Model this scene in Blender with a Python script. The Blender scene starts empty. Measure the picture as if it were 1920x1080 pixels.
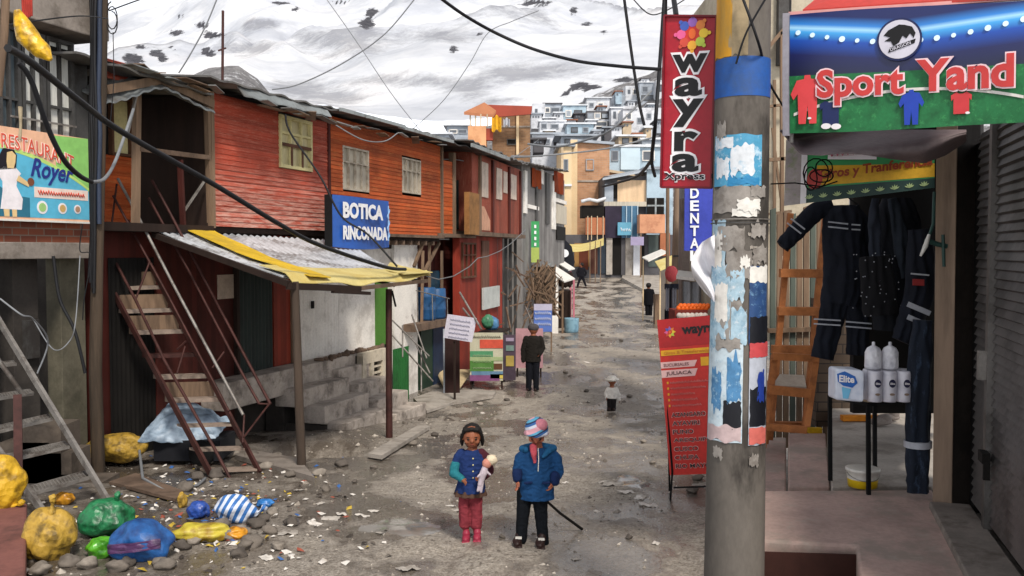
import bpy, bmesh, math, random
from mathutils import Vector, Matrix, noise as mnoise
random.seed(7)
V = Vector
sc = bpy.context.scene
COL = sc.collection
F, CZ, PITCH = 1700.0, 2.6, math.atan(70/1700)
cp, sp = math.cos(PITCH), math.sin(PITCH)
# ------------------------------------------------------------------ view helpers: pixel of the photo + distance -> point
def ray(px, py):
    a, b = (px-960)/F, (540-py)/F
    d = V((a, cp+b*sp, -sp+b*cp))
    return d/d.y
def P(px, py, D):
    d = ray(px, py)
    return V((d.x*D, D, CZ+d.z*D))
GP = [(-20,.3),(4,.08),(8,0),(12,-.33),(16,-.65),(20,-.95),(23,-.95),(33,-.85),(45,-.6),(63,.1),(80,.7),(90,1.2),(120,3.5)]
def g0(y):
    for (a,za),(b,zb) in zip(GP, GP[1:]):
        if y <= b:
            t = max(0,(y-a)/(b-a)); return za+(zb-za)*t
    return GP[-1][1]
def gz(x, y):
    z = .25*g0(y-1)+.5*g0(y)+.25*g0(y+1)
    # ditch beside the steps
    q = ((x+3.1)/.75)**2+((y-14.0)/.8)**2
    z -= .35*math.exp(-q*q)
    if y < 60:
        z += .05*mnoise.noise(V((x*.5,y*.35,3)))+.03*mnoise.noise(V((x*1.7,y*1.3,7)))+.016*(1-2*abs(mnoise.noise(V((x*3.1,y*2.4,17)))))
        c=x-(.2+.085*max(0,y-9)); z -= .05*(math.exp(-((c-.55)/.22)**2)+math.exp(-((c+.75)/.22)**2))*(.5+.9*mnoise.noise(V((1,y*.25,5))))
    # left-hand verge a little heaped
    return z
def G(px, py):
    D = 4.0; d = ray(px, py)
    while D < 130:
        p = V((d.x*D, D, CZ+d.z*D))
        if p.z <= gz(p.x, p.y): return V((p.x,p.y,gz(p.x,p.y)))
        D += .02+D*.0008
    return p
def Gd(px, D):
    x=(px-960)/F*D; return V((x,D,gz(x,D)))
class Fr:
    """vertical plane through two plan points; u runs along it, n points out of it to the left-hand normal side given"""
    def __init__(s, A, B, side=1):
        s.A = V((A[0],A[1],0)); d = V((B[0]-A[0],B[1]-A[1],0)); s.L = d.length; s.u = d.normalized()
        s.n = V((s.u.y,-s.u.x,0))*side
        s.ang = math.atan2(s.u.y,s.u.x)
    def pt(s, u, n, z): return s.A+s.u*u+s.n*n+V((0,0,z))
    def uz(s, px, py, off=0):
        d = ray(px,py); o = V((0,0,CZ)); a = s.A+s.n*off
        t = (a-o).dot(s.n)/d.dot(s.n)
        p = o+d*t; return (p-a).dot(s.u), p.z
    def U(s, px, off=0): return s.uz(px,470,off)[0]
    def rect(s, x0, y0, x1, y1, off=0):
        m = (x0+x1)/2
        return s.U(x0,off), s.U(x1,off), s.uz(m,max(y0,y1),off)[1], s.uz(m,min(y0,y1),off)[1]
# ------------------------------------------------------------------ mesh builder
class MB:
    def __init__(s): s.v=[]; s.f=[]; s.m=[]; s.cur=0; s.smooth=False; s.sm=[]
    def add(s, vs, fs):
        b=len(s.v); s.v += [V(p) for p in vs]
        for f in fs: s.f.append([b+i for i in f]); s.m.append(s.cur); s.sm.append(s.smooth)
        return s
    def mat(s,i): s.cur=i; return s
    def quad(s,a,b,c,d): return s.add([a,b,c,d],[[0,1,2,3]])
    def hexa(s, p): # 8 points: bottom ring 4, top ring 4
        return s.add(p,[[3,2,1,0],[4,5,6,7],[0,1,5,4],[1,2,6,5],[2,3,7,6],[3,0,4,7]])
    def box(s, x0,x1,y0,y1,z0,z1): return s.hexa([(x0,y0,z0),(x1,y0,z0),(x1,y1,z0),(x0,y1,z0),(x0,y0,z1),(x1,y0,z1),(x1,y1,z1),(x0,y1,z1)])
    def fbox(s, fr, u0,u1,n0,n1,z0,z1):
        return s.hexa([fr.pt(a,b,c) for c in (z0,z1) for a,b in ((u0,n0),(u1,n0),(u1,n1),(u0,n1))])
    def bar(s, a, b, w=.04, h=None, up=V((0,0,1))):
        a=V(a); b=V(b); h=h or w; d=(b-a).normalized(); up=V(up)
        if abs(d.dot(up))>.98: up=V((0,1,0))
        x=d.cross(up).normalized()*w/2; y=x.cross(d).normalized()*h/2
        return s.hexa([a-x-y,a+x-y,a+x+y,a-x+y,b-x-y,b+x-y,b+x+y,b-x+y])
    def tube(s, pts, r, n=8, cap=True):
        pts=[V(p) for p in pts]; rs=r if isinstance(r,(list,tuple)) else [r]*len(pts)
        o=s.smooth; s.smooth=True; vs=[]; fs=[]; px=None
        for i,p in enumerate(pts):
            d=(pts[min(i+1,len(pts)-1)]-pts[max(i-1,0)]).normalized()
            if px is None:
                px=d.cross(V((0,0,1)) if abs(d.z)<.9 else V((1,0,0))).normalized()
            px=(px-d*px.dot(d)).normalized(); py=d.cross(px)
            vs += [p+(px*math.cos(t)+py*math.sin(t))*rs[i] for t in [2*math.pi*k/n for k in range(n)]]
        for i in range(len(pts)-1):
            for k in range(n):
                fs.append([i*n+k,i*n+(k+1)%n,(i+1)*n+(k+1)%n,(i+1)*n+k])
        s.add(vs,fs)
        s.smooth=False
        if cap:
            m=len(pts)-1; s.add(vs[:n],[list(range(n))[::-1]]); s.add(vs[m*n:],[list(range(n))])
        s.smooth=o; return s
    def ell(s, c, r, rot=None, nu=14, nv=9, nz=0, nf=3, seed=0):
        c=V(c); r=V(r) if not isinstance(r,(int,float)) else V((r,r,r)); o=s.smooth; s.smooth=True
        vs=[];fs=[]
        for j in range(nv+1):
            t=math.pi*j/nv
            for i in range(nu):
                a=2*math.pi*i/nu
                q=V((math.sin(t)*math.cos(a),math.sin(t)*math.sin(a),math.cos(t)))
                k=1+(nz*mnoise.noise(q*nf+V((seed*3.1,seed*1.7,0))) if nz else 0)
                q=V((q.x*r.x,q.y*r.y,q.z*r.z))*k
                if rot: q=rot@q
                vs.append(c+q)
        for j in range(nv):
            for i in range(nu): fs.append([j*nu+i,(j+1)*nu+i,(j+1)*nu+(i+1)%nu,j*nu+(i+1)%nu])
        s.add(vs,fs); s.smooth=o; return s
    def limb(s, pts, rs, n=10):
        for i in range(len(pts)-1):
            a,b=V(pts[i]),V(pts[i+1])
            s.tube([a,b],[rs[i],rs[i+1]],n)
        for p,r in zip(pts,rs): s.ell(p,r,nu=10,nv=7)
        return s
    def lathe(s, c, prof, n=20, axis=V((0,0,1))):
        c=V(c); o=s.smooth; s.smooth=True; vs=[];fs=[]
        ax=axis.normalized(); x=ax.cross(V((0,1,0)) if abs(ax.y)<.9 else V((1,0,0))).normalized(); y=ax.cross(x)
        for r,z in prof:
            vs += [c+ax*z+(x*math.cos(2*math.pi*k/n)+y*math.sin(2*math.pi*k/n))*r for k in range(n)]
        for i in range(len(prof)-1):
            for k in range(n): fs.append([i*n+k,i*n+(k+1)%n,(i+1)*n+(k+1)%n,(i+1)*n+k])
        s.add(vs,fs); s.smooth=o; return s
    def grid(s, fn, nu, nv, smooth=True, thick=0):
        o=s.smooth; s.smooth=smooth; vs=[V(fn(i/nu,j/nv)) for j in range(nv+1) for i in range(nu+1)]
        w=nu+1; fs=[[j*w+i,j*w+i+1,(j+1)*w+i+1,(j+1)*w+i] for j in range(nv) for i in range(nu)]
        s.add(vs,fs)
        if thick:
            t=V((0,0,-thick)) if isinstance(thick,(int,float)) else V(thick)
            s.add([p+t for p in vs],[f[::-1] for f in fs])
            ring=[i for i in range(nu+1)]+[j*w+nu for j in range(1,nv+1)]+[nv*w+i for i in range(nu-1,-1,-1)]+[j*w for j in range(nv-1,0,-1)]
            s.smooth=False
            for a,b in zip(ring,ring[1:]+ring[:1]): s.add([vs[a],vs[a]+t,vs[b]+t,vs[b]],[[0,1,2,3]])
        s.smooth=o; return s
    def prism(s, pts, ext):
        pts=[V(p) for p in pts]; e=V(ext); n=len(pts)
        s.add(pts+[p+e for p in pts],[list(range(n))[::-1],[n+i for i in range(n)]]+[[i,(i+1)%n,n+(i+1)%n,n+i] for i in range(n)])
        return s
    def disc(s, c, r, u, v, ext, n=28, ry=None, a0=0):
        ry = ry or r
        return s.prism([V(c)+V(u)*r*math.cos(a0+2*math.pi*k/n)+V(v)*ry*math.sin(a0+2*math.pi*k/n) for k in range(n)],ext)
    def build(s, name, mats, parent=None, remesh=0, bevel=0, smooth_it=0, subsurf=0, disp=None):
        if not isinstance(mats,(list,tuple)): mats=[mats]
        me=bpy.data.meshes.new(name)
        xs=[p.x for p in s.v]; ys=[p.y for p in s.v]; zs=[p.z for p in s.v]
        c=V(((min(xs)+max(xs))/2,(min(ys)+max(ys))/2,min(zs)))
        me.from_pydata([p-c for p in s.v],[],s.f)
        for m in mats: me.materials.append(m)
        me.polygons.foreach_set('material_index',s.m); me.polygons.foreach_set('use_smooth',s.sm)
        me.update()
        ob=bpy.data.objects.new(name,me)
        if remesh or bevel or subsurf or smooth_it:
            COL.objects.link(ob)
            if remesh:
                bm=bmesh.new(); bm.from_mesh(me); bmesh.ops.recalc_face_normals(bm,faces=bm.faces) ; bm.to_mesh(me); bm.free()
                md=ob.modifiers.new('r','REMESH'); md.mode='VOXEL'; md.voxel_size=remesh; md.use_smooth_shade=True
            if smooth_it:
                md=ob.modifiers.new('s','SMOOTH'); md.iterations=smooth_it; md.factor=.5
            if bevel:
                md=ob.modifiers.new('b','BEVEL'); md.width=bevel; md.segments=2; md.limit_method='ANGLE'
            if subsurf:
                md=ob.modifiers.new('u','SUBSURF'); md.levels=subsurf; md.render_levels=subsurf
            dg=bpy.context.evaluated_depsgraph_get(); ev=ob.evaluated_get(dg)
            nm=bpy.data.meshes.new_from_object(ev,depsgraph=dg)
            ob.modifiers.clear(); ob.data=nm
            if not nm.materials:
                for m in mats: nm.materials.append(m)
            if disp:
                for vv in nm.vertices: vv.co=disp(vv.co+c)-c
        else:
            COL.objects.link(ob)
        ob.location=c
        if parent:
            ob.parent=parent; ob.location=c-worldloc(parent)
        return ob
def worldloc(o):
    p=o.location.copy()
    while o.parent: o=o.parent; p+=o.location
    return p
def tag(o, label=None, cat=None, group=None, kind=None):
    if label: o['label']=label
    if cat: o['category']=cat
    if group: o['group']=group
    if kind: o['kind']=kind
    return o
def thing(name, loc, label, cat, group=None):
    o=bpy.data.objects.new(name,None); o.empty_display_size=.2; COL.objects.link(o); o.location=V(loc)
    return tag(o,label,cat,group)
def copy_thing(src, loc, label, rz=0, sc_=1.0):
    r=src.copy(); COL.objects.link(r); r.location=V(loc); r.rotation_euler=(0,0,rz); r.scale=(sc_,sc_,sc_); r['label']=label
    for ch in list(src.children):
        c=ch.copy(); COL.objects.link(c); c.parent=r
        for g2 in list(ch.children):
            d=g2.copy(); COL.objects.link(d); d.parent=c
    return r
def text(s, o, u, v, w, h, mat, parent, name='lettering', off=0.0, shear=0, ext=.003, spacing=1.0, bow=None):
    """lettering fitted to a w x h box whose lower left corner is o; u right, v up"""
    cu=bpy.data.curves.new('t','FONT'); cu.body=s; cu.offset=off; cu.shear=shear; cu.extrude=.02; cu.resolution_u=3; cu.space_character=spacing
    cu.align_x='LEFT'
    ob=bpy.data.objects.new('t',cu); COL.objects.link(ob)
    dg=bpy.context.evaluated_depsgraph_get(); me=bpy.data.meshes.new_from_object(ob.evaluated_get(dg),depsgraph=dg)
    bpy.data.objects.remove(ob); bpy.data.curves.remove(cu)
    xs=[p.co.x for p in me.vertices]; ys=[p.co.y for p in me.vertices]
    x0,x1,y0,y1=min(xs),max(xs),min(ys),max(ys); u=V(u).normalized(); v=V(v).normalized(); n=u.cross(v)
    mb=MB()
    vs=[]
    for p in me.vertices:
        fx=(p.co.x-x0)/(x1-x0); fy=(p.co.y-y0)/(y1-y0)
        q=V(o)+u*fx*w+v*(fy*h+(bow(fx) if bow else 0))+n*(ext*(1 if p.co.z>0 else 0))
        vs.append(q)
    mb.add(vs,[list(f.vertices) for f in me.polygons]); bpy.data.meshes.remove(me)
    return mb.build(name,mat,parent)
# ------------------------------------------------------------------ materials
MATS={}
def rgb(h):
    if isinstance(h,str):
        h=h.lstrip('#'); c=[int(h[i:i+2],16)/255 for i in (0,2,4)]
        return tuple((x/12.92 if x<=.04045 else ((x+.055)/1.055)**2.4) for x in c)
    return h
class NT:
    def __init__(s,name):
        s.m=bpy.data.materials.new(name); s.m.use_nodes=True; s.t=s.m.node_tree; s.b=s.t.nodes['Principled BSDF']
    def n(s,ty,**k):
        x=s.t.nodes.new(ty)
        for a,b in k.items():
            if a.startswith('i_'):
                key=a[2:].replace('_',' '); x.inputs[key].default_value=b
            else: setattr(x,a,b)
        return x
    def l(s,a,b): s.t.links.new(a,b)
    def pos(s,scale=(1,1,1),rot=0):
        g=s.n('ShaderNodeNewGeometry'); mp=s.n('ShaderNodeMapping'); 
        mp.inputs['Rotation'].default_value=(0,0,-rot)
        s.l(g.outputs['Position'],mp.inputs['Vector'])
        mp2=s.n('ShaderNodeMapping'); mp2.inputs['Scale'].default_value=scale; s.l(mp.outputs[0],mp2.inputs['Vector'])
        return mp2.outputs[0]
    def noise(s,vec,scale,detail=4,rough=.6):
        x=s.n('ShaderNodeTexNoise'); x.inputs['Scale'].default_value=scale; x.inputs['Detail'].default_value=detail; x.inputs['Roughness'].default_value=rough
        s.l(vec,x.inputs['Vector']); return x.outputs['Fac']
    def ramp(s,fac,stops):
        r=s.n('ShaderNodeValToRGB'); e=r.color_ramp.elements
        while len(e)<len(stops): e.new(.5)
        for i,(p,c) in enumerate(stops):
            e[i].position=p; c=rgb(c) if not isinstance(c,(int,float)) else (c,c,c); e[i].color=(*c[:3],1)
        s.l(fac,r.inputs['Fac']); return r.outputs['Color']
    def mix(s,fac,a,b,mode='MIX'):
        x=s.n('ShaderNodeMix'); x.data_type='RGBA'; x.blend_type=mode
        for val,i in ((fac,0),(a,6),(b,7)):
            if hasattr(val,'is_linked') or hasattr(val,'links'): s.l(val,x.inputs[i])
            else: x.inputs[i].default_value = val if i==0 else (*rgb(val)[:3],1)
        return x.outputs[2]
    def bump(s,h,strength=.4,dist=.02):
        b=s.n('ShaderNodeBump'); b.inputs['Strength'].default_value=strength; b.inputs['Distance'].default_value=dist
        s.l(h,b.inputs['Height']); s.lastbump=b; s.l(b.outputs[0],s.b.inputs['Normal'])
def mat(name, col, rough=.8, var=.35, scale=3, bump=.15, metal=0, dirt=None, dirt_amt=.5, stretch=(1,1,1), rot=0, fine=25, bdist=.01, spec=.3, trans=0, tint=None):
    """general weathered surface: base colour, broad variation, fine grain, streaks of dirt"""
    if name in MATS: return MATS[name]
    N=NT(name); c=rgb(col)
    p=N.pos(stretch,rot)
    n1=N.noise(p,scale,5); n2=N.noise(p,fine,3,.7)
    dk=tuple(x*(1-var) for x in c); lt=tuple(min(1,x*(1+var*.6)) for x in c)
    base=N.ramp(n1,[(.3,dk),(.5,c),(.72,lt)])
    f2=N.ramp(n2,[(.35,.72),(.6,1.0)])
    base=N.mix(.5 if var>.05 else .15,base,f2,'MULTIPLY')
    if dirt:
        n3=N.noise(p,scale*.6+.3,6,.7); m=N.ramp(n3,[(.5,0.0),(.62,dirt_amt)])
        base=N.mix(m,base,dirt)
    if tint: 
        n4=N.noise(p,scale*2.3,5,.75); m=N.ramp(n4,[(.55,0.0),(.68,.7)]); base=N.mix(m,base,tint)
    N.l(base,N.b.inputs['Base Color']); N.b.inputs['Roughness'].default_value=rough; N.b.inputs['Metallic'].default_value=metal
    N.b.inputs['Specular IOR Level'].default_value=spec
    if bump: N.bump(N.mix(.5,n1,n2),bump,bdist)
    MATS[name]=N.m; return N.m
def boards(name, col, h=.09, rot=0, fade='#c08a70', fade_amt=.6, dark='#3a1208', axis='z', low=None, var=.3):
    """painted boards: a tone per board, worn streaks along the grain"""
    if name in MATS: return MATS[name]
    N=NT(name); c=rgb(col)
    p=N.pos((1,1,1),rot); sx=N.n('ShaderNodeSeparateXYZ'); N.l(p,sx.inputs[0])
    ax={'z':2,'x':0}[axis]
    dv=N.n('ShaderNodeMath',operation='DIVIDE'); N.l(sx.outputs[ax],dv.inputs[0]); dv.inputs[1].default_value=h
    fl=N.n('ShaderNodeMath',operation='FLOOR'); N.l(dv.outputs[0],fl.inputs[0])
    wn=N.n('ShaderNodeTexWhiteNoise',noise_dimensions='1D'); N.l(fl.outputs[0],wn.inputs['W'])
    grain=N.pos((1.2,1.2,14) if axis=='z' else (14,14,1.2),rot)
    n1=N.noise(grain,2.2,6,.75); n2=N.noise(p,.9,4); n3=N.noise(grain,9,4,.8)
    tone=N.ramp(wn.outputs['Value'],[(0,tuple(x*(1-var) for x in c)),(1,tuple(min(1,x*(1+var)) for x in c))])
    tone=N.mix(N.ramp(n2,[(.35,0.0),(.7,.55)]),tone,dark)
    wear=N.mix(.5,N.ramp(n1,[(.52,0.0),(.72,1.0)]),N.ramp(n3,[(.5,0.0),(.75,1.0)]),'MIX')
    wf=N.n('ShaderNodeMath',operation='MULTIPLY'); N.l(wear,wf.inputs[0]); wf.inputs[1].default_value=fade_amt
    tone=N.mix(wf.outputs[0],tone,fade)
    if low:
        z0,z1,cc=low
        mr=N.n('ShaderNodeMapRange'); N.l(sx.outputs[2],mr.inputs[0]); mr.inputs[1].default_value=z1; mr.inputs[2].default_value=z0
        mm=N.n('ShaderNodeMath',operation='MULTIPLY'); N.l(mr.outputs[0],mm.inputs[0]); N.l(N.ramp(n1,[(.4,0.0),(.6,.9)]),mm.inputs[1])
        tone=N.mix(mm.outputs[0],tone,cc)
    N.l(tone,N.b.inputs['Base Color']); N.b.inputs['Roughness'].default_value=.75; N.b.inputs['Specular IOR Level'].default_value=.25
    N.bump(N.mix(.5,n1,n3),.25,.01)
    MATS[name]=N.m; return N.m
def bricks(name, c1, c2, mortar, rot=0, bw=.24, bh=.09):
    if name in MATS: return MATS[name]
    N=NT(name); p=N.pos((1,1,1),rot); s=N.n('ShaderNodeSeparateXYZ'); N.l(p,s.inputs[0]); c=N.n('ShaderNodeCombineXYZ')
    ad=N.n('ShaderNodeMath',operation='ADD'); N.l(s.outputs[0],ad.inputs[0]); N.l(s.outputs[1],ad.inputs[1])
    N.l(ad.outputs[0],c.inputs[0]); N.l(s.outputs[2],c.inputs[1])
    b=N.n('ShaderNodeTexBrick'); N.l(c.outputs[0],b.inputs['Vector']); b.inputs['Scale'].default_value=1
    b.inputs['Brick Width'].default_value=bw; b.inputs['Row Height'].default_value=bh; b.inputs['Mortar Size'].default_value=.008
    b.inputs['Color1'].default_value=(*rgb(c1),1); b.inputs['Color2'].default_value=(*rgb(c2),1); b.inputs['Mortar'].default_value=(*rgb(mortar),1)
    n=N.noise(p,1.5,5); base=N.mix(.7,b.outputs[0],N.ramp(n,[(.3,.55),(.7,1.0)]),'MULTIPLY')
    N.l(base,N.b.inputs['Base Color']); N.b.inputs['Roughness'].default_value=.9; N.bump(b.outputs['Fac'],-.4,.01)
    MATS[name]=N.m; return N.m
def glass(name, col='#556066', rough=.15):
    if name in MATS: return MATS[name]
    N=NT(name); n=N.noise(N.pos(),2.5,3); N.l(N.ramp(n,[(.35,tuple(x*.6 for x in rgb(col))),(.7,rgb(col))]),N.b.inputs['Base Color'])
    N.b.inputs['Roughness'].default_value=rough; N.b.inputs['Specular IOR Level'].default_value=.6
    MATS[name]=N.m; return N.m
def plastic(name, col, col2=None, scale=9, rough=.38, trans=.0, bump=.7):
    if name in MATS: return MATS[name]
    N=NT(name); p=N.pos(); n=N.noise(p,scale,4,.55)
    v=N.n('ShaderNodeTexVoronoi'); v.feature='DISTANCE_TO_EDGE' if False else 'F1'; v.inputs['Scale'].default_value=scale*1.6; N.l(p,v.inputs['Vector'])
    c=rgb(col); c2=rgb(col2) if col2 else tuple(x*.65 for x in c)
    N.l(N.ramp(n,[(.35,c2),(.55,c)]),N.b.inputs['Base Color'])
    N.b.inputs['Roughness'].default_value=rough; N.bump(N.mix(.5,n,v.outputs['Distance']),bump,.03)
    MATS[name]=N.m; return N.m
M={}
LA=math.atan2(8.7,2.9)   # heading of the left-hand house row
M['conc']=mat('concrete','#837a72',.9,.3,2.5,.3,dirt='#4a4038',dirt_amt=.6)
M['conc_pale']=mat('pale_concrete','#a39b92',.9,.25,2,.3,dirt='#5d534a',dirt_amt=.5)
M['conc_step']=mat('step_concrete','#b3a89e',.92,.35,3,.35,dirt='#453b34',dirt_amt=.6)
M['conc_dark']=mat('dark_concrete','#3c3733',.9,.4,2,.3,dirt='#1f1c1a')
M['pink']=mat('pink_painted_concrete','#b59a90',.8,.22,2.2,.25,dirt='#93867c',dirt_amt=.85,tint='#a89b90')
M['redblock']=mat('red_painted_concrete','#774c45',.8,.3,2.2,.25,dirt='#4c3430',dirt_amt=.7)
M['shade_black']=mat('unlit_black','#14110f',.95,.4,2,.1)  # near-black: darkness of unlit recesses painted in, also small black fittings
M['darkwood']=mat('dark_wood','#2a1d17',.9,.4,3,.2,stretch=(1,1,.15))
M['wood']=mat('weathered_wood','#77614e',.85,.35,5,.35,stretch=(1,1,.12),dirt='#3d3028')
M['wood_h']=mat('weathered_wood_beam','#6b584a',.85,.35,4,.3,dirt='#3d3028')
M['newwood']=mat('orange_wood','#a8683a',.7,.3,6,.2,dirt='#6a3d20')
M['tin']=mat('weathered_tin','#8f9494',.45,.3,1.6,.1,metal=.35,dirt='#5a524c',dirt_amt=.7,spec=.5)
M['tin_dark']=mat('dark_tin','#4c4b4a',.55,.35,2,.1,metal=.3,dirt='#2c2623',dirt_amt=.7)
M['roof']=mat('roof_sheet','#6a6866',.6,.35,1.2,.2,metal=.2,dirt='#3b3531',dirt_amt=.8)
M['white_wall']=mat('white_plaster','#e6e1da',.85,.12,1.8,.15,dirt='#8f857b',dirt_amt=.45)
M['red_wall']=boards('red_dark_boards','#4e1d16',.12,LA,fade='#5d3a30',fade_amt=.4,dark='#160806',axis='x')
M['red_panel']=boards('red_upright_boards','#84301e',.1,LA,fade='#a06048',fade_amt=.4,dark='#40140c',axis='x')
M['clap_red']=boards('red_clapboard','#a84430',.085,LA,fade='#cf9480',fade_amt=.8,dark='#6e2a1c',low=(2.95,4.1,'#c4a294'))
M['clap_orange']=boards('orange_clapboard','#b04e22',.085,LA,fade='#d99a5c',fade_amt=.6,dark='#642410')
M['iron_red']=mat('rusty_red_iron','#472a26',.6,.35,6,.15,metal=.3,dirt='#2e1b18',dirt_amt=.7)
M['iron_gray']=mat('galvanised_iron','#8a8580',.5,.3,5,.15,metal=.4,dirt='#4c423b',dirt_amt=.7)
M['cable']=mat('black_cable','#17171a',.6,.2,3,0)
M['cable_gray']=mat('grey_cable','#77797c',.6,.2,3,0)
M['dark_metal']=mat('dark_green_metal','#2b3431',.55,.35,2,.1,metal=.2,stretch=(1,1,.2),dirt='#1a1c1b')
M['green_metal']=mat('green_sheet_metal','#1e5c28',.6,.3,2,.15,dirt='#1a3a20')
M['green_door']=mat('grass_green_door','#4b7a2c',.7,.25,2,.1)
M['black']=mat('flat_black','#0b0b0c',.9,.2,3,0)
M['cream']=mat('cream_paint','#c8bd8c',.8,.15,3,.1,dirt='#8f7c50',dirt_amt=.3)
M['curtain']=mat('pale_curtain','#b9b0a0',.9,.25,4,.1,stretch=(2,2,.2))
M['frame']=mat('window_frame','#5a3b2a',.8,.3,4,.1)
M['glass']=glass('window_glass')
M['white']=mat('white_paint','#d8d4cd',.6,.1,3,.05)
M['yellow_tarp']=mat('yellow_tarp','#cbbb7a',.6,.15,2,.2,dirt='#b89c48',dirt_amt=.5,bdist=.02)
def scribble(o,u,v,w,h,m,parent,n=None,r=None):
    """one continuous zigzag stroke: a line of writing too small to read in the photo"""
    u=V(u).normalized(); v=V(v).normalized(); nn=u.cross(v); n=n or max(6,int(w/h*1.6)); rr_=random.Random(int(w*1e4)+int(V(o).x*1e3)); pts=[]
    for k in range(2*n):
        pts.append(V(o)+nn*.002+u*(w*k/(2*n-1))+v*(h*(rr_.uniform(0,.15) if k%2 else rr_.uniform(.6,1))))
    return MB().tube(pts,r or h*.13,4).build('lettering',m,parent)
M['yellow_sheet']=mat('yellow_sheet','#c9a018',.45,.2,3,.15)
# ================================================================== SETTING
def ground():
    xs=[]; x=-45.0
    while x<60:
        xs.append(x); x += .12 if -9<x<7 else (.35 if -14<x<14 else 1.5)
    ys=[]; y=-6.0
    while y<112:
        ys.append(y); y += .12 if 5<y<22 else (.3 if y<50 else 1.0)
    mb=MB(); mb.smooth=True; w=len(xs)
    vs=[V((x,y,gz(x,y)-( .0))) for y in ys for x in xs]
    mb.add(vs,[[j*w+i,j*w+i+1,(j+1)*w+i+1,(j+1)*w+i] for j in range(len(ys)-1) for i in range(w-1)])
    N=NT('muddy_road'); p=N.pos()
    a=N.noise(p,.35,5,.6); b=N.noise(p,1.7,6,.7); c=N.noise(p,9,5,.75); d=N.noise(p,38,3,.7)
    vo=N.n('ShaderNodeTexVoronoi'); vo.inputs['Scale'].default_value=16; N.l(p,vo.inputs['Vector'])
    base=N.ramp(a,[(.36,'#776859'),(.5,'#a89885'),(.64,'#cfbfa8')])
    base=N.mix(.55,base,N.ramp(b,[(.33,'#544b44'),(.47,'#a1968a'),(.62,'#dfd1bd')]))
    base=N.mix(.5,base,N.ramp(c,[(.36,'#3f3832'),(.5,'#a1978c'),(.66,'#e4dbd0')]))
    base=N.mix(.42,base,N.ramp(d,[(.38,'#453e38'),(.62,'#d6ccc0')]))
    pe=N.ramp(vo.outputs['Distance'],[(.14,1.0),(.24,0.0)]); gate=N.ramp(N.noise(p,3.5,3),[(.45,0.0),(.55,.75)])
    mm=N.n('ShaderNodeMath',operation='MULTIPLY'); N.l(pe,mm.inputs[0]); N.l(gate,mm.inputs[1])
    base=N.mix(mm.outputs[0],base,'#b5aca0')
    N.l(base,N.b.inputs['Base Color'])
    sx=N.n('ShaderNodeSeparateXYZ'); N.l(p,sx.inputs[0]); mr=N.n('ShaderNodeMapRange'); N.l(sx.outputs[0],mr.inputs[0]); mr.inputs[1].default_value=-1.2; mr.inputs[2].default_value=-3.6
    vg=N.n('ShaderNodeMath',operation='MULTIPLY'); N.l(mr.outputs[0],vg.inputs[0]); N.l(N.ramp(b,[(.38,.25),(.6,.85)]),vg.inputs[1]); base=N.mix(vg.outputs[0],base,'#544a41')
    wet=N.ramp(N.noise(N.pos((1,.55,1)),.9,5,.6),[(.475,.0),(.56,1.0)]); N.l(N.ramp(wet,[(0,.16),(1,.9)]),N.b.inputs['Roughness']); base2=N.mix(N.ramp(wet,[(0,.72),(1,0.0)]),base,'#39322c'); N.l(base2,N.b.inputs['Base Color']); N.b.inputs['Specular IOR Level'].default_value=.5
    h=N.mix(.5,N.mix(.5,b,c),d); N.bump(h,1.0,.12); N.l(N.ramp(wet,[(0,.12),(1,1.0)]),N.lastbump.inputs['Strength'])
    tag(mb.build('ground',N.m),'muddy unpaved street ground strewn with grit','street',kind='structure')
ground()
def sil(px):
    T=[(-400,150),(200,150),(330,170),(355,140),(400,120),(450,124),(485,146),(520,186),(600,215),(700,255),(800,262),(860,240),(950,228),(1050,205),(1120,180),(1180,160),(1240,125),(1320,95),(1500,60),(1900,40),(2600,40)]
    for (a,ya),(b,yb) in zip(T,T[1:]):
        if px<=b: return ya+(yb-ya)*(px-a)/(b-a)
    return 40
def hill_z(px, D):
    E=(470-sil(px))/1700; t=min(1,max(0,(D-95)/165)); z0=g0(D) if D<120 else 3.5
    r=CZ+E*D
    zz=z0+(r-z0)*(t**.85)
    if D>260: zz=CZ+E*260-(D-260)*.05
    s=(px-960)/1700
    return zz+ (2.2*mnoise.fractal(V((s*D*.05,D*.05,2)),1,2,4)*min(1,t*2))
def hillside():
    mb=MB(); mb.smooth=True
    us=[-500+i*7 for i in range(430)]; Ds=[]; d=96.0
    while d<330: Ds.append(d); d*=1.012
    w=len(us)
    vs=[V(((px-960)/1700*D,D,hill_z(px,D)-.3)) for D in Ds for px in us]
    mb.add(vs,[[j*w+i,j*w+i+1,(j+1)*w+i+1,(j+1)*w+i] for j in range(len(Ds)-1) for i in range(w-1)])
    N=NT('rocky_hillside'); p=N.pos(); a=N.noise(p,.07,6,.7); b=N.noise(p,.4,6,.8)
    base=N.ramp(b,[(.3,'#4a484a'),(.5,'#6c6a6b'),(.7,'#908e8e')])
    base=N.mix(N.ramp(N.mix(.5,a,b),[(.54,0.0),(.6,.85)]),base,'#c9cacf')
    N.l(base,N.b.inputs['Base Color']); N.b.inputs['Roughness'].default_value=.95; N.bump(b,1,.8)
    tag(mb.build('hillside',N.m),'grey rocky slope with snow patches climbing behind the town','hillside',kind='structure')
hillside()
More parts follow.
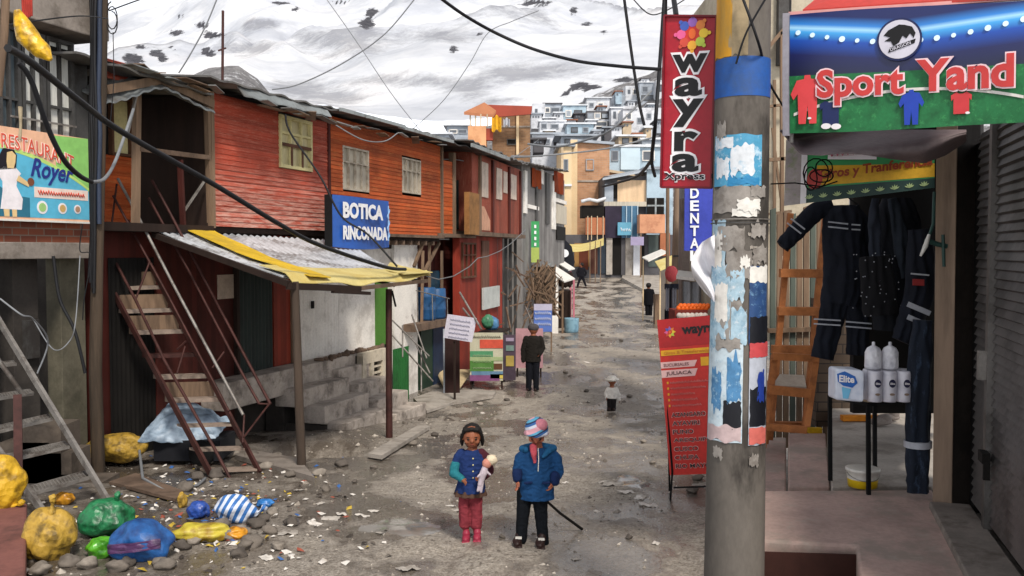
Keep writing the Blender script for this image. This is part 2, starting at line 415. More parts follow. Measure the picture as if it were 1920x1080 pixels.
def mountain():
    def ridge(px):
        T=[(-900,200),(100,70),(200,47),(240,34),(320,18),(400,-6),(520,-60),(800,-140),(1200,-200),(3000,-260)]
        for (a,ya),(b,yb) in zip(T,T[1:]):
            if px<=b: return ya+(yb-ya)*(px-a)/(b-a)
        return -260
    rocks=[(335,62,20,7),(405,66,24,9),(388,95,9,5),(385,46,16,8),(300,98,16,8),(312,112,14,6),(250,105,14,6),(345,30,10,5),(400,100,14,9),(262,115,20,10),
           (690,45,20,10),(700,20,14,12),(850,92,13,9),(1005,6,36,9),(1075,20,10,8),(530,5,20,5),(560,18,10,6),(1130,60,10,5),(640,5,22,5),(270,88,12,4),(330,90,9,4),(900,62,8,5),(1100,45,14,5),
           (1085,160,22,7),(1120,168,26,8),(1060,180,18,6),(1170,150,24,7)]
    grey=[(560,165,90,18),(760,150,110,15),(640,185,80,14),(500,45,40,10),(960,140,60,16),(880,165,50,14),(1040,130,70,12),(600,215,90,14),(940,190,90,10),(470,90,40,8),(850,70,80,14)]
    us=[-700+i*7.5 for i in range(380)]; n=150; w=len(us); vs=[]; rk=[]; gy=[]
    for j in range(n+1):
        t=j/n; D=520+t*2300
        for px in us:
            s=(px-960)/1700; ytop=ridge(px)
            y=470-(470-ytop)*(.28+.72*t**.8)
            z=CZ+(470-y)/1700*D
            x=s*D
            q=V((x*.0035,D*.0025,1))
            rg=1-abs(mnoise.noise(q*1.3))*2
            lw=min(1,max(.12,(px-120)/380)) if D>1500 else 1
            z+= lw*(85*mnoise.fractal(q*.55,1.1,2.1,5)+75*rg+5*mnoise.fractal(q*7,.9,2.2,4))*(.25+.75*t)*(1-.75*max(0,(t-.8)/.2))
            wx=x+.55*(D-1500)+90*mnoise.noise(V((x*.002,D*.002,9)))
            c1=1-2*abs(mnoise.noise(V((wx*.0042,D*.0007,4)))); c2=1-2*abs(mnoise.noise(V((wx*.013,D*.002,14))))
            z+=lw*(75*c1+22*c2)*(.2+.8*t)*(1-.8*max(0,(t-.8)/.2))
            vs.append(V((x,D,z)))
            # photo-matched outcrops, by where they lie on the slope
            yy=540-((z-CZ)/D+math.tan(PITCH))/(1-(z-CZ)/D*math.tan(PITCH))*1700*1.0
            r=0
            for (cx,cy,rx,ry) in rocks: r+=1.15*math.exp(-(((px-cx)/(rx*1.15))**2+((yy-cy)/(ry*1.15))**2))
            g_=0
            for (cx,cy,rx,ry) in grey: g_+=math.exp(-(((px-cx)/rx)**2+((yy-cy)/ry)**2))
            cr_=max(0,c1-.78)/.22*max(0,.35+mnoise.noise(V((x*.003,D*.003,33)))*2)
            rk.append(min(1,r)); gy.append(min(1,g_+cr_))
    mb=MB(); mb.smooth=True
    mb.add(vs,[[j*w+i,j*w+i+1,(j+1)*w+i+1,(j+1)*w+i] for j in range(n) for i in range(w-1)])
    N=NT('snow_and_rock'); p=N.pos()
    at=N.n('ShaderNodeAttribute'); at.attribute_name='rock'; ag=N.n('ShaderNodeAttribute'); ag.attribute_name='scree'
    n1=N.noise(p,.03,8,.85); n2=N.noise(p,.006,6,.7); n3=N.noise(N.pos((1.0,.35,3.2),math.radians(20)),.0032,7,.62)
    snow=N.ramp(n2,[(.36,'#b0b3bb'),(.5,'#c3c5ca'),(.62,'#d3d2d4')])
    snow=N.mix(N.ramp(n3,[(.46,0.0),(.6,.38)]),snow,'#8b8f99')
    def thr(a,nz,lo,hi,k=1.0):
        ad=N.n('ShaderNodeMath',operation='MULTIPLY_ADD'); N.l(a,ad.inputs[0]); ad.inputs[1].default_value=k; N.l(nz,ad.inputs[2])
        return N.ramp(ad.outputs[0],[(lo,0.0),(hi,1.0)])
    g2=N.n('ShaderNodeMath',operation='MULTIPLY'); N.l(thr(ag.outputs['Fac'],n1,.66,.9,.4),g2.inputs[0]); g2.inputs[1].default_value=.6
    snow=N.mix(g2.outputs[0],snow,'#5f6068')
    base=N.mix(thr(at.outputs['Fac'],n1,.80,.83,.42),snow,N.ramp(n1,[(.4,'#2b2c32'),(.7,'#605f64')]))
    N.l(base,N.b.inputs['Base Color']); N.b.inputs['Roughness'].default_value=.9; N.b.inputs['Specular IOR Level'].default_value=.1; N.bump(N.mix(.5,n1,n3),.35,9)
    ob=mb.build('mountain',N.m)
    for nm,data in (('rock',rk),('scree',gy)):
        a=ob.data.attributes.new(nm,'FLOAT','POINT'); a.data.foreach_set('value',data)
    tag(ob,'snow covered mountain flank with scattered dark rocks filling the skyline','mountain',kind='structure')
mountain()
# puddles
def puddle(px,py,rx,ry,seed,name='puddle'):
    c=G(px,py); mb=MB(); n=40; pts=[]
    for k in range(n):
        a=2*math.pi*k/n; r=1+.35*mnoise.noise(V((math.cos(a)*1.3,math.sin(a)*1.3,seed)))+.12*mnoise.noise(V((math.cos(a)*5,math.sin(a)*5,seed)))
        x=c.x+rx*r*math.cos(a); y=c.y+ry*r*math.sin(a); pts.append((x,y))
    N='muddy_water'
    if N not in MATS:
        T=NT(N); p=T.pos(); T.l(T.ramp(T.noise(p,3,4),[(.35,'#6f6a64'),(.65,'#8f8b87')]),T.b.inputs['Base Color']); T.b.inputs['Roughness'].default_value=.12
        T.bump(T.noise(p,14,3),.12,.01); MATS[N]=T.m
    zc=max(gz(x,y) for x,y in pts)*.5+c.z*.5+.012
    mb.smooth=True
    rings=[]
    for s in (0.02,.35,.7,1):
        for x,y in pts:
            X=c.x+(x-c.x)*s; Y=c.y+(y-c.y)*s; rings.append(V((X,Y,gz(X,Y)+.014-(.02 if s==1 else 0))))
    fs=[]
    for i in range(3):
        for k in range(n): fs.append([i*n+k,i*n+(k+1)%n,(i+1)*n+(k+1)%n,(i+1)*n+k])
    mb.add(rings,fs)
    tag(mb.build(name,MATS[N]),'shallow grey puddle in the muddy road','puddle',kind='structure')
puddle(757,988,.42,.42,1); puddle(1185,905,.22,.5,5)
# ------------------------------------------------------------------ pavement on the right (three levels)
R=Fr((3.37,6.44),(3.37+.3,7.44),-1)     # right-hand shop front, n points into the street
ZP=.65
def slab(name,corners,z1,z0,m,label,cat,bev=.015):
    mb=MB(); mb.prism([V((x,y,z0)) for x,y in corners],(0,0,z1-z0)); return tag(mb.build(name,m,bevel=bev),label,cat)
def XY(px,py,z):
    d=ray(px,py); t=(z-CZ)/d.z; return (d.x*t,t)
blk=MB()
a=XY(1397,920,ZP); b=XY(1748,918,ZP); c=XY(1765,960,ZP); e=XY(1860,1180,ZP); f=XY(1625,1180,ZP); g=XY(1605,1022,ZP); h=XY(1388,1010,ZP)
blk.prism([V((x,y,-.2)) for x,y in (a,h,g,f,e,c,b)],(0,0,ZP+.2))
tag(blk.build('concrete_platform',M['pink'],bevel=.02),'broad worn pink concrete platform at the shop corner with a squared notch in front','platform')
# walkway behind it
tag(MB().prism([V((x,y,-.6)) for x,y in (XY(1560,912,ZP-.01),XY(1745,912,ZP-.01),XY(1850,985,ZP-.01),XY(1960,985,ZP-.01),XY(1900,742,ZP-.01),XY(1552,742,ZP-.01))][::1],(0,0,ZP+.59)).build('pavement',M['conc_pale'],bevel=.01),'raised grey shop pavement','pavement',kind='structure')
s1=[XY(1478,912,.47),XY(1556,912,.47),XY(1548,812,.47),XY(1478,812,.47)]
slab('concrete_step',s1,.47,-.6,M['pink'],'upper pink speckled concrete step between ladder and table','step')
s2=[XY(1425,925,.25),XY(1474,925,.25),XY(1474,820,.25),XY(1425,820,.25)]
slab('concrete_step',s2,.25,-.6,M['pink'],'lower pale pink step partly hidden by the concrete pole','step')
tag(MB().prism([R.pt(-3.5,-.6,-.3),R.pt(-3.5,.30,-.3),R.pt(2.5,.30,-.3),R.pt(2.5,-.6,-.3)],(0,0,ZP+.27)).build('pavement',M['conc']),'grey cement base under the shop front','pavement',kind='structure')
# kerb wedge by shutter
kb=MB(); k=[R.pt(-2.2,.02,0),R.pt(-2.2,.34,0),R.pt(.30,.30,0),R.pt(.30,.02,0)]
kb.prism([p+V((0,0,ZP-.02)) for p in k],(0,0,.07)); tag(kb.build('door_sill',M['conc'],bevel=.01),'long narrow cement sill below the roller shutter','sill')
# ------------------------------------------------------------------ world, sun, camera
w=bpy.data.worlds.new('World'); sc.world=w; w.use_nodes=True; nt=w.node_tree
bg=nt.nodes['Background']; sky=nt.nodes.new('ShaderNodeTexSky'); sky.sky_type='NISHITA'; sky.sun_disc=False
SE,SR=math.radians(48),math.radians(160)
sky.sun_elevation=SE; sky.sun_rotation=SR; sky.altitude=5000; sky.air_density=1.0; sky.dust_density=4; sky.ozone_density=1
hs=nt.nodes.new('ShaderNodeHueSaturation'); hs.inputs['Saturation'].default_value=.15
nt.links.new(sky.outputs[0],hs.inputs['Color']); nt.links.new(hs.outputs[0],bg.inputs[0]); bg.inputs[1].default_value=.145
sd=bpy.data.lights.new('sun','SUN'); sd.energy=1.8; sd.angle=math.radians(10); sd.color=(1,.93,.83)
so=bpy.data.objects.new('sun',sd); COL.objects.link(so); so.location=(0,0,40)
dirv=V((math.sin(SR)*math.cos(SE),math.cos(SR)*math.cos(SE),math.sin(SE)))
so.rotation_euler=(-dirv).to_track_quat('-Z','Y').to_euler()
cam=bpy.data.cameras.new('camera'); co=bpy.data.objects.new('camera',cam); COL.objects.link(co); sc.camera=co
co.location=(0,0,CZ); co.rotation_euler=(math.pi/2-PITCH,0,0); cam.sensor_width=36; cam.lens=36*F/1920; cam.clip_end=12000; cam.clip_start=.05
sc.view_settings.view_transform='Standard'; sc.view_settings.look='None'; sc.view_settings.exposure=1.1
sc.render.resolution_x=1024; sc.render.resolution_y=576
# ================================================================== LEFT ROW
L=Fr((-4.83,14.7),(-1.93,23.4),1)     # main left facade line, n towards the street
def lap(mb, fr, u0,u1,z0,z1, holes=(), h=.085, n0=0, d=.014):
    """lapped clapboards with openings cut out"""
    z=z0; k=0
    while z<z1-1e-4:
        zt=min(z+h,z1); segs=[(u0,u1)]
        for a,b,c,e in holes:
            if zt>c+.01 and z<e-.01:
                ns=[]
                for s,t in segs:
                    if b<=s or a>=t: ns.append((s,t))
                    else:
                        if a>s: ns.append((s,a))
                        if b<t: ns.append((b,t))
                segs=ns
        for s,t in segs:
            j=0 if (t-s)<.2 else .003*math.sin(k*7.1)
            A=[fr.pt(s,n0+d+j,z),fr.pt(t,n0+d+j,z),fr.pt(t,n0+.002,zt),fr.pt(s,n0+.002,zt)]
            mb.add(A,[[0,1,2,3]]); mb.add([fr.pt(s,n0-.02,z),fr.pt(t,n0-.02,z),A[1],A[0]],[[0,1,2,3]])
        z=zt; k+=1
def corr(mb, fr, u0,u1,z0,z1,n=0,pitch=.09,amp=.015):
    m=max(4,int((u1-u0)/pitch*6))
    mb.grid(lambda a,b: fr.pt(u0+(u1-u0)*a,n+amp*math.sin(2*math.pi*(u1-u0)*a/pitch),z0+(z1-z0)*b),m,1,True)
def wind(parent, fr, u0,u1,z0,z1, cols=2, rows=2, fr_m=None, pane_m=None, n=.02, fw=.05, split=.35, deep=.06):
    f=MB(); fr_m=fr_m or M['frame']
    f.fbox(fr,u0,u1,n-deep,n+.03,z0-.001,z0+fw); f.fbox(fr,u0,u1,n-deep,n+.03,z1-fw,z1)
    f.fbox(fr,u0,u0+fw,n-deep,n+.028,z0+fw,z1-fw); f.fbox(fr,u1-fw,u1,n-deep,n+.028,z0+fw,z1-fw)
    for i in range(1,cols):
        c=u0+(u1-u0)*i/cols; f.fbox(fr,c-fw*.35,c+fw*.35,n-.03,n+.022,z0+fw,z1-fw)
    if rows>1:
        c=z1-(z1-z0)*split; f.fbox(fr,u0+fw,u1-fw,n-.03,n+.019,c-fw*.35,c+fw*.35)
    w=f.build('window',fr_m,parent)
    MB().fbox(fr,u0+fw*.5,u1-fw*.5,n-.05,n-.035,z0+fw*.5,z1-fw*.5).build('pane',pane_m or M['curtain'],w)
    return w
def roofsheet(parent, fr, u0,u1,z0,z1,n1=.35,back=-4,rise=.5,m=None,seed=1,name='roof',thick=.03):
    nu=max(6,int((u1-u0)/.12)); 
    def fn(a,b):
        u=u0+(u1-u0)*a; n=n1+(back-n1)*b+ .05*mnoise.noise(V((u*2.3,seed,0)))
        return fr.pt(u,n,z0+(z1-z0)*a+rise*b+.02*math.sin(u*42)+.035*mnoise.noise(V((u*1.4,b*3,seed))))
    return MB().grid(fn,nu,4,True,thick).build(name,m or M['roof'],parent)
Upx=lambda px:L.U(px)
# ---------------- restaurant building, far left
uA,uB=L.U(-260),L.U(172)
B=thing('restaurant_building',L.pt((uA+uB)/2,-1,0),'brick and cement two storey building with the restaurant sign across its upper floor, far left','building')
z_ledge=L.uz(100,485)[1]; z_l2=L.uz(100,455)[1]; z_sb=L.uz(90,413)[1]; z_st=L.uz(90,252)[1]
MB().fbox(L,uA,uB,-.25,0,z_l2,z_sb+.12).build('wall_band',bricks('orange_brick','#8a4a30','#6e3826','#7a6a5e',LA),B)
MB().fbox(L,uA,uB+.05,-.6,.10,z_ledge,z_l2).build('floor_slab',M['conc'],B,bevel=.01)
# upper windows: aluminium frames and hazy panes
zt=z_ledge+3.1
wall_u=[uA,L.U(35),L.U(90),L.U(143)]
MB().fbox(L,L.U(143),uB,-.25,-.02,z_sb,L.uz(150,100)[1]).build('corner_post',M['tin_dark'],B)
for i,(a,b) in enumerate([(-200,0),(0,44),(44,90),(90,143)]):
    u0,u1=L.U(a),L.U(b)
    wind(B,L,u0,u1-.02,z_sb+.02,L.uz(100,72)[1],cols=2,rows=2,fr_m=M['tin_dark'],pane_m=(mat('frosted_pane','#d0cfc8',.35,.3,1.5,.05,stretch=(6,6,.6)) if i!=1 else M['glass']),fw=.045,split=.38)
m=MB()
for zz in (268,284,300,232): 
    z=L.uz(100,zz)[1]; m.fbox(L,L.U(20),L.U(143),.03,.05,z-.012,z+.012)
m.build('window_bar',M['iron_gray'],B)
zc=L.uz(160,66)[1]
MB().fbox(L,uA,L.U(173),-1.2,.35,L.uz(150,62,.35)[1],L.uz(150,30,.35)[1]+.25).build('balcony_slab',M['conc'],B,bevel=.015)
MB().fbox(L,uA,L.U(173),-1.2,.33,L.uz(150,30,.35)[1]+.25,zc+2.2).build('top_wall',MATS['orange_brick'],B)
# dark recessed ground floor with two piers
MB().fbox(L,uA,uB,-2.6,-2.4,-1,z_ledge).build('back_wall',M['shade_black'],B)
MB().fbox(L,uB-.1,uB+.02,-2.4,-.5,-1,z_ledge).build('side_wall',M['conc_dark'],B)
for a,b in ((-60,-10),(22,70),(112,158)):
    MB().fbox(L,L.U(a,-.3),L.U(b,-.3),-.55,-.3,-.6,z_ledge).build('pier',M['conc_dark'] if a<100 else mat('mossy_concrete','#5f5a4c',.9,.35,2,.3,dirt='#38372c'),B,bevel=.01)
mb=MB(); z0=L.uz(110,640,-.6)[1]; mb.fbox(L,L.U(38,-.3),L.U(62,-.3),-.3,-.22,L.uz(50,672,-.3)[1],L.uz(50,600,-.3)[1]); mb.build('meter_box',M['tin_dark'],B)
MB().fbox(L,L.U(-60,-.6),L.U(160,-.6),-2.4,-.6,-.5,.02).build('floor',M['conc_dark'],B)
# ---------------- restaurant sign
def uvn(fr): return fr.u, V((0,0,1)), fr.n
su0,su1=L.U(-52,.12),L.U(169,.12); SH=z_st-z_sb
S=thing('restaurant_sign',L.pt((su0+su1)/2,.12,z_sb),'printed restaurant sign with a woman in white and three plates of food','sign')
def signpoly(parent,fr,n,pts,o,w,h,m,name,t=.004):
    mb=MB(); mb.prism([fr.pt(o[0]+x*w,n,o[1]+y*h) for x,y in pts],fr.n*t); return mb.build(name,m,parent)
def flat(name,c,r=.45): return mat(name,c,r,.06,2,0,fine=6)
SW=su1-su0; O=(su0,z_sb)
MB().fbox(L,su0,su1,.06,.115,z_sb-.02,z_st+.0).build('board',flat('sign_orange','#e3b292'),S)
arc=[(0,0),(1,0),(1,.45)]+[(1-k/14,.36+.42*math.sin(math.pi*(.18+.62*k/14))) for k in range(15)]
signpoly(S,L,.116,[(0,.02),(1,.02),(1,.38)]+[(1-t,.38+.40*(1-(1-t)**2.2)*1.0) for t in [k/14 for k in range(15)]],O,SW,SH,flat('sign_blue','#5ab0cf'),'blue_field',.002)
signpoly(S,L,.117,[(1,.9),(1,.36)]+[(1-t,.38+.40*(1-(1-t)**2.2)) for t in (.1,.2,.3)]+[(.68,.98),(1,1)],O,SW,SH,flat('sign_green','#8cc76c'),'green_field',.002)
signpoly(S,L,.1185,[(1-t,.40+.42*(1-(1-t)**2.2)) for t in [k/14 for k in range(15)]]+[(1-t,.37+.40*(1-(1-t)**2.2)) for t in [k/14 for k in range(14,-1,-1)]],O,SW,SH,flat('sign_lime','#b9d878'),'arc_stripe',.002)
signpoly(S,L,.1185,[(.0,.02),(.46,.02),(.46,.24),(.30,.26),(.15,.42),(0,.3)],O,SW,SH,flat('sign_deep','#2f6f86'),'dark_field',.002)
# woman in white
sk=flat('sign_skin','#e0c18c'); bk=flat('sign_black','#1c1620'); wh=flat('sign_white','#e9e3e6')
cx=.30
signpoly(S,L,.121,[(cx-.05,.02),(cx-.01,.02),(cx-.01,.13),(cx+.01,.13),(cx+.015,.02),(cx+.05,.02),(cx+.05,.16),(cx-.06,.16)],O,SW,SH,sk,'legs',.002)
signpoly(S,L,.1215,[(cx-.08,.1),(cx+.09,.1),(cx+.10,.22),(cx+.05,.36),(cx+.06,.44),(cx+.09,.5),(cx+.05,.56),(cx-.05,.56),(cx-.11,.5),(cx-.06,.4),(cx-.06,.3)],O,SW,SH,wh,'dress',.002)
signpoly(S,L,.1215,[(cx-.09,.52),(cx-.08,.68),(cx-.05,.76),(cx+.03,.77),(cx+.06,.7),(cx+.05,.55)],O,SW,SH,bk,'hair',.002)
signpoly(S,L,.124,[(cx-.02,.55),(cx+.03,.55),(cx+.045,.62),(cx+.05,.7),(cx+.02,.74),(cx-.02,.72),(cx-.025,.62)],O,SW,SH,sk,'face',.002)
signpoly(S,L,.124,[(cx+.07,.48),(cx+.16,.4),(cx+.15,.36),(cx+.05,.42)],O,SW,SH,sk,'arm',.002)
MB().disc(L.pt(su0+(cx+.17)*SW,.124,z_sb+.42*SH),.05,L.u,V((0,0,1)),L.n*.003,12).build('dish',flat('sign_brown','#7a4a34'),S)
for x,r,c in ((.565,.082,'#9cc47a'),(.745,.07,'#c9a566'),(.885,.058,'#b08a70')):
    MB().disc(L.pt(su0+x*SW,.120,z_sb+.14*SH),r*1.0,L.u,V((0,0,1)),L.n*.003,20).build('plate',wh,S)
    MB().disc(L.pt(su0+x*SW,.124,z_sb+.14*SH),r*.68,L.u,V((0,0,1)),L.n*.003,14).build('food',flat('food'+c[1:],c),S)
MB().fbox(L,su0+.5*SW,su1-.02,.118,.122,z_sb+.25*SH,z_sb+.37*SH).build('text_band',flat('sign_cream','#e8d3c8'),S)
up=V((0,0,1))
rd=flat('sign_red','#d8543f')
text('RESTAURANT',L.pt(su0+.235*SW,.123,z_sb+.74*SH),L.u,up,SW*.62,SH*.17,flat('sign_white2','#f0ddd0'),S,off=.05,bow=lambda f:-.10*f*f*SH*1.6+.02)
text('RESTAURANT',L.pt(su0+.235*SW,.128,z_sb+.745*SH),L.u,up,SW*.62,SH*.16,rd,S,off=.0,bow=lambda f:-.10*f*f*SH*1.6+.02)
text('Royer',L.pt(su0+.47*SW,.124,z_sb+.42*SH),L.u,up,SW*.38,SH*.28,flat('sign_navy','#28337e'),S,off=.02,shear=.35,bow=lambda f:-.05*f)
scribble(L.pt(su0+.53*SW,.126,z_sb+.285*SH),L.u,up,SW*.42,SH*.055,rd,S)
MB().fbox(L,su0-.01,su1+.01,.10,.13,z_sb-.03,z_sb-.005).build('frame_rail',M['white'],S)
# yellow plastic bundle and pole up top left
Bd=MB(); 
pts=[P(28,-10,8.2),P(40,40,8.2),P(55,75,8.2),P(72,98,8.2),P(90,108,8.2)]
Bd.tube([P(32,20,8.2),P(42,45,8.2),P(52,68,8.2),P(64,82,8.2),P(80,96,8.2),P(95,112,8.2)],[.03,.075,.10,.085,.08,.02],12)
tag(Bd.build('plastic_bundle',plastic('yellow_plastic','#d6a81c','#8d6a10',11),disp=lambda p:p+V((mnoise.noise(p*9),mnoise.noise(p*9+V((5,0,0))),mnoise.noise(p*9+V((0,7,0)))))*.05),'rolled yellow plastic tied over the cable high at the left edge','plastic bundle')
tag(MB().tube([P(12,-40,8.0),P(8,60,8.0),P(-4,180,8.0)],.035,8).build('wooden_strut',M['wood']),'tilted brown wooden strut beside the yellow plastic bundle','strut')
rb=MB()
for k in range(5): rb.tube([P(42+4*k,-30,8.4),P(43+4*k,10+3*k,8.4),P(45+3.5*k,38-2*k,8.4)],.012,5)
tag(rb.build('cloth_tassel',mat('red_cloth','#a5382e',.9,.3,6,.2)),'red cloth strips dangling behind the yellow plastic bundle','cloth')
tag(MB().tube([P(38,200,8.6),P(39,235,8.6),P(37,262,8.6)],[.02,.012,.015],6).build('hanging_rope',mat('pale_rope','#b5a487',.9,.3,8,.3)),'short pale rope dangling before the restaurant window','rope')
# ---------------- wooden street pole with cables
base=Gd(178,11.75)
D0=base.y
Pl=thing('utility_pole',base,'tall weathered wooden street pole bundled with black cables, in front of the restaurant corner','pole')
MB().tube([base-V((0,0,.3)),P(179,700,D0),P(182,500,D0),P(188,250,D0),P(194,-60,D0)],[.085,.08,.075,.07,.062],12).build('pole',mat('pole_wood','#4d4034',.9,.35,5,.3,stretch=(1,1,.1),dirt='#24201b'),Pl)
cb=MB()
for k,dx in enumerate((-12,-9,-6,-3)):
    cb.tube([P(170+dx+9,520+10*k,D0-.1)]+[P(170+dx+12+2*math.sin(yy*.02+k),yy,D0-.09-.01*k) for yy in (440,360,280,200,120,40,-40)],.018+.004*(k%2),6)
cb.build('cable_bundle',M['cable'],Pl)
MB().tube([P(188,-40,D0-.1)]+[P(186+1.5*math.sin(yy*.03),yy,D0-.1) for yy in (20,90,170,250,330,420)],.03,6).build('conduit',mat('blue_black_pipe','#2b3446',.5,.2,3,0),Pl)
mb=MB(); c=P(210,45,D0)
mb.tube([c+V((.07*math.sin(t),0,.16*math.cos(t)+.01*t)) for t in [k*.5 for k in range(26)]],.008,5); mb.tube([P(212,60,D0),P(214,150,D0),P(206,240,D0)],.006,5)
mb.build('cable_coil',M['cable'],Pl)
# ---------------- second house: porch with pitched hood
u2a,u2b=L.U(176),L.U(397)
zf=L.uz(400,424)[1]; zr=5.2
H2=thing('porch_house',L.pt((u2a+u2b)/2,-1,g0(13.5)),'red wooden house with a deep dark upper porch under a bent tin hood','house')
MB().fbox(L,u2a,u2b,-3.2,0.05,zf-.12,zf).build('porch_floor',M['darkwood'],H2)
MB().fbox(L,u2a,u2b,-3.3,-3.1,zf,zr).build('porch_back_wall',M['shade_black'],H2)
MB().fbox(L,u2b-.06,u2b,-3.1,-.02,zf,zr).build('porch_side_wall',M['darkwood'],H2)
MB().fbox(L,u2a-.9,u2b,-3.1,.0,zr-.1,zr).build('porch_ceiling',M['shade_black'],H2)
# inner left wall piece, lit orange-red, with window
uw=L.U(268,-.9)
mb=MB(); lap(mb,L,L.U(196,-.9),L.U(255,-.9),zf,zf+1.05,h=.1,n0=-.9); mb.build('low_wall',M['clap_orange'],H2)
wind(H2,L,L.U(212,-.9),L.U(250,-.9),zf+1.06,zf+1.95,cols=1,rows=1,pane_m=M['cream'],n=-.9,fw=.04)
MB().fbox(L,u2a-.1,L.U(255,-.95),-1.1,-.95,zf,zr).build('inner_wall',M['shade_black'],H2)
# gable strip red above hood
mb=MB(); lap(mb,L,L.U(200),L.U(262),L.uz(230,152)[1],L.uz(230,116)[1],n0=-.03); mb.build('gable_board',M['clap_red'],H2)
for (x0,y0,x1,y1,w,mm) in ((262,165,255,425,.10,'wood'),(392,182,396,424,.09,'wood'),(340,300,344,424,.05,'iron_red')):
    uu=L.U((x0+x1)/2); MB().bar(L.pt(L.U(x0),.0,L.uz(x0,y0)[1]),L.pt(L.U(x1),.0,zf),w,.08,up=L.n).build('post',M[mm] if mm!='iron_red' else M['red_wall'],H2)
MB().bar(L.pt(L.U(262),.03,L.uz(262,280)[1]),L.pt(L.U(392),.03,L.uz(392,296)[1]),.07,.05,up=L.n).build('porch_rail',M['wood_h'],H2)
MB().bar(L.pt(L.U(345),.02,L.uz(345,395)[1]),L.pt(L.U(383),.02,L.uz(383,340)[1]),.03).build('porch_brace',M['iron_gray'],H2)
MB().bar(L.pt(L.U(238),.05,L.uz(238,250)[1]),L.pt(L.U(258),.05,L.uz(258,170)[1]),.03).build('hood_brace',M['iron_gray'],H2)
# bent hood
def hood(a,b):
    x=196+(400-196)*a; y=160-26*math.exp(-((x-300)/60)**2)+ (24 if x>300 else 0)*((x-300)/100)**1.2 if x>300 else 160-26*math.exp(-((x-300)/60)**2)
    u,z=L.uz(x,y,.35); 
    return L.pt(u,.38-.5*(1-b),z-.22*b+.012*math.sin(a*60))
MB().grid(hood,60,4,True,.03).build('hood',M['tin'],H2)
bp=MB()
for x0,x1,y0,y1 in ((200,300,168,150),(300,400,150,196)):
    u0,z0=L.uz(x0,y0,.3); u1,z1=L.uz(x1,y1,.3); bp.bar(L.pt(u0,.30,z0),L.pt(u1,.30,z1),.05,.12)
bp.build('hood_board',M['wood'],H2)
roofsheet(H2,L,L.U(150,.4),L.U(402,.4),L.uz(170,106,.4)[1],L.uz(400,176,.4)[1],.42,-3.5,.3,M['roof'],3)
MB().fbox(L,u2a-1.2,u2b,-3.1,-3.0,zr,zr+.4)
# lower storey: dark red boards, dark recess with corrugated door
gy=-1.2
MB().fbox(L,L.U(172,-.35),L.U(290,-.35)-.05,-.6,-.35,gy,zf-.12).build('lower_wall',M['red_wall'],H2)
mb=MB(); corr(mb,L,L.U(205,-.3),L.U(300,-.3),-.6,zf-.5,-.33,.09); mb.build('corrugated_gate',M['shade_black'],H2)
MB().fbox(L,L.U(290,-.3),L.U(440,-.3),-.5,-.3,gy,zf-.12).build('lower_wall',M['red_wall'],H2)
# antenna mast behind the roof
ms=MB(); ms.tube([P(417,175,20),P(418,20,20)],.03,6); ms.bar(P(409,95,20),P(424,90,20),.03); tag(ms.build('mast',M['iron_red']),'thin rusty mast rising behind the red houses','mast')
# paper notice on wall
tag(MB().fbox(L,L.U(406,-.3),L.U(440,-.3),-.298,-.285,L.uz(423,560,-.3)[1],L.uz(423,515,-.3)[1]).build('paper_notice',mat('old_paper','#b9a797',.9,.2,5,.1)),'torn pale paper notice pasted on the dark red lower wall','notice')
# ---------------- third house: red clapboard upper storey
u3a,u3b=u2b,L.U(617)
H3=thing('clapboard_house',L.pt((u3a+u3b)/2,-1,g0(16)),'faded red clapboard house with one cream window, above the tin awning','house')
wu=L.rect(524,318,584,222); wu=(wu[0],wu[1],wu[2],wu[3])
mb=MB(); lap(mb,L,u3a,u3b,zf,5.15,[wu]); mb.build('front_wall',M['clap_red'],H3)
MB().fbox(L,u3a,u3b,-3.5,-.03,zf-.12,5.15).build('upper_core',M['darkwood'],H3) if False else None
MB().fbox(L,u3a,u3b,-3.5,-.05,zf-.1,zf-.01).build('floor_beam',M['darkwood'],H3)
MB().fbox(L,u3a,u3a+.05,-3.5,-.05,zf,5.15).build('side_wall',M['darkwood'],H3)
MB().fbox(L,u3a,u3b,-3.6,-3.5,-1,5.15).build('rear_wall',M['darkwood'],H3)
MB().fbox(L,u3a-.03,u3a+.05,-.01,.05,zf-.03,5.15).build('corner_board',M['wood'],H3)
MB().fbox(L,u3b-.05,u3b+.03,-.01,.04,zf-.03,5.15).build('corner_board',M['red_wall'],H3)
w=wind(H3,L,*wu,cols=3,rows=2,fr_m=M['cream'],pane_m=mat('cream_pane','#b8ad84',.5,.25,3,.05,stretch=(3,3,.5)),fw=.06,split=.33)
d=MB(); 
for i in (1,2):
    c=wu[0]+(wu[1]-wu[0])*i/3; d.fbox(L,c-.03,c+.03,.045,.055,wu[2]+.05,wu[3]-.55)
d.fbox(L,wu[0]+.05,wu[1]-.05,.045,.053,wu[3]-.56,wu[3]-.50); d.build('mullion',M['frame'],w)
roofsheet(H3,L,L.U(392,.45),L.U(632,.45),5.24,5.30,.5,-3.6,.35,M['roof'],5)
rs=MB(); 
def rag(a,b):
    x=455+165*a; u,z=L.uz(x,188+30*a+0*b,.55); return L.pt(u,.57-.12*(1-b),5.24-.16*b+.03*mnoise.noise(V((a*14,b,1)))+.05*a)
rs.grid(rag,40,3,True,.02); rs.build('bent_sheet',M['tin'],H3)
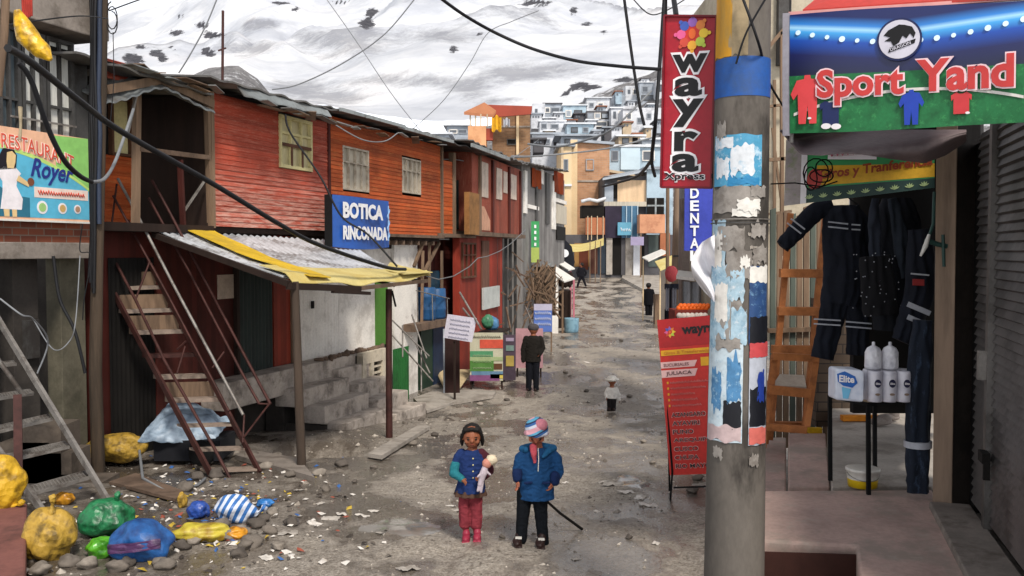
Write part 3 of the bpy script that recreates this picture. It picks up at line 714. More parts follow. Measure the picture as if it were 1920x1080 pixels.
# lower storey
u3g=L.U(441,-.3)
c3=MB(); corr(c3,L,L.U(441,-.3),L.U(507,-.3),.45,zf-.3,-.26,.11,.02); c3.build('corrugated_door',M['dark_metal'],H3)
MB().fbox(L,L.U(436,-.3),u3b,-.6,-.3,gy,.45).build('lower_base',M['conc_dark'],H3)
MB().fbox(L,L.U(436,-.3),L.U(441,-.3),-.3,-.22,.45,zf-.3).build('door_jamb',M['darkwood'],H3)
MB().fbox(L,L.U(507,-.3),L.U(538,-.3),-.4,-.24,.45,zf-.12).build('red_panel',M['red_panel'],H3)
MB().fbox(L,L.U(538,-.3),L.U(546,-.3),-.4,-.2,.45,zf-.12).build('door_post',M['wood'],H3)
MB().fbox(L,L.U(436,-.3),L.U(740,-.3),-.5,-.28,zf-.35,zf-.0).build('lintel',M['darkwood'],H3)
dd=MB(); corr(dd,L,L.U(546,-.3),L.U(632,-.3),.42,zf-.35,-.27,.12,.008); wd=dd.build('white_door',mat('white_metal','#e4dfd8',.6,.12,2,.05,dirt='#9a9189',dirt_amt=.4),H3)
MB().fbox(L,L.U(578,-.3),L.U(582,-.3),-.25,-.22,1.45,1.6).build('padlock',M['shade_black'],wd)
# ---------------- fourth house: orange clapboard
u4a,u4b=u3b+.02,L.U(827)
z4b=zf-.02
H4=thing('orange_house',L.pt((u4a+u4b)/2,-1,g0(20)),'bright orange clapboard house with two barred windows, behind the blue pharmacy sign','house')
wa=L.rect(643,358,692,278); wb=L.rect(754,363,789,298)
mb=MB(); lap(mb,L,u4a,u4b,z4b,5.3,[wa,wb]); mb.build('front_wall',M['clap_orange'],H4)
for q in (wa,wb): wind(H4,L,*q,cols=4,rows=2,fr_m=mat('dull_white_frame','#b3a898',.7,.2,5,.1,dirt='#6e5a48'),fw=.04,split=.36,n=-.012)
MB().fbox(L,u4a,u4b,-.6,-.05,z4b-.14,z4b-.02).build('floor_beam',M['darkwood'],H4)
MB().fbox(L,u4a,u4b+.05,-.02,.08,z4b-.06,z4b+.01).build('sill_board',M['wood_h'],H4)
MB().fbox(L,u4b-.06,u4b+.04,-.1,.06,z4b,5.3).build('corner_board',M['wood'],H4)
MB().fbox(L,u4b,u4b+.02,-3.5,-.1,z4b,5.3).build('side_wall',M['darkwood'],H4)
MB().fbox(L,u4a,u4b,-3.6,-3.5,-1.2,5.2).build('rear_wall',M['darkwood'],H4)
jm=MB()
for px in range(700,826,14):
    uu=L.U(px); jm.fbox(L,uu-.03,uu+.03,-.5,.03,z4b-.24,z4b-.14)
jm.build('joist',M['wood_h'],H4)
roofsheet(H4,L,L.U(618,.4),L.U(845,.4),5.36,5.42,.45,-3.6,.3,M['roof'],9)
r2=MB()
for a,b,n in ((640,700,.5),(690,760,.56),(750,850,.52)):
    r2.bar(L.pt(L.U(a,n),n,5.33),L.pt(L.U(b,n),n,5.33+.02),.05,.07)
r2.build('gutter',M['tin'],H4)
# lower white wall, doors
MB().fbox(L,L.U(632,-.3),L.U(700,-.3),-.4,-.27,.42,z4b-.14).build('white_wall',M['white_wall'],H4)
MB().fbox(L,L.U(700,-.3),L.U(723,-.3),-.45,-.25,.42,1.9).build('green_door',M['green_door'],H4)
MB().fbox(L,L.U(700,-.3),L.U(735,-.3),-.5,-.3,1.9,z4b-.14).build('white_wall',M['white_wall'],H4)
MB().fbox(L,L.U(733,-.3),L.U(777,-.3),-.9,-.22,-1.3,z4b-.14).build('white_pier',M['white_wall'],H4)
MB().fbox(L,L.U(636,-.3),L.U(733,-.3),-.7,-.32,-1.2,.42).build('lower_base',M['conc_dark'],H4)
gm=MB(); corr(gm,L,L.U(733),L.U(764),-1.05,L.uz(748,652)[1],.03,.1,.015); gm.build('green_gate',M['green_metal'],H4)
# understorey beyond white pier: dark open bay with balcony ledge
MB().fbox(L,L.U(777,-.3),L.U(860,-.3),-2.6,-2.4,-1.3,5.3).build('dark_bay',M['shade_black'],H4)
zb_=L.uz(800,605,.1)[1]
MB().fbox(L,L.U(778,.1),L.U(842,.1),-1.6,.1,zb_-.18,zb_).build('ledge',M['wood_h'],H4)
sp_=MB()
for x0,y0,x1,y1 in ((783,500,800,455),(797,605,800,470),(812,600,812,455),(835,600,835,470),(797,520,830,455)):
    sp_.bar(L.pt(L.U(x0),-.1,L.uz(x0,y0)[1]),L.pt(L.U(x1),-.1,L.uz(x1,y1)[1]),.07)
sp_.build('strut',M['wood'],H4)
mb=MB(); lap(mb,L,L.U(796,-.8),L.U(850,-.8),zb_,z4b-.2,h=.12,n0=-.8); mb.build('inner_wall',M['red_wall'],H4)
MB().fbox(L,L.U(812,-.2),L.U(832,-.2),-.3,-.2,-1.2,zb_-.2).build('blue_door',mat('dark_blue_paint','#1c2c44',.6,.3,3,.1),H4)
MB().fbox(L,L.U(790,-.2),L.U(812,-.2),-.35,-.22,-1.2,zb_-.2).build('green_shutter',mat('deep_green','#22382a',.6,.3,3,.1),H4)
# ---------------- BOTICA sign
bu0,bz1=L.uz(622,367,.55); bu1=L.U(733,.55); bz0=L.uz(678,463,.55)[1]; bz1=L.uz(678,371,.55)[1]
Bt=thing('pharmacy_sign',L.pt((bu0+bu1)/2,.55,bz0),'blue hanging banner lettered BOTICA in white on the orange house','sign')
def bb(a,b): return L.pt(bu0+(bu1-bu0)*a,.55+.05*math.sin(a*5),bz0+(bz1-bz0)*b-.05*math.sin(a*3.1)*(1-b))
MB().grid(bb,24,4,True,tuple(-L.n*.03)).build('banner',flat('pharmacy_blue','#2456a8',.4),Bt)
MB().fbox(L,bu0-.05,bu0,.42,.56,bz0,bz1).build('bracket_or_shade',M['black'],Bt)  # black strip painted in for the banner's shadowed left edge
W_=bu1-bu0; Hh=bz1-bz0
wt=flat('letter_white','#e8e8ea')
text('BOTICA',L.pt(bu0+.12*W_,.62,bz0+.56*Hh),L.u,up,W_*.68,Hh*.32,wt,Bt,off=.045)
text('RINCONADA',L.pt(bu0+.12*W_,.62,bz0+.14*Hh),L.u,up,W_*.76,Hh*.28,wt,Bt,off=.045)
cad=MB(); 
c0=L.pt(bu0+.90*W_,.62,bz0+.5*Hh)
cad.tube([c0+L.u*(.05*math.sin(t*2.2))+up*(t*.09-.3) for t in [k*.4 for k in range(18)]],.014,5); cad.bar(c0-up*.36,c0+up*.38,.02); cad.build('serpent_emblem',flat('emblem_blue','#8fb4dc'),Bt)

# ragged sheet ends and battens sticking out along the red and orange eaves
rz=random.Random(17)
for H_,x0,x1,y0,y1 in ((H3,470,625,190,226),(H4,635,840,232,272),(H2,210,390,116,168)):
    for k in range(9):
        t=(k+rz.random())/9; px=x0+(x1-x0)*t; py=y0+(y1-y0)*t; u,z=L.uz(px,py,.45)
        a=L.pt(u,.42+rz.uniform(0,.22),z+rz.uniform(-.05,.04)); b=L.pt(u+rz.uniform(.2,.9),.40+rz.uniform(0,.15),z+rz.uniform(-.09,.04))
        MB().bar(a,b,rz.uniform(.08,.22),.015).build('eave_strip',M[['tin','wood_h','roof','wood'][k%4]],H_)
# ================================================================== AWNING, STEPS, STAIRS
Aw=thing('tin_awning',Gd(563,12.0),'sloping corrugated tin awning with yellow tarp strips over the red house entrance, on two posts','awning')
cA=P(292,431,13.6); cB=P(652,452,18.6); cC=P(800,516,16.2); cD=P(548,524,11.95)
def aw(a,b,off=0):   # a along the street, b from wall to street
    w=cA.lerp(cB,a); o=cD.lerp(cC,a); p=w.lerp(o,b)
    p.z -= .10*math.sin(math.pi*b)*(.4+a) + .08*math.sin(math.pi*a)*b
    p.z += off
    return p
L0=(cB-cA).length
def awc(a,b): 
    p=aw(a,b*.94); p.z+=.017*math.sin(2*math.pi*a*L0/.17)+.02*mnoise.noise(V((a*6,b*3,1))); return p
shm=mat('awning_tin','#c9ccd1',.4,.35,1.0,.12,metal=.25,stretch=(3,1,1),rot=math.radians(-35),dirt='#5d564f',dirt_amt=.75,spec=.5)
MB().grid(awc,190,14,True,.015).build('tin_sheet',shm,Aw)
def strip(a0,a1,b0,b1,off,name,m,parent=Aw,wob=.02,a2=None,a3=None):
    a2=a0 if a2 is None else a2; a3=a1 if a3 is None else a3
    def fn(a,b):
        l=a0+(a2-a0)*b; r=a1+(a3-a1)*b
        l+=.012*mnoise.noise(V((b*6,1,off*50))); r+=.015*mnoise.noise(V((b*6,9,off*50)))
        return aw(l+(r-l)*a,b0+(b1-b0)*b,off+wob*mnoise.noise(V((a*4,b*5,2))))
    return MB().grid(fn,24,24,True,.012).build(name,m,parent)
yt=M['yellow_tarp']
strip(.10,.23,.0,1.0,.07,'yellow_strip',mat('yellow_roof_strip','#d3ae2c',.6,.25,2,.2,dirt='#8d7a3a',dirt_amt=.4),a2=.10,a3=.24,wob=.01)
# front tarp hanging over the outer edge with pointed far end
def tarp(a,b):
    p=aw(-.0+1.04*a,.78+.07*math.sin(a*3.1)*(1-b)*-1+.22*b,.065+.02*mnoise.noise(V((a*7,b*4,5))))
    if b>.82: p.z -= .5*(b-.82)*(.6+.6*math.sin(a*9+1)**2)
    return p
MB().grid(tarp,60,10,True,.012).build('yellow_tarp',yt,Aw)
tipo=cC; 
tp=MB(); tp.grid(lambda a,b:(aw(.78+.22*a,(.82-.25*a)+(.18+.25*a)*b,.085)+(V((.10,.1,-.03))*(a*b))),14,8,True,.012); tp.build('yellow_tarp',yt,Aw)
MB().bar(aw(-.02,1,-.09),aw(.42,1,-.10),.09,.09).build('beam',M['darkwood'],Aw)
MB().bar(aw(.42,1,-.09),aw(1.0,1,-.10),.05,.06).build('beam',M['wood_h'],Aw)
MB().bar(aw(-.02,.02,-.06),aw(-.02,1,-.06),.05,.08).build('side_batten',M['darkwood'],Aw)
MB().bar(aw(.25,1,-.13)+V((0,-.08,0)),aw(.50,1,-.17)+V((0,-.08,0)),.07,.05).build('loose_batten',M['darkwood'],Aw)
rf=MB()
for a in (.2,.45,.7,.95): rf.tube([aw(a,k/8,-.09) for k in range(9)],.025,6)
rf.build('rafter',M['darkwood'],Aw)
b1=Gd(563,12.0); b2=Gd(728,15.3)
MB().tube([b1-V((0,0,.2)),P(561,760,12),P(557,640,12),P(553,528,12)],[.062,.06,.055,.05],9).build('post',mat('grey_post','#463a31',.9,.35,6,.3,stretch=(1,1,.1),dirt='#2c2520'),Aw)
MB().tube([b2-V((0,0,.2)),P(729,700,15.3),P(729,542,15.3)],[.06,.055,.055],9).build('post',M['iron_red'],Aw)
lc=MB(); lc.bar(P(735,545,15.3),P(742,575,15.3),.03); lc.build('loose_strap',M['black'],Aw)
# white cord from the tarp tip to the red slat house
cord=MB(); cord.tube([P(800,518,16.2),P(822,524,17.5),P(850,518,19),P(880,500,21),P(896,484,23)]+[P(896+a*90,484-a*8-46*a*a+0*a,23+7*a) for a in (.2,.45,.7,1)],.012,5)
tag(cord.build('overhead_wire',M['cable_gray']),'slack pale cord running from the yellow tarp tip to the slatted red house','cord')
# ---------------- steps and landing
St=thing('concrete_steps',L.pt(L.U(600),1,-.7),'broad grimy concrete steps rising to the white doors below the awning','steps')
ua,ub,uc=L.U(462,.0),L.U(628,.3),L.U(722,.3)
zz=[.42,.10,-.20,-.50,-.78]
MB().fbox(L,L.U(372,-.3),uc,-.3,.16,-.02,.44).build('landing',M['conc_step'],St,bevel=.02)
nn=[.16,.55,.92,1.3,1.65]
for i in range(1,5):
    MB().fbox(L,ua+.75+.12*i,ub+.1*i,nn[i-1]-.2,nn[i],zz[i]-(.33 if i<4 else .3),zz[i]).build('tread',M['conc_step'],St,bevel=.02)
for i in range(1,5):
    MB().fbox(L,ub+.1*i+.004,uc-.95+.16*i,nn[i-1]-.3,nn[i]-.24,zz[i]-.4,zz[i]+.14).build('tread',M['conc_step'],St,bevel=.02)
MB().fbox(L,ua+.9,uc-.3,-.25,.12,-1.3,-.03).build('support',M['conc_dark'],St)
MB().fbox(L,ua+1.0,uc-.3,.12,.9,-1.3,-.55).build('support',M['conc_dark'],St)
# cream perforated end wall under the landing, right of the steps
u1,u2=L.U(676,.3),L.U(724,.3); pa=MB(); cm2=mat('cream_parapet','#c4b9a6',.9,.25,3,.25,dirt='#6f665b',dirt_amt=.6)
for a,b in ((0,.13),(.32,.42),(.78,1.0)): pa.fbox(L,u1+(u2-u1)*a,u1+(u2-u1)*b,.20,.34,-1.2,.40)
pa.fbox(L,u1,u2,.205,.335,.22,.46); pa.fbox(L,u1,u2,.205,.335,-1.2,-.42)
for k in range(4): pa.fbox(L,u1,u2,.24,.30,-.33+.14*k,-.29+.14*k)
pa.build('end_wall',cm2,St); MB().fbox(L,u1,u2,-.2,.2,-1.2,.40).build('end_core',M['conc_dark'],St)
rb_=MB(); rr5=random.Random(8)
for k in range(16):
    c=L.pt(L.U(600+7.5*k,.1),.1+rr5.uniform(-.05,.05),.44); rb_.ell(c+V((0,0,.03)),(rr5.uniform(.05,.12),.07,rr5.uniform(.03,.08)),nz=.5,nf=1.5,seed=k,nu=9,nv=6)
tag(rb_.build('rubble',M['wood_h']),'brown rubble lying along the edge of the landing by the white doors','rubble',kind='stuff')
# kerb strips before the steps
kb=MB(); kb.prism([G(690,862)+V((0,0,.03)),G(716,866)+V((0,0,.03)),G(806,808)+V((0,0,.03)),G(790,803)+V((0,0,.03))],(0,0,.06)); tag(kb.build('kerb',M['conc_pale']),'short pale kerb stones beyond the second awning post','kerb')
fl=MB(); fl.prism([G(590,905)+V((0,0,.0)),G(560,868),G(446,848),G(440,862)],(0,0,.07)); tag(fl.build('kerb',M['conc']),'broken grey kerb in front of the dark ditch','kerb')
# steps' handrail at far end with thin iron
hr=thing('iron_handrail',G(775,760),'thin grey iron stair rail beside the green gate','handrail')
for a,b in (((772,590),(800,672)),((772,630),(806,700)),((735,600),(805,668)),((735,628),(812,715)),((755,610),(755,670)),((790,655),(790,735))):
    MB().tube([P(*a,19.6),P(*b,19.0)],.018,5).build('rail',M['iron_gray'],hr)
# ---------------- red iron staircase
RS=thing('iron_staircase',G(465,905),'steep rusty red iron staircase with double handrails climbing to the porch','staircase')
Dl=lambda t:13.4+(11.25-13.4)*t       # left side distance along the flight
Dr=lambda t:13.9+(11.75-13.9)*t
def LP(t,dy=0): return P(196+(445-196)*t, 456+60+(923-456-0)*t+dy-0*t, Dl(t))
sl=lambda t:P(190+t*(412-190),505+t*(921-505),Dl(t)); sr=lambda t:P(270+t*(487-270),474+t*(886-474),Dr(t))
MB().bar(sl(-.02),sl(1.0),.035,.09).build('stringer',M['iron_red'],RS)
MB().bar(sr(-.30),sr(1.0),.035,.07).build('stringer',M['iron_red'],RS)
ty=[460,502,545,588,628,672,712,756,800,845,884]
for i,y in enumerate(ty):
    t=(y-505)/(921-505); a=sl(t); b=sr((y-3-474)/(886-474)); 
    dn=(sl(1)-sl(0)); f=V((dn.x,dn.y,0)).normalized()*.20
    mb=MB(); 
    if i<8: mb.hexa([a,b,b-f,a-f]+[q+V((0,0,.055)) for q in (a,b,b-f,a-f)])
    else:
        for k in range(6):
            o=f*(-k/5.0); mb.bar(a+o,b+o,.016,.03)
        mb.bar(a,a-f,.03); mb.bar(b,b-f,.03); 
        for k in range(1,8): q=a.lerp(b,k/8); mb.bar(q,q-f,.01,.02)
    mb.build('tread',mat('stair_tread','#8a7a6e',.8,.3,5,.3,dirt='#3a302b') if i!=5 else M['iron_red'],RS)
    if i in (0,1,2,3,4,7): 
        c=a-f*1.1; d=b-f*1.1
        MB().hexa([c-V((0,0,.0)),d,d+f*.02,c+f*.02]+[q+V((0,0,.26)) for q in (c,d,d+f*.02,c+f*.02)]).build('riser_board',M['wood'],RS)
def rail(pts,r=.02,nm='handrail',m='iron_red'): MB().tube(pts,r,6).build(nm,M[m],RS)
rail([P(198,456,13.3),P(254,562,12.8),P(308,675,12.2),P(400,837,11.5),P(445,923,11.25)],.022)
rail([P(212,367,13.5),P(315,554,12.9),P(429,771,12.0)],.018)
rail([P(221,335,13.6),P(256,400,13.4),P(323,530,12.9),P(456,778,12.0)],.022,m='iron_gray')
rail([P(279,371,13.9),P(355,510,13.4),P(454,700,12.5),P(486,757,12.3)],.02)
rail([P(285,338,14.0),P(319,400,13.8),P(410,575,13.2),P(507,758,12.3)],.022)
for a,b in (((254,562,12.8),(281,490,13.0)),((332,655,12.3),(348,640,12.6)),((332,700,12.2),(347,650,12.5)),((398,690,12.3),(420,660,12.5)),((457,820,11.6),(505,757,12.3)),((507,758,12.3),(486,757,12.3)),((455,830,11.8),(458,778,12.0)),((205,455,13.3),(219,345,13.6))):
    rail([P(*a),P(*b)],.014,'brace')
# ---------------- grey iron staircase at the left edge
GS=thing('iron_staircase',G(150,960),'grey galvanised iron staircase with mesh treads at the left edge','staircase')
def g2(nm,pts,r=.028,m='iron_gray'): MB().bar(P(*pts[0]),P(*pts[1]),.04,.07).build(nm,M[m],GS)
g2('stringer',((-60,505,11.2),(203,940,9.6))); g2('stringer',((-40,795,9.4),(86,966,9.0)))
MB().tube([P(-40,622,9.6),P(44,742,9.5),P(60,737,9.9)],.024,6).build('handrail',M['iron_gray'],GS)
MB().bar(P(33,740,9.5),P(35,930,9.3),.08,.08).build('post',M['iron_red'],GS)
for (x0,x1,yl,yr,D1,D2) in ((-40,30,690,683,10.0,10.6),(-30,62,752,738,9.8,10.4),(-25,98,815,786,9.6,10.2),(8,130,866,838,9.5,10.0),(62,174,926,894,9.2,9.8)):
    a,b=P(x0,yl,D1),P(x1,yr,D2); f=V((-.17,.25,0)); mb=MB()
    mb.bar(a,b,.02,.035); mb.bar(a+f,b+f,.02,.035)
    for k in range(0,19): q=a.lerp(b,k/18); mb.bar(q,q+f,.014,.02)
    for k in (1,2,3,4): mb.bar(a+f*k/5,b+f*k/5,.008,.02)
    mb.build('tread',M['iron_gray'],GS)
# dark block walls behind that stair
rb=MB(); a,b=XY(-60,930,.05),(0,0)
blk2=MB(); c=[XY(-80,1075,.16),XY(48,1080,.16),XY(50,968,.16),XY(38,942,.16),XY(-80,938,.16)]
Bk=MB(); Bk.prism([V((x,y,-.4)) for x,y in [XY(-120,1240,.2),XY(44,1240,.2),XY(51,943,.2),XY(-120,938,.2)]],(0,0,.6)); tag(Bk.build('concrete_block',M['redblock'],bevel=.02),'dull red painted concrete block in the lower left corner','block')
st=MB()
for k,(x,y,r) in enumerate([(70,800,.28),(45,830,.3),(95,850,.25),(100,890,.2),(160,905,.2)]): 
    p=P(x,y,10.9); st.box(p.x-r,p.x+r,p.y,p.y+.5,-.6,p.z)
tag(st.build('stone_footing',mat('footing_stone','#5b5148',.95,.4,2,.5,dirt='#2f2923')),'rough stone footing under the grey iron staircase','footing')
# ================================================================== FURTHER LEFT ROW
Q5=Fr((-1.93,23.4),(-1.05,25.4),1)
H5=thing('narrow_shack',Q5.pt(1,-1,-.9),'narrow dark shack with one red panel squeezed between orange and slatted houses','shack')
q=lambda px,o=0:Q5.U(px,o)
MB().fbox(Q5,-.0,Q5.L+.1,-2.5,-2.3,-1,5.4).build('back_wall',M['shade_black'],H5)
mb=MB(); lap(mb,Q5,q(829),q(848),3.05,4.95,h=.12); mb.build('red_panel',M['clap_orange'],H5)
MB().fbox(Q5,q(848),q(853),-.1,.04,3.0,5.2).build('post',M['wood'],H5)
MB().fbox(Q5,0,Q5.L,-.3,.05,2.95,3.05).build('floor_beam',M['wood_h'],H5)
MB().fbox(Q5,0,Q5.L,-2.3,-1.2,2.95,3.05).build('floor',M['darkwood'],H5)
for a,b,c in ((866,872,'#3f5a58'),(873,880,'#22302f'),(856,862,'#2a2523')):
    MB().grid(lambda s,t:Q5.pt(q(a)+(q(b)-q(a))*s,-.35+.04*math.sin(s*9),3.2+1.35*t),10,2,True,.01).build('cloth',mat('cloth'+c[1:],c,.9,.3,4,.2),H5)
roofsheet(H5,Q5,-.1,Q5.L+.3,5.35,5.3,.5,-2.5,.2,M['tin_dark'],2)
mb=MB(); lap(mb,Q5,.1,Q5.L,-1.0,2.9,h=.14,n0=-.7); mb.build('lower_wall',M['red_wall'],H5)
N_=Fr((-1.05,25.4),(.27,31),1); LN=math.atan2(5.6,1.32)
H6=thing('slatted_house',N_.pt(2.5,-1,-.9),'red brown boarded house with a row of tall whitewashed window strips','house')
qn=lambda px,o=0:N_.U(px,o); zn=lambda px,py,o=0:N_.uz(px,py,o)[1]
slat=boards('brown_red_upright','#8f4230',.3,LN,fade='#c39a83',fade_amt=.55,dark='#4a1c14',axis='x')
MB().fbox(N_,qn(885),qn(975),-3,0,3.15,5.35).build('upper_wall',slat,H6)
for x0,x1,y0,y1 in ((902,914,305,370),(930,940,316,374),(943,950,322,362),(957,967,328,374)):
    u0,u1,z0,z1=N_.rect(x0,y0,x1,y1); MB().fbox(N_,u0,u1,.0,.03,z0,z1).build('window',mat('chalk_pane','#c3b2a4',.8,.25,4,.1),H6)
for px in (898,922,953,974):
    MB().fbox(N_,qn(px)-.06,qn(px)+.10,.0,.06,3.1,5.3).build('batten',M['red_wall'] if px>900 else M['wood'],H6)
u0,u1,z0,z1=N_.rect(902,388,918,432); MB().prism([N_.pt(u0,.0,z0),N_.pt(u1,.0,z0),N_.pt(u1,.0,z0+.3),N_.pt(u0+.3,.0,z1),N_.pt(u0,.0,z1)],N_.n*.02).build('pale_patch',mat('pale_patch','#bd8f76',.8,.3,4,.1),H6)
u0,u1,z0,z1=N_.rect(928,395,940,412); 
u0=qn(879,.3); MB().fbox(N_,qn(880,.2),qn(899,.2)-.02,.06,.2,zn(890,440,.2),zn(890,362,.2)).build('wood_panel',mat('tan_panel','#8a6238',.8,.35,4,.15),H6)
MB().fbox(N_,qn(884),qn(980),-2.9,.1,3.02,3.14).build('floor_beam',M['wood_h'],H6)
roofsheet(H6,N_,qn(880,.4),qn(984,.4),5.42,5.42,.5,-3.2,.25,M['roof'],4)
MB().bar(N_.pt(qn(885,.5),.5,5.3),N_.pt(qn(955,.5),.5,5.34),.06,.1).build('gutter',M['tin'],H6)
MB().fbox(N_,qn(862,-.2),qn(942,-.2),-.4,-.2,-1.2,3.02).build('lower_wall',boards('red_lower_upright','#8c2f20',.25,LN,fade='#a9654c',fade_amt=.4,dark='#4a160e',axis='x'),H6)
wind(H6,N_,*N_.rect(866,455,891,521,-.18),cols=3,rows=2,fr_m=M['frame'],pane_m=M['curtain'],n=-.17,fw=.05,split=.35)
MB().fbox(N_,qn(905,-.15),qn(918,-.15),-.2,-.16,.9,2.9).build('worn_board',mat('worn_brown','#6a4a3c',.9,.4,5,.2,stretch=(1,1,.2)),H6)
wb=MB().fbox(N_,qn(907,-.1),qn(937,-.1),-.16,-.1,zn(920,578,-.1),zn(920,538,-.1)); wb=tag(wb.build('notice_board',mat('white_board','#b9bcb8',.7,.2,3,.05)),'white notice board on the red lower wall of the slatted house','notice')
MB().fbox(N_,qn(942,-.2),qn(985,-.2),-2.0,-1.8,-1.2,3.02).build('dark_bay',M['shade_black'],H6)
mb=MB()
for px,w_ in ((944,.06),(953,.1),(962,.06),(970,.1),(979,.06)): mb.fbox(N_,qn(px),qn(px)+w_,-.3,-.2,-1,3.0)
mb.build('bay_post',M['tin_dark'],H6)
# L7 grey shack
Q7=Fr((.49,33),(2.47,42),1); L7=math.atan2(9,1.98)
H7=thing('plank_shack',Q7.pt(4,-1,-.8),'pale grey plank house with orange cloths at its upper openings','house')
q7=lambda px,o=0:Q7.U(px,o); z7=lambda px,py,o=0:Q7.uz(px,py,o)[1]
gp=boards('grey_planks','#7d7a78',.35,L7,fade='#b5afaa',fade_amt=.6,dark='#3b3735',axis='x')
MB().fbox(Q7,q7(978),q7(1058),-3.5,0,-1,z7(1015,318)).build('front_wall',gp,H7)
roofsheet(H7,Q7,q7(972,.5),q7(1064,.5),z7(975,303,.5),z7(1060,318,.5),.55,-3.5,.3,M['roof'],6)
for x0,x1,y0,y1,m_ in ((995,1012,318,352,'#b4501f'),(1036,1054,322,362,'#a3451f')):
    u0,u1,z0,z1=Q7.rect(x0,y0,x1,y1); MB().grid(lambda s,t:Q7.pt(u0+(u1-u0)*s,.05+.04*math.sin(s*9),z0+(z1-z0)*t),12,2,True,.02).build('cloth',mat('orange_cloth'+m_[1:],m_,.8,.3,3,.1),H7)
for x0,x1,y0,y1,m_ in ((981,986,320,400,'white_wall'),(1012,1017,318,345,'white_wall'),(1022,1028,325,420,'tin_dark'),(1003,1006,350,490,'tin_dark'),(1040,1060,374,381,'white_wall'),(985,1008,385,392,'white_wall'),(1034,1040,340,430,'white_wall'),(1042,1060,385,420,'curtain'),(1042,1058,425,450,'shade_black')):
    u0,u1,z0,z1=Q7.rect(x0,y0,x1,y1); MB().fbox(Q7,u0,u1,.0,.06,z0,z1).build('batten',M[m_],H7)
# green banner, black flag
p0,p1=P(996,415,33.5),P(1011,492,33.5)
gb=thing('vertical_banner',V((p0.x,33.5,p1.z)),'narrow green and yellow vertical banner hanging on the grey plank house','banner')
MB().box(p0.x,p1.x,33.5,33.54,p1.z+.55,p0.z).build('green_field',flat('banner_green','#3f9a5c'),gb)
MB().box(p0.x,p1.x,33.5,33.54,p1.z,p1.z+.55).build('yellow_field',flat('banner_lime','#a4b55c'),gb)
for k in range(4): MB().box(p0.x+.11,p1.x-.11,33.47,33.5,p0.z-.25-.22*k,p0.z-.13-.22*k).build('print_mark',wt,gb)
p0=P(1046,452,46); p1=P(1077,492,46)
bf=thing('black_banner',V((p0.x,46,p1.z)),'black tarpaulin with a white round emblem above the street stall','banner')
MB().prism([P(1044,470,46),P(1050,452,46),P(1060,450,46),P(1072,462,46),P(1078,492,46),P(1074,500,46),P(1050,496,46)],(0,.1,0)).build('cloth',mat('black_cloth','#15171f',.8,.3,3,.1),bf)
MB().disc(P(1059,475,45.9),.2,V((1,0,0)),up,(0,-.02,0),18).build('round_emblem',wt,bf)
# ================================================================== FAR END OF THE STREET AND THE TOWN BEHIND
def xz(px,py,D): p=P(px,py,D); return p.x,p.z
gw_=mat('frame_grey','#8d9299',.7,.1,1,0)
def house(name,label,x0,x1,yt,yb,D,dep,wm,feats=(),roof=None,skew=0,cat='house',top=.0,group=None,side=None):
    a,zt_=xz(x0,yt,D); b,_=xz(x1,yt,D); zb_=P(x0,yb,D).z if yb else -2
    h=thing(name,V(((a+b)/2,D,zb_)),label,cat,group)
    y2=D+dep
    MB().prism([V((a,D,zb_)),V((b,D,zb_)),V((b,D,P(x1,yt+skew,D).z)),V((a,D,zt_))],(0,dep,0)).build('wall',wm,h)
    if roof:
        rm,ov=roof; z=zt_
        MB().prism([V((a-ov,D-ov,z)),V((b+ov,D-ov,P(x1,yt+skew,D).z)),V((b+ov,D-ov,P(x1,yt+skew,D).z+.22)),V((a-ov,D-ov,z+.22))],(0,dep+ov*2,.0)).build('roof',rm,h)
    for ft in feats:
        nm,fx0,fy0,fx1,fy1,fm=ft[:6]; out=ft[6] if len(ft)>6 else .08
        u0,t0=xz(fx0,fy0,D-out); u1,t1=xz(fx1,fy1,D-out)
        mb=MB(); mb.box(min(u0,u1),max(u0,u1),D-out,D+.02,min(t0,t1),max(t0,t1)); o=mb.build(nm,fm,h)
        if nm=='window' and (fx1-fx0)>5:
            fb=MB(); w_=.07*D/75
            fb.box(u0-w_,u0,D-out-.03,D,t1,t0); fb.box(u1,u1+w_,D-out-.03,D,t1,t0); fb.box(u0-w_,u1+w_,D-out-.04,D,t0,t0+w_); fb.box(u0-w_,u1+w_,D-out-.05,D,t1-w_,t1)
            fb.build('frame',[M['white_wall'],M['tin_dark'],gw_][int(fx0)%3],o)
    return h
dk=M['shade_black']
ww=mat('far_white','#c9cbd0',.8,.18,.5,.1,dirt='#8c8c90',dirt_amt=.6,bdist=.05); gw=mat('far_grey','#9ba2ab',.6,.25,.5,.1,dirt='#6b6e74',dirt_amt=.6,bdist=.05)
bw=mat('far_blue','#a3b6c3',.6,.2,.5,.1,dirt='#76848f',dirt_amt=.6,bdist=.05); bg_=mat('far_beige','#bda98e',.8,.2,.5,.1,dirt='#86745f',dirt_amt=.5,bdist=.05)
pk=mat('far_peach','#d09a70',.8,.2,.5,.1,dirt='#a9734e',bdist=.05); sn=mat('snowy_roof','#d5d8dd',.6,.12,.6,.1,dirt='#9a9da4'); cr=mat('far_cream','#d2b994',.8,.15,.5,.1)
br=bricks('far_brick','#b98c6a','#aa7d5c','#a89684',0,.45,.16); bn=bricks('far_brown_brick','#8f6c4c','#7c5b40','#8a7a68',0,.45,.16)
winm=mat('far_window','#4e535b',.3,.3,1,0,spec=.5); bl=mat('far_bright_blue','#3f6683',.6,.2,.8,.05); rr=mat('red_roof','#93402f',.7,.2,.5,.05)
gd=mat('far_dark_grey','#4f4d50',.8,.3,.6,.1); lil=mat('lilac','#948aa6',.7,.1,1,.0); ora=mat('far_orange','#a06446',.8,.25,.7,.1)
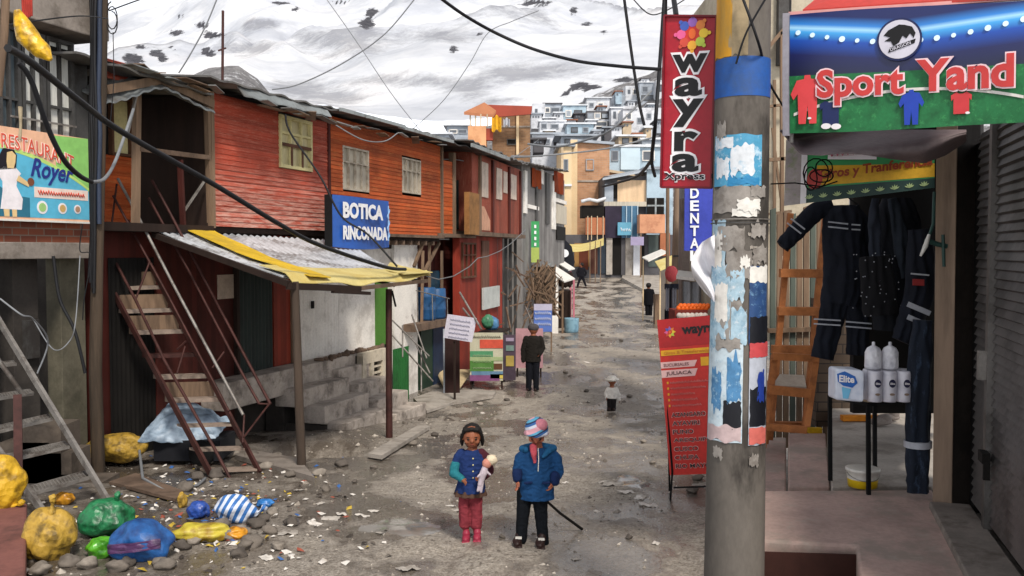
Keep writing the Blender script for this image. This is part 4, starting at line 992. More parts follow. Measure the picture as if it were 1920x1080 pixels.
# uphill town, farthest first
T=[
('white box house with three dark openings high on the slope',1173,1198,161,200,238,bg_ if 0 else ww,(('window',1177,168,1182,176,winm),('window',1188,168,1194,176,winm)),None),
('tall pale house with a wide dark window at the top of the slope',1199,1229,155,205,232,gw,(('window',1205,163,1214,172,winm),('window',1204,180,1225,187,winm)),(sn,.3)),
('pale house right of the tall pale house on the slope',1230,1262,150,215,228,ww,(('window',1234,160,1241,170,winm),),None),
('snow roofed white house above the grey blue house',1100,1143,184,215,215,ww,(('window',1106,194,1112,200,winm),('window',1122,194,1130,200,winm)),(sn,.5)),
('small white house tucked beside the rocks of the slope',1150,1172,178,205,220,gw,(('window',1155,186,1161,193,winm),),None),
('grey house with dark windows left of the grey blue house',1020,1052,195,235,190,gw,(('window',1023,203,1030,210,winm),('window',1034,203,1048,212,winm)),(gd,.3)),
('narrow white house behind the roof with laundry',998,1022,194,238,186,ww,(('window',1003,204,1008,211,winm),),None),
('grey blue house with one plain front in the hillside row',1056,1099,198,236,180,bw,(('window',1062,208,1070,218,gw),('window',1078,208,1090,218,winm)),(sn,.3)),
('dark framed house of posts and glass on the slope',1099,1143,208,240,172,gd,(('window',1103,213,1112,221,gw),('window',1116,213,1125,221,gw),('window',1129,213,1139,221,gw),('floor_band',1099,224,1143,227,ww),('window',1104,229,1137,236,winm)),None),
('white house with two tall windows right of the dark framed house',1146,1172,203,245,168,ww,(('window',1150,209,1155,222,winm),('window',1161,209,1168,222,winm)),(sn,.3)),
('broad white house with a stepped parapet on the right of the slope',1168,1250,202,262,160,ww,(('window',1176,214,1183,223,winm),('window',1196,222,1206,230,winm),('window',1214,214,1220,222,winm),('parapet',1168,199,1196,204,ww,.3)),None),
('white box house over the brown brick house',1012,1060,228,262,140,ww,(('window',1016,233,1024,240,winm),('window',1034,234,1046,240,winm)),(sn,.2)),
('pale blue house with a flat light roof',1063,1113,233,262,135,bw,(('window',1072,240,1082,247,winm),('window',1094,240,1102,247,winm)),(sn,.4)),
('low white house above the grey roof of the brick house',998,1052,252,292,118,ww,(('window',1006,260,1016,267,winm),('door',1038,262,1044,280,gd),('window',1022,262,1030,268,winm)),(gw,.4)),
('low grey house with a dark window strip at the left of the valley',838,878,236,275,125,gw,(('window',843,244,856,249,winm),('window',860,244,874,249,winm)),(sn,.5)),
('flat grey tin shed at the foot of the snow left of the red roof',800,842,252,282,105,gw,(('window',808,259,822,263,winm),),(sn,.4)),
('white shed between the low grey house and the tall brick house',864,902,262,300,98,ww,(('window',870,270,878,277,winm),),(gw,.4)),
('beige house with a dark doorway under a snowy roof',1160,1204,256,300,122,bg_,(('door',1186,258,1196,272,dk),('window',1168,260,1178,268,winm)),(sn,.5)),
('grey tin walled house right of the beige house',1204,1262,262,320,118,gw,(('window',1212,272,1222,282,winm),('window',1232,272,1243,282,winm)),(sn,.3)),
('long low house with grey sheet roof beside the orange brick house',1052,1112,256,300,112,gw,(('window',1060,262,1070,268,winm),),(gw,.8)),
]
for (lb,x0,x1,yt_,yb,D,wm,fs,rf_) in T:
    house('hillside_house',lb,x0,x1,yt_,yb+25,D,7,wm,fs,rf_,group='houses climbing the far slope')
rh=random.Random(12)
small=[(1006,214,178),(1030,222,165),(1048,212,182),(1072,226,160),(1086,214,172),(1110,226,150),(1128,216,176),(1140,240,140),(1156,238,150),(1184,190,210),(1206,212,185),(1222,196,200),(1120,246,132),(1090,256,122),(1030,246,135),(1010,262,110),(1058,244,150),(1176,230,158),(1216,240,140),(1240,226,150),(1195,252,130),(850,246,130),(890,250,115),(1128,200,205),(1160,172,222),(1210,148,236)]
for k,(x,y,D) in enumerate(sorted(small,key=lambda q_:-q_[2])):
    w_=rh.uniform(10,20); h_=rh.uniform(9,14); wm=[ww,gw,bw,bg_,gd,ww][rh.randrange(6)]
    fs=[('window',x-w_/2+2+5*j,y+3,x-w_/2+5+5*j,y+6.5,winm,.12) for j in range(int(w_/6))]
    house('hillside_house','small pale house wedged among the dense rows on the slope',x-w_/2,x+w_/2,y,y+h_+14,D-3,5,wm,fs,([sn,gw,gd,mat('rust_roof','#8a5a44',.8,.3,.5,.1)][rh.randrange(4)],.35),group='small houses wedged in the hillside rows')
# tall brick house with red roof
tb=house('brick_house','tall brown brick house with a red tilted roof terrace and yellow washing',923,994,214,400,86,8,bn,(('window',952,262,966,270,dk),('window',926,300,940,318,dk),('floor_band',923,236,994,239,M['conc']),('pillar',968,205,973,290,cr,.3)),None)
p=[P(870,214,84),P(925,219,84),P(998,213,84),P(998,198,84),P(908,196,84)]
MB().prism([P(908,196,84),P(998,199,84),P(996,214,84),P(925,220,84)],(0,.3,0)).build('roof_fascia',rr,tb)
MB().hexa([P(908,197,84),P(870,215,82.5),P(925,220,83.8),P(930,212,84)]+[q_+V((0,0,.25)) for q_ in (P(908,197,84),P(870,215,82.5),P(925,220,83.8),P(930,212,84))]).build('roof_slope',mat('orange_roof','#a0694a',.8,.2,1,.1),tb)
MB().box(P(877,0,83).x,P(911,0,83).x,83,87,P(890,300,83).z,P(890,236,83).z).build('terrace_wall',pk,tb)
po=MB()
for px in (880,890,900,912): po.box(P(px,0,83.2).x,P(px,0,83.2).x+.12,83.2,83.3,P(px,237,83).z,P(px,213,83).z)
po.build('terrace_post',bg_,tb)
MB().box(P(911,0,83.3).x,P(924,0,83.3).x,83.3,84,P(890,262,83).z,P(890,240,83).z).build('red_parapet',rr,tb)
ld=MB().grid(lambda a,b:P(922+18*a,218+27*b+3*math.sin(a*9),82.8)+V((0,.1*math.sin(a*12),0)),14,5,True,.02)
tag(ld.build('laundry',mat('yellow_cloth','#d8a022',.8,.25,4,.2)),'yellow washing hung out on the terrace of the tall brick house','laundry')
tag(MB().grid(lambda a,b:P(944+12*a,222+14*b+2*math.sin(a*9),82.8)+V((0,.1*math.sin(a*12),0)),14,5,True,.02).build('laundry',mat('grey_cloth','#b9bac0',.8,.2,4,.2)),'pale grey washing beside the yellow washing on the brick terrace','laundry')
# orange brick house and cream corner
house('brick_house','large plain orange brick house with cream corner columns at the end of the street',1078,1143,266,520,79,8,br,(('column',1070,262,1082,500,cr,.5),('window',1100,300,1112,318,br),('floor_band',1082,338,1143,341,M['conc_pale'])),(gw,.4),skew=6)
house('cream_house','narrow cream house left of the orange brick house',1050,1072,275,520,77,6,cr,(('column',1052,272,1056,500,bg_,.3),('window',1058,300,1064,318,winm),('band',1050,345,1072,349,ww,.2)),(gw,.3))
house('blue_house','pale blue tin clad house above the street end',1142,1262,276,520,84,8,bw,(('panel',1164,276,1200,318,mat('pale_blue_panel','#b9cbd6',.6,.1,1,.05),.2),('window',1206,284,1226,300,winm),('window',1148,284,1158,300,winm)),(sn,.3))
house('brick_house','low orange brick house in front of the pale blue house',1140,1194,322,520,80,3,br,(('window',1150,330,1160,338,winm),),(bg_,.2),skew=10)
# row at street end
D=74
sh=house('street_house','shack with peach curtains under a grey sheet roof at the street end',1133,1215,330,445,D,5,gd,(('curtain',1158,338,1213,378,mat('peach_curtain','#d3b593',.9,.2,1.5,.2,stretch=(3,3,.3)),.1),('post',1134,345,1150,380,gw,.15),('railing',1133,378,1215,387,M['curtain'],.5),('opening',1150,342,1157,372,dk,.1)),None)
MB().hexa([P(1130,338,73),P(1212,322,73),P(1214,318,77),P(1133,334,77)]+[q_+V((0,0,.15)) for q_ in (P(1130,338,73),P(1212,322,73),P(1214,318,77),P(1133,334,77))]).build('roof',gw,sh)
house('street_house','blue grey walled house with a dark open upper floor right of the peach curtains',1213,1262,318,445,73.5,5,bw,(('opening',1213,371,1245,402,dk,.06),('brace',1214,384,1245,387,M['tin'],.1),('brace',1228,371,1231,402,M['tin'],.12)),(gw,.3))
g1=house('street_shop','ground floor shop row with grey pillars and a black doorway at the street end',1050,1262,440,522,72.5,4,gd,(
 ('wall_panel',1077,456,1105,500,mat('ochre_wall','#8f6a3c',.8,.25,1,.1),.06),('door',1086,464,1103,506,mat('rust_door','#5a2a18',.8,.3,1,.1),.1),('door',1107,456,1120,513,mat('brown_door','#4a2a20',.8,.3,1,.1),.1),
 ('door',1122,456,1136,513,mat('blue_black_door','#232d38',.6,.3,1,.1),.1),('pillar',1137,445,1148,515,M['conc_pale'],.25),('doorway',1149,446,1164,515,dk,.1),('door',1165,450,1172,516,gd,.15),
 ('pillar',1173,446,1187,518,M['conc_pale'],.15),('pillar',1188,442,1200,520,ww,.4),('doorway',1201,446,1208,520,dk,.1),('door',1216,440,1234,500,mat('grey_green_door','#46504e',.7,.3,1,.1),.1),('pillar',1238,437,1256,480,rr if 0 else ora,.3)),None)
b1_=thing('balcony',P(1118,440,72),'orange boarded balcony with pale uprights at the street end','balcony')
MB().box(P(1100,0,71.6).x,P(1136,0,71.6).x,71.6,72.5,P(1118,440,71.6).z,P(1118,408,71.6).z).build('parapet',ora,b1_)
mb=MB()
for px in (1103,1110,1121,1132): mb.box(P(px,0,71.5).x,P(px,0,71.5).x+.06,71.5,71.6,P(px,450,71.5).z,P(px,405,71.5).z)
mb.build('upright',bg_,b1_)
MB().box(P(1092,0,72).x,P(1134,0,72).x,72.1,74,P(1100,408,72).z,P(1100,385,72).z).build('dark_recess',dk,b1_)
MB().tube([P(1090,378,71.8),P(1105,374,71.8),P(1120,377,71.8),P(1136,372,71.8)],.14,8).build('rolled_canopy',ww,b1_)
b2_=thing('blue_stair_box',P(1180,445,72),'bright blue timber box with small sky blue sign hanging over the street end','structure')
MB().box(P(1168,0,72).x,P(1199,0,72).x,72,73,P(1180,446,72).z,P(1180,386,72).z).build('box',bl,b2_)
MB().box(P(1136,0,72.2).x,P(1168,0,72.2).x,72.1,73,P(1150,446,72).z,P(1150,386,72).z).build('dark_side',mat('purple_black','#2c2536',.8,.3,1,.1),b2_)
MB().box(P(1160,0,71.8).x,P(1186,0,71.8).x,71.7,71.9,P(1170,441,71.8).z,P(1170,417,71.8).z).build('sign_board',mat('sky_blue_sign','#5f9ab4',.6,.1,1,0),b2_)
o=P(1164,434,71.69); scribble(V((o.x,71.69,o.z)),V((1,0,0)),up,.75,.32,wt,b2_,5)
mb=MB(); [mb.box(P(px,0,71.9).x,P(px,0,71.9).x+.07,71.88,71.98,P(px,446,72).z,P(px,386,72).z) for px in (1176,1186,1197)]; mb.build('batten',bw,b2_)
b3_=thing('balcony',P(1225,437,70),'peach boarded balcony on thin posts right of the blue box','balcony')
MB().box(P(1202,0,70).x,P(1250,0,70).x,70,71.5,P(1225,437,70).z,P(1225,402,70).z).build('parapet',mat('peach_board','#c08a6a',.8,.2,1,.1,dirt='#8e553f'),b3_)
for px in (1204,1254): MB().box(P(px,0,69.9).x-.05,P(px,0,69.9).x+.05,69.8,69.95,.3,P(px,437,70).z).build('post',M['wood'],b3_)
tag(MB().box(P(1185,0,69).x,P(1210,0,69).x,69,69.1,P(1190,460,69).z,P(1190,444,69).z).build('hanging_sign',lil),'small plain lilac sign hanging left of the peach balcony','sign')
aw2=thing('shop_awning',P(1095,456,68),'thin yellow cloth awning over the ochre shop at the street end','awning')
MB().grid(lambda a,b:P(1050+82*a,456-10*a+3*b*0,71-4*b)+V((0,0,-.25*math.sin(math.pi*a)-.5*b)),16,4,True,.05).build('cloth',M['yellow_tarp'],aw2)
for px in (1108,1118,1128): MB().bar(V((P(px,0,67).x,67,.1)),V((P(px,0,67).x,67,P(px,452,67).z)),.06).build('pole',M['wood'],aw2)
# far right pavement kerb
pv=MB(); pv.prism([G(1166,526)+V((0,0,0)),G(1236,566),G(1300,580),G(1330,520),G(1168,518)],(0,0,.22)); tag(pv.build('pavement',M['conc_pale']),'pale raised pavement at the far right bend','pavement',kind='structure')
# ---------------------------------------------------------------- left side stalls, 28-45 m away
ws=thing('market_stall',Gd(1045,38),'street stall with pale slanted tarpaulins beside a cream wall panel','stall')
def quadslab(pts,th=.05): 
    pts=[V(p_) for p_ in pts]; return MB().hexa(pts+[p_+V((0,0,th)) for p_ in pts])
quadslab([P(1018,503,38),P(1058,530,36.5),P(1078,524,38),P(1036,497,40)]).build('tarpaulin',M['white'],ws)
quadslab([P(1036,489,41),P(1066,508,39.5),P(1078,505,41),P(1046,484,43)]).build('tarpaulin',M['white'],ws)
quadslab([P(1008,496,37),P(1030,500,37),P(1045,485,41),P(1018,482,40)]).build('roof_sheet',M['tin'],ws)
pnl=P(1036,590,37); MB().box(P(1036,0,37).x,P(1048,0,37).x,37,37.1,gz(pnl.x,37)-.1,P(1040,522,37).z).build('cream_panel',M['white_wall'],ws)
for px,D_,y_ in ((1055,37,526),(1076,38.5,522),(1070,41,508)):
    q_=Gd(px,D_); MB().bar(q_,V((q_.x,D_,P(px,y_,D_).z)),.08).build('pole',mat('pink_pole','#b56a78',.7,.2,3,0) if px!=1055 else M['wood'],ws)
MB().box(P(1048,0,39).x,P(1072,0,39).x,39,40.5,-1,P(1060,545,39).z).build('counter',M['darkwood'],ws)
gm2=MB()
for k in range(9):
    p_=P(1050+2.6*k,528+random.uniform(-6,4),39.2); gm2.ell(p_,(.12,.12,.3),nu=8,nv=5)
gm2.build('hanging_goods',M['darkwood'],ws)
tag(MB().lathe(Gd(1072,37)+V((0,0,-.02)),[(.0,0),(.26,0),(.29,.1),(.30,.55),(.31,.6),(.27,.6),(.26,.1),(0,.1)],18).build('plastic_drum',plastic('pale_blue_drum','#7ea3b4','#5a7c90',4,bump=.1)),'pale blue plastic drum at the foot of the market stall','drum')
# wood pile shack
wp=thing('firewood_heap',Gd(1010,33),'tangled heap of grey brown sticks and scrap timber beside the stall','heap')
mb=MB(); rnd=random.Random(4)
for k in range(95):
    a=P(rnd.uniform(984,1040),rnd.uniform(500,592),32.6+rnd.random()*1.6); d=V((rnd.uniform(-1,1),rnd.uniform(-.5,.5),rnd.uniform(-1,1.6))).normalized()*rnd.uniform(.3,1.1)
    mb.bar(a-d*.5,a+d*.5,rnd.uniform(.02,.06))
mb.build('sticks',M['wood'],wp)
mb=MB(); mb.grid(lambda a,b:P(982+60*a,500+92*b,34.6)+V((0,.25*mnoise.noise(V((a*5,b*5,2))),0)),14,12,True); mb.build('backing_scrap',mat('scrap_brown','#4c3f33',.95,.5,1.5,.6,dirt='#1f1914'),wp)
# blue banner
bb_=thing('blue_banner',Gd(1017,31),'small blue lettered banner standing before the firewood heap','banner')
a,b=P(1001,570,31),P(1035,622,31)
MB().box(a.x,b.x,31,31.03,b.z,a.z).build('sheet',mat('banner_blue','#5470b5',.6,.15,2,.05),bb_)
MB().box(a.x,b.x,30.99,31.0,a.z-.22,a.z).build('pale_heading',mat('banner_pale','#b3b0c4',.6,.1,2,.0),bb_)
for i,s_ in enumerate(('VENTA DE','COMIDAS','Y BEBIDAS')): scribble(V((a.x+.04,30.985,a.z-.36-.19*i)),V((1,0,0)),up,(b.x-a.x)*.86,.10,wt,bb_)
for px in (1002,1034): q_=Gd(px,31.1); MB().bar(q_,V((q_.x,31.1,a.z)),.05).build('post',M['wood'],bb_)
# ---------------------------------------------------------------- boards before the slatted house
wn_=thing('notice_sign',Gd(855,21.2),'white handwritten notice board propped on a dark post near the green gate','sign')
a=[P(839,589,21),P(894,597,21),P(885,642,21),P(831,633,21)]
MB().prism(a,(0,.04,0)).build('board',mat('paper_white','#c6c2cf',.8,.08,2,.05),wn_)
uu=(a[1]-a[0]).normalized(); vv=V((-uu.z*-1,0,0)); vv=V((-uu.z,0,uu.x))
for i,s_ in enumerate(('SE VENDE','AQUI HAY','CUARTOS DE','ALQUILER','RAZON AQUI')):
    o=a[0]+uu*.09-vv*(.14+.1*i)+V((0,-.006,0)); scribble(o,uu,vv,.46,.05,mat('ink','#474b70',.8,.1,3,0),wn_)
MB().bar(Gd(852,21.1),P(852,640,21.1),.05).build('post',M['darkwood'],wn_)
db=thing('dark_door',Gd(850,22),'dark maroon door leaf standing under the white handwritten notice','door')
a,b=P(834,640,22),P(862,715,22); MB().box(a.x,b.x,22,22.06,gz(a.x,22)-.05,a.z+.3).build('leaf',mat('maroon','#2e1916',.8,.3,3,.1),db); MB().box(a.x-.04,a.x,21.98,22.06,gz(a.x,22)-.05,a.z+.3).build('edge_strip',gw,db)
ps=thing('menu_board',Gd(912,23),'large colourful printed menu poster with green and red bands behind the man','poster')
a,b=P(881,624,23),P(943,714,23); W1=b.x-a.x; H1=a.z-b.z
MB().box(a.x,b.x,23,23.05,b.z,a.z).build('board',mat('poster_pale','#b9b59e',.6,.1,2,0),ps)
for y0,y1,c,x0_,x1_ in ((.0,.12,'#7c4a74',0,.9),(.12,.2,'#5f7f9a',.05,1),(.2,.42,'#4f7c3a',0,.72),(.42,.5,'#9aa87c',0,1),(.5,.62,'#4e8a62',0,.7),(.68,.86,'#c4503c',.3,1),(.05,.14,'#c9b452',.62,1),(.24,.36,'#5a3a22',.72,.98)):
    MB().box(a.x+x0_*W1,a.x+x1_*W1,22.985,23.0,b.z+y0*H1,b.z+y1*H1).build('band',mat('ps'+c[1:],c,.6,.2,4,0),ps)
scribble(V((a.x+.06,22.98,b.z+.89*H1)),V((1,0,0)),up,W1*.85,H1*.06,mat('ink_dark','#2a2a26',.8,.1,3,0),ps)
for i,s_ in enumerate(('CALDO','ADOBO','TRUCHA')): scribble(V((a.x+.08,22.975,b.z+(.53-.13*i-.02)*H1)),V((1,0,0)),up,W1*.55,H1*.045,mat('poster_ink','#a9b592',.8,.1,3,0),ps)
for px in (883,941): q_=Gd(px,23.1); MB().bar(q_-V((0,0,.05)),V((q_.x,23.1,a.z)),.05).build('leg',M['darkwood'],ps)
ps2=thing('dark_poster',Gd(953,24.2),'narrow dark poster with a yellow patch right of the menu poster','poster')
a,b=P(943,628,24.2),P(967,706,24.2); MB().box(a.x,b.x,24.2,24.25,b.z-.1,a.z).build('board',mat('poster_dark','#4a3c48',.6,.3,4,0),ps2)
for y0,y1,c in ((.25,.5,'#a8924a'),(.62,.75,'#6f857e'),(.85,.93,'#9a8aa0')): MB().box(a.x+.08,b.x-.05,24.18,24.2,b.z+y0*(a.z-b.z),b.z+y1*(a.z-b.z)).build('band',mat('pd'+c[1:],c,.6,.2,4,0),ps2)
MB().bar(Gd(945,24.3),P(945,640,24.3),.05).build('leg',M['darkwood'],ps2)
ps3=thing('pink_board',Gd(990,25.2),'plain faded pink board behind the standing man','board')
a,b=P(967,616,25.2),P(1018,690,25.2); MB().box(a.x,b.x,25.2,25.25,b.z,a.z).build('sheet',mat('faded_pink','#b0858a',.8,.2,2,.05),ps3)
MB().bar(Gd(970,25.3),P(970,618,25.3),.05).build('leg',M['darkwood'],ps3); MB().bar(Gd(1014,25.3),P(1014,618,25.3),.05).build('leg',M['darkwood'],ps3)
# cream offcut, stone slab
c_=[G(816,712)+V((0,0,.25)),G(822,714)+V((0,0,.28)),G(886,716)+V((0,0,.3)),G(858,740)+V((0,0,.06)),G(836,739)+V((0,0,.03))]
tag(MB().prism(c_,(0,.03,.03)).build('wood_offcut',mat('cream_ply','#c0ab86',.8,.15,3,.1)),'cream plywood offcut lying below the white handwritten notice','board')
c_=[G(775,752),G(820,735),G(930,738),G(925,748),G(850,760),G(800,776)]
tag(MB().prism([p_+V((0,0,.01)) for p_ in c_],(0,0,.06)).build('cement_patch',M['conc_pale']),'flat pale cement patch in front of the green gate','pavement',kind='structure')
# ledge goods
bt=thing('barrel',L.pt(L.U(800,.0),-.1,zb_),'','barrel')
def barrel(x,y,z,r,h,m,label,g='blue plastic barrels on the ledge'):
    mb=MB(); mb.lathe(V((x,y,z)),[(0,0),(r*.92,0),(r,.06),(r,h*.3),(r*1.04,h*.33),(r,h*.36),(r,h*.68),(r*1.04,h*.71),(r,h*.74),(r*.97,h-.02),(r*.9,h),(0,h)],18)
    return tag(mb.build('barrel',m),label,'barrel',g)
bpy.data.objects.remove(bt)
blu=mat('barrel_blue','#24507c',.45,.2,3,.05); blu2=mat('barrel_dark','#1d3a4c',.45,.2,3,.05)
zL=L.uz(800,605,.1)[1]
for px,n_,r,h,m_,lb in ((798,-.25,.26,.85,blu,'bright blue barrel at the left of the ledge above the dark bay'),(818,-.2,.25,.80,blu,'bright blue barrel in the middle of the ledge'),(806,-.7,.27,1.25,blu2,'tall teal barrel at the back of the ledge')):
    p_=L.pt(L.U(px,n_),n_,zL+.001); barrel(p_.x,p_.y,zL+.001,r,h,m_,lb)
lr=thing('ledge_railing',L.pt(L.U(810,.1),.1,zL),'thin grey railing along the ledge with barrels','railing')
for a,b in (((780,545),(842,560)),((782,520),(783,605)),((810,552),(811,605)),((838,558),(839,608))): MB().tube([L.pt(L.U(a[0],.08),.08,L.uz(*a,.08)[1]),L.pt(L.U(b[0],.08),.08,L.uz(*b,.08)[1])],.015,5).build('rail',M['iron_gray'],lr)
zg=N_.uz(915,620,.5)[1]
tb_=thing('goods_table',N_.pt(qn(915,.6),.6,-.9),'dark rough table carrying a green bundle in front of the slatted house','table')
MB().fbox(N_,qn(896,.6),qn(938,.6),.3,.9,zg-.06,zg).build('top',M['darkwood'],tb_)
for a in (900,935): MB().fbox(N_,qn(a,.6),qn(a,.6)+.06,.35,.42,-1.0,zg-.06).build('leg',M['darkwood'],tb_)
p_=N_.pt(qn(914,.6),.6,zg+.28); tag(MB().ell(p_,(.17,.17,.19),nz=.3,seed=4).build('green_bundle',plastic('mint','#4c8a68','#2f5c46',6)),'mint green bundle on the dark goods table','bundle')
p_=N_.pt(qn(926,.6),.55,zg+.18); tag(MB().ell(p_,(.2,.2,.2),nz=.2,seed=6).build('blue_bundle',plastic('skyb','#4f7fa8','#345a7c',6)),'blue bundle beside the green bundle on the goods table','bundle')
for k,(a,b,lb) in enumerate((((862,548,21.5),(903,618,20.8),'long pale pole leaning above the handwritten notice'),((868,578,22.6),(882,596,22.2),'short pale pole leaning beneath the longer one'),((985,575,29),(1012,640,27.5),'grey pole leaning by the blue banner'))):
    tag(MB().tube([P(*a),P(*b)],.025,6).build('leaning_pole',M['iron_gray']),lb,'pole')
cl=MB()
for k in range(20):
    px=rnd.uniform(935,990); py=rnd.uniform(470,640); a=P(px,py,28+rnd.random()*3); cl.bar(a,a+V((rnd.uniform(-.5,.5),rnd.uniform(-.3,.3),rnd.uniform(-.8,.8))),rnd.uniform(.02,.05))
tag(cl.build('timber_clutter',M['wood_h']),'clutter of thin grey timbers in the dark gap after the slatted house','timber',kind='stuff')
# ---------------------------------------------------------------- right side, 12-45 m
q_=Gd(1270,26)
tp_=thing('timber_pole',q_,'pale thin timber pole rising behind the hanging red sign','pole')
MB().tube([q_-V((0,0,.2)),P(1267,500,26),P(1272,340,26),P(1276,100,26)],[.13,.12,.11,.1],10).build('pole',mat('pale_pole','#8d7866',.85,.3,4,.2,stretch=(1,1,.1)),tp_)
mb=MB()
for z in (150,330,480): mb.bar(P(1262,z,25.9),P(1280,z,25.9),.05)
mb.build('band',M['tin_dark'],tp_)
q_=Gd(1252,30); tag(MB().tube([q_,P(1252,360,30),P(1254,60,30)],.06,8).build('thin_pole',M['wood']),'thin dark pole just left of the pale timber pole','pole')
rst=thing('tarp_stall',Gd(1235,40),'roadside stall with one cream and one yellow tarpaulin flap on the right','stall')
quadslab([P(1204,484,42),P(1216,491,40.5),P(1252,474,41),P(1240,469,43)]).build('tarpaulin',M['white'],rst)
quadslab([P(1228,492,40),P(1238,508,38.5),P(1270,495,39),P(1262,480,41)]).build('tarpaulin',M['yellow_tarp'],rst)
for px,D_,y_ in ((1206,42,486),(1238,39,505)): q_=Gd(px,D_); MB().bar(q_,V((q_.x,D_,P(px,y_,D_).z)),.055).build('pole',cr,rst)
MB().box(P(1242,0,42).x,P(1266,0,42).x,42,42.3,-1,P(1240,500,42).z).build('back_panel',mat('stall_grey','#6d655e',.9,.3,1,.2),rst)
MB().box(P(1232,0,40.5).x,P(1243,0,40.5).x,40.5,41,-1,P(1236,552,40.5).z).build('crate_seat',M['wood'],rst)
# near right stall goods 
ns=thing('goods_stall',Gd(1290,18),'crowded stall with white cloths and hanging goods behind the red standing sign','stall')
MB().box(P(1282,0,19).x,P(1345,0,19).x,19,19.3,-1,P(1300,372,19).z).build('back_wall',mat('stall_dark','#7c6f68',.9,.4,1.5,.2),ns)
quadslab([P(1268,523,18),P(1302,527,17.4),P(1310,516,18.6),P(1272,512,19)],.06).build('white_table_top',M['white'],ns)
MB().grid(lambda a,b:P(1280+36*a,528+48*b,17.6)+V((0,.06*math.sin(a*14),0)),18,4,True,.02).build('grey_cloth',mat('grey_cloth2','#8f8f92',.9,.2,3,.2),ns)
for x0,x1,y0,y1,c in ((1248,1254,540,580,'#c9c9d2'),(1260,1268,540,580,'#c9c9d2'),(1246,1272,532,540,'#4d4f5c'),(1246,1272,580,598,'#2c2c34'),(1255,1259,540,580,'#3a3c48')):
    a,b=P(x0,y0,18.5),P(x1,y1,18.5); MB().grid(lambda s,t:V((a.x+(b.x-a.x)*s,18.5+.04*math.sin(s*12),b.z+(a.z-b.z)*t)),10,3,True,.03).build('hanging_trousers',mat('ht'+c[1:],c,.9,.15,3,.1),ns)
a,b=P(1252,505,22),P(1266,522,22); tag(MB().ell((a+b)/2,(.16,.14,.2),nz=.1).build('red_umbrella_bundle',mat('pinkred','#b8484c',.7,.2,4,.1)),'small red bundle hanging by the pale timber pole','bundle')
fr_=[]
rf_=thing('fruit_display',Gd(1298,15),'row of orange fruit on a dark red cloth above the red standing sign','fruit')
MB().box(P(1270,0,15).x,P(1332,0,15).x,15,15.6,P(1300,600,15).z-1.2,P(1300,582,15).z).build('cloth_counter',mat('dark_red_cloth','#6e2a22',.9,.25,3,.1),rf_)
for k in range(16):
    p_=P(1273+3.6*k,578-4*(k%2),15.2); MB().ell(p_,.05,nu=8,nv=6).build('orange',mat('orange_fruit','#e0641c',.5,.2,6,.1),rf_)
for k in range(7): 
    p_=P(1274+8*k,592,14.97); MB().ell(p_,(.05,.04,.05),nz=.2,seed=k).build('packet',mat('pale_packet','#bdb2aa',.6,.3,6,.1),rf_)
# dental sign
ds=thing('dental_sign',P(1304,480,13.5),'tall narrow blue sign lettered vertically DENTAL behind the hanging red sign','sign')
a,b=P(1284,352,13.5),P(1336,470,13.5); MB().prism([V((a.x,13.5,b.z)),V((b.x,13.5,b.z-.02)),V((b.x,13.5,a.z)),V((a.x,13.5,a.z))],(0,.04,0)).build('board',mat('dental_blue','#3a46a8',.5,.15,2,0),ds)
for i,ch in enumerate('DENTAL'): 
    o=P(1294,372+23.5*i,13.48); text(ch,V((o.x,13.48,o.z)),V((1,0,0)),up,.13,.155,wt,ds,off=.03)
# houses behind the pole, right
rw=house('cream_building','cream plastered building with brown timber poles behind the concrete pole',1436,1600,-150,640,13.5,6,mat('cream_plaster','#b3a894',.85,.2,1.2,.15,dirt='#7a6c5a'),(('window',1462,-60,1480,120,M['tin_dark'],.1),),None,cat='building')
for (x0,y0,x1,y1,w_) in ((1452,150,1452,420,.04),(1466,60,1466,480,.05),(1440,90,1478,45,.05),(1440,200,1480,195,.04),(1440,300,1480,297,.05),(1448,240,1470,420,.03),(1436,402,1484,396,.04)):
    MB().bar(P(x0,y0,13.3),P(x1,y1,13.3),w_).build('timber_brace',M['wood'],rw)
MB().box(P(1282,0,24).x,P(1352,0,24).x,24,30,-1,P(1300,345,24).z)
house('grey_building','pale grey building glimpsed between the hanging sign and the stalls',1284,1420,330,600,24,.8,mat('greyb','#8d8d90',.85,.25,1,.1,dirt='#5c5a5a'),(('window',1322,365,1334,395,winm,.1),),None,cat='building')
# ================================================================== RIGHT FOREGROUND
X=V((1,0,0))
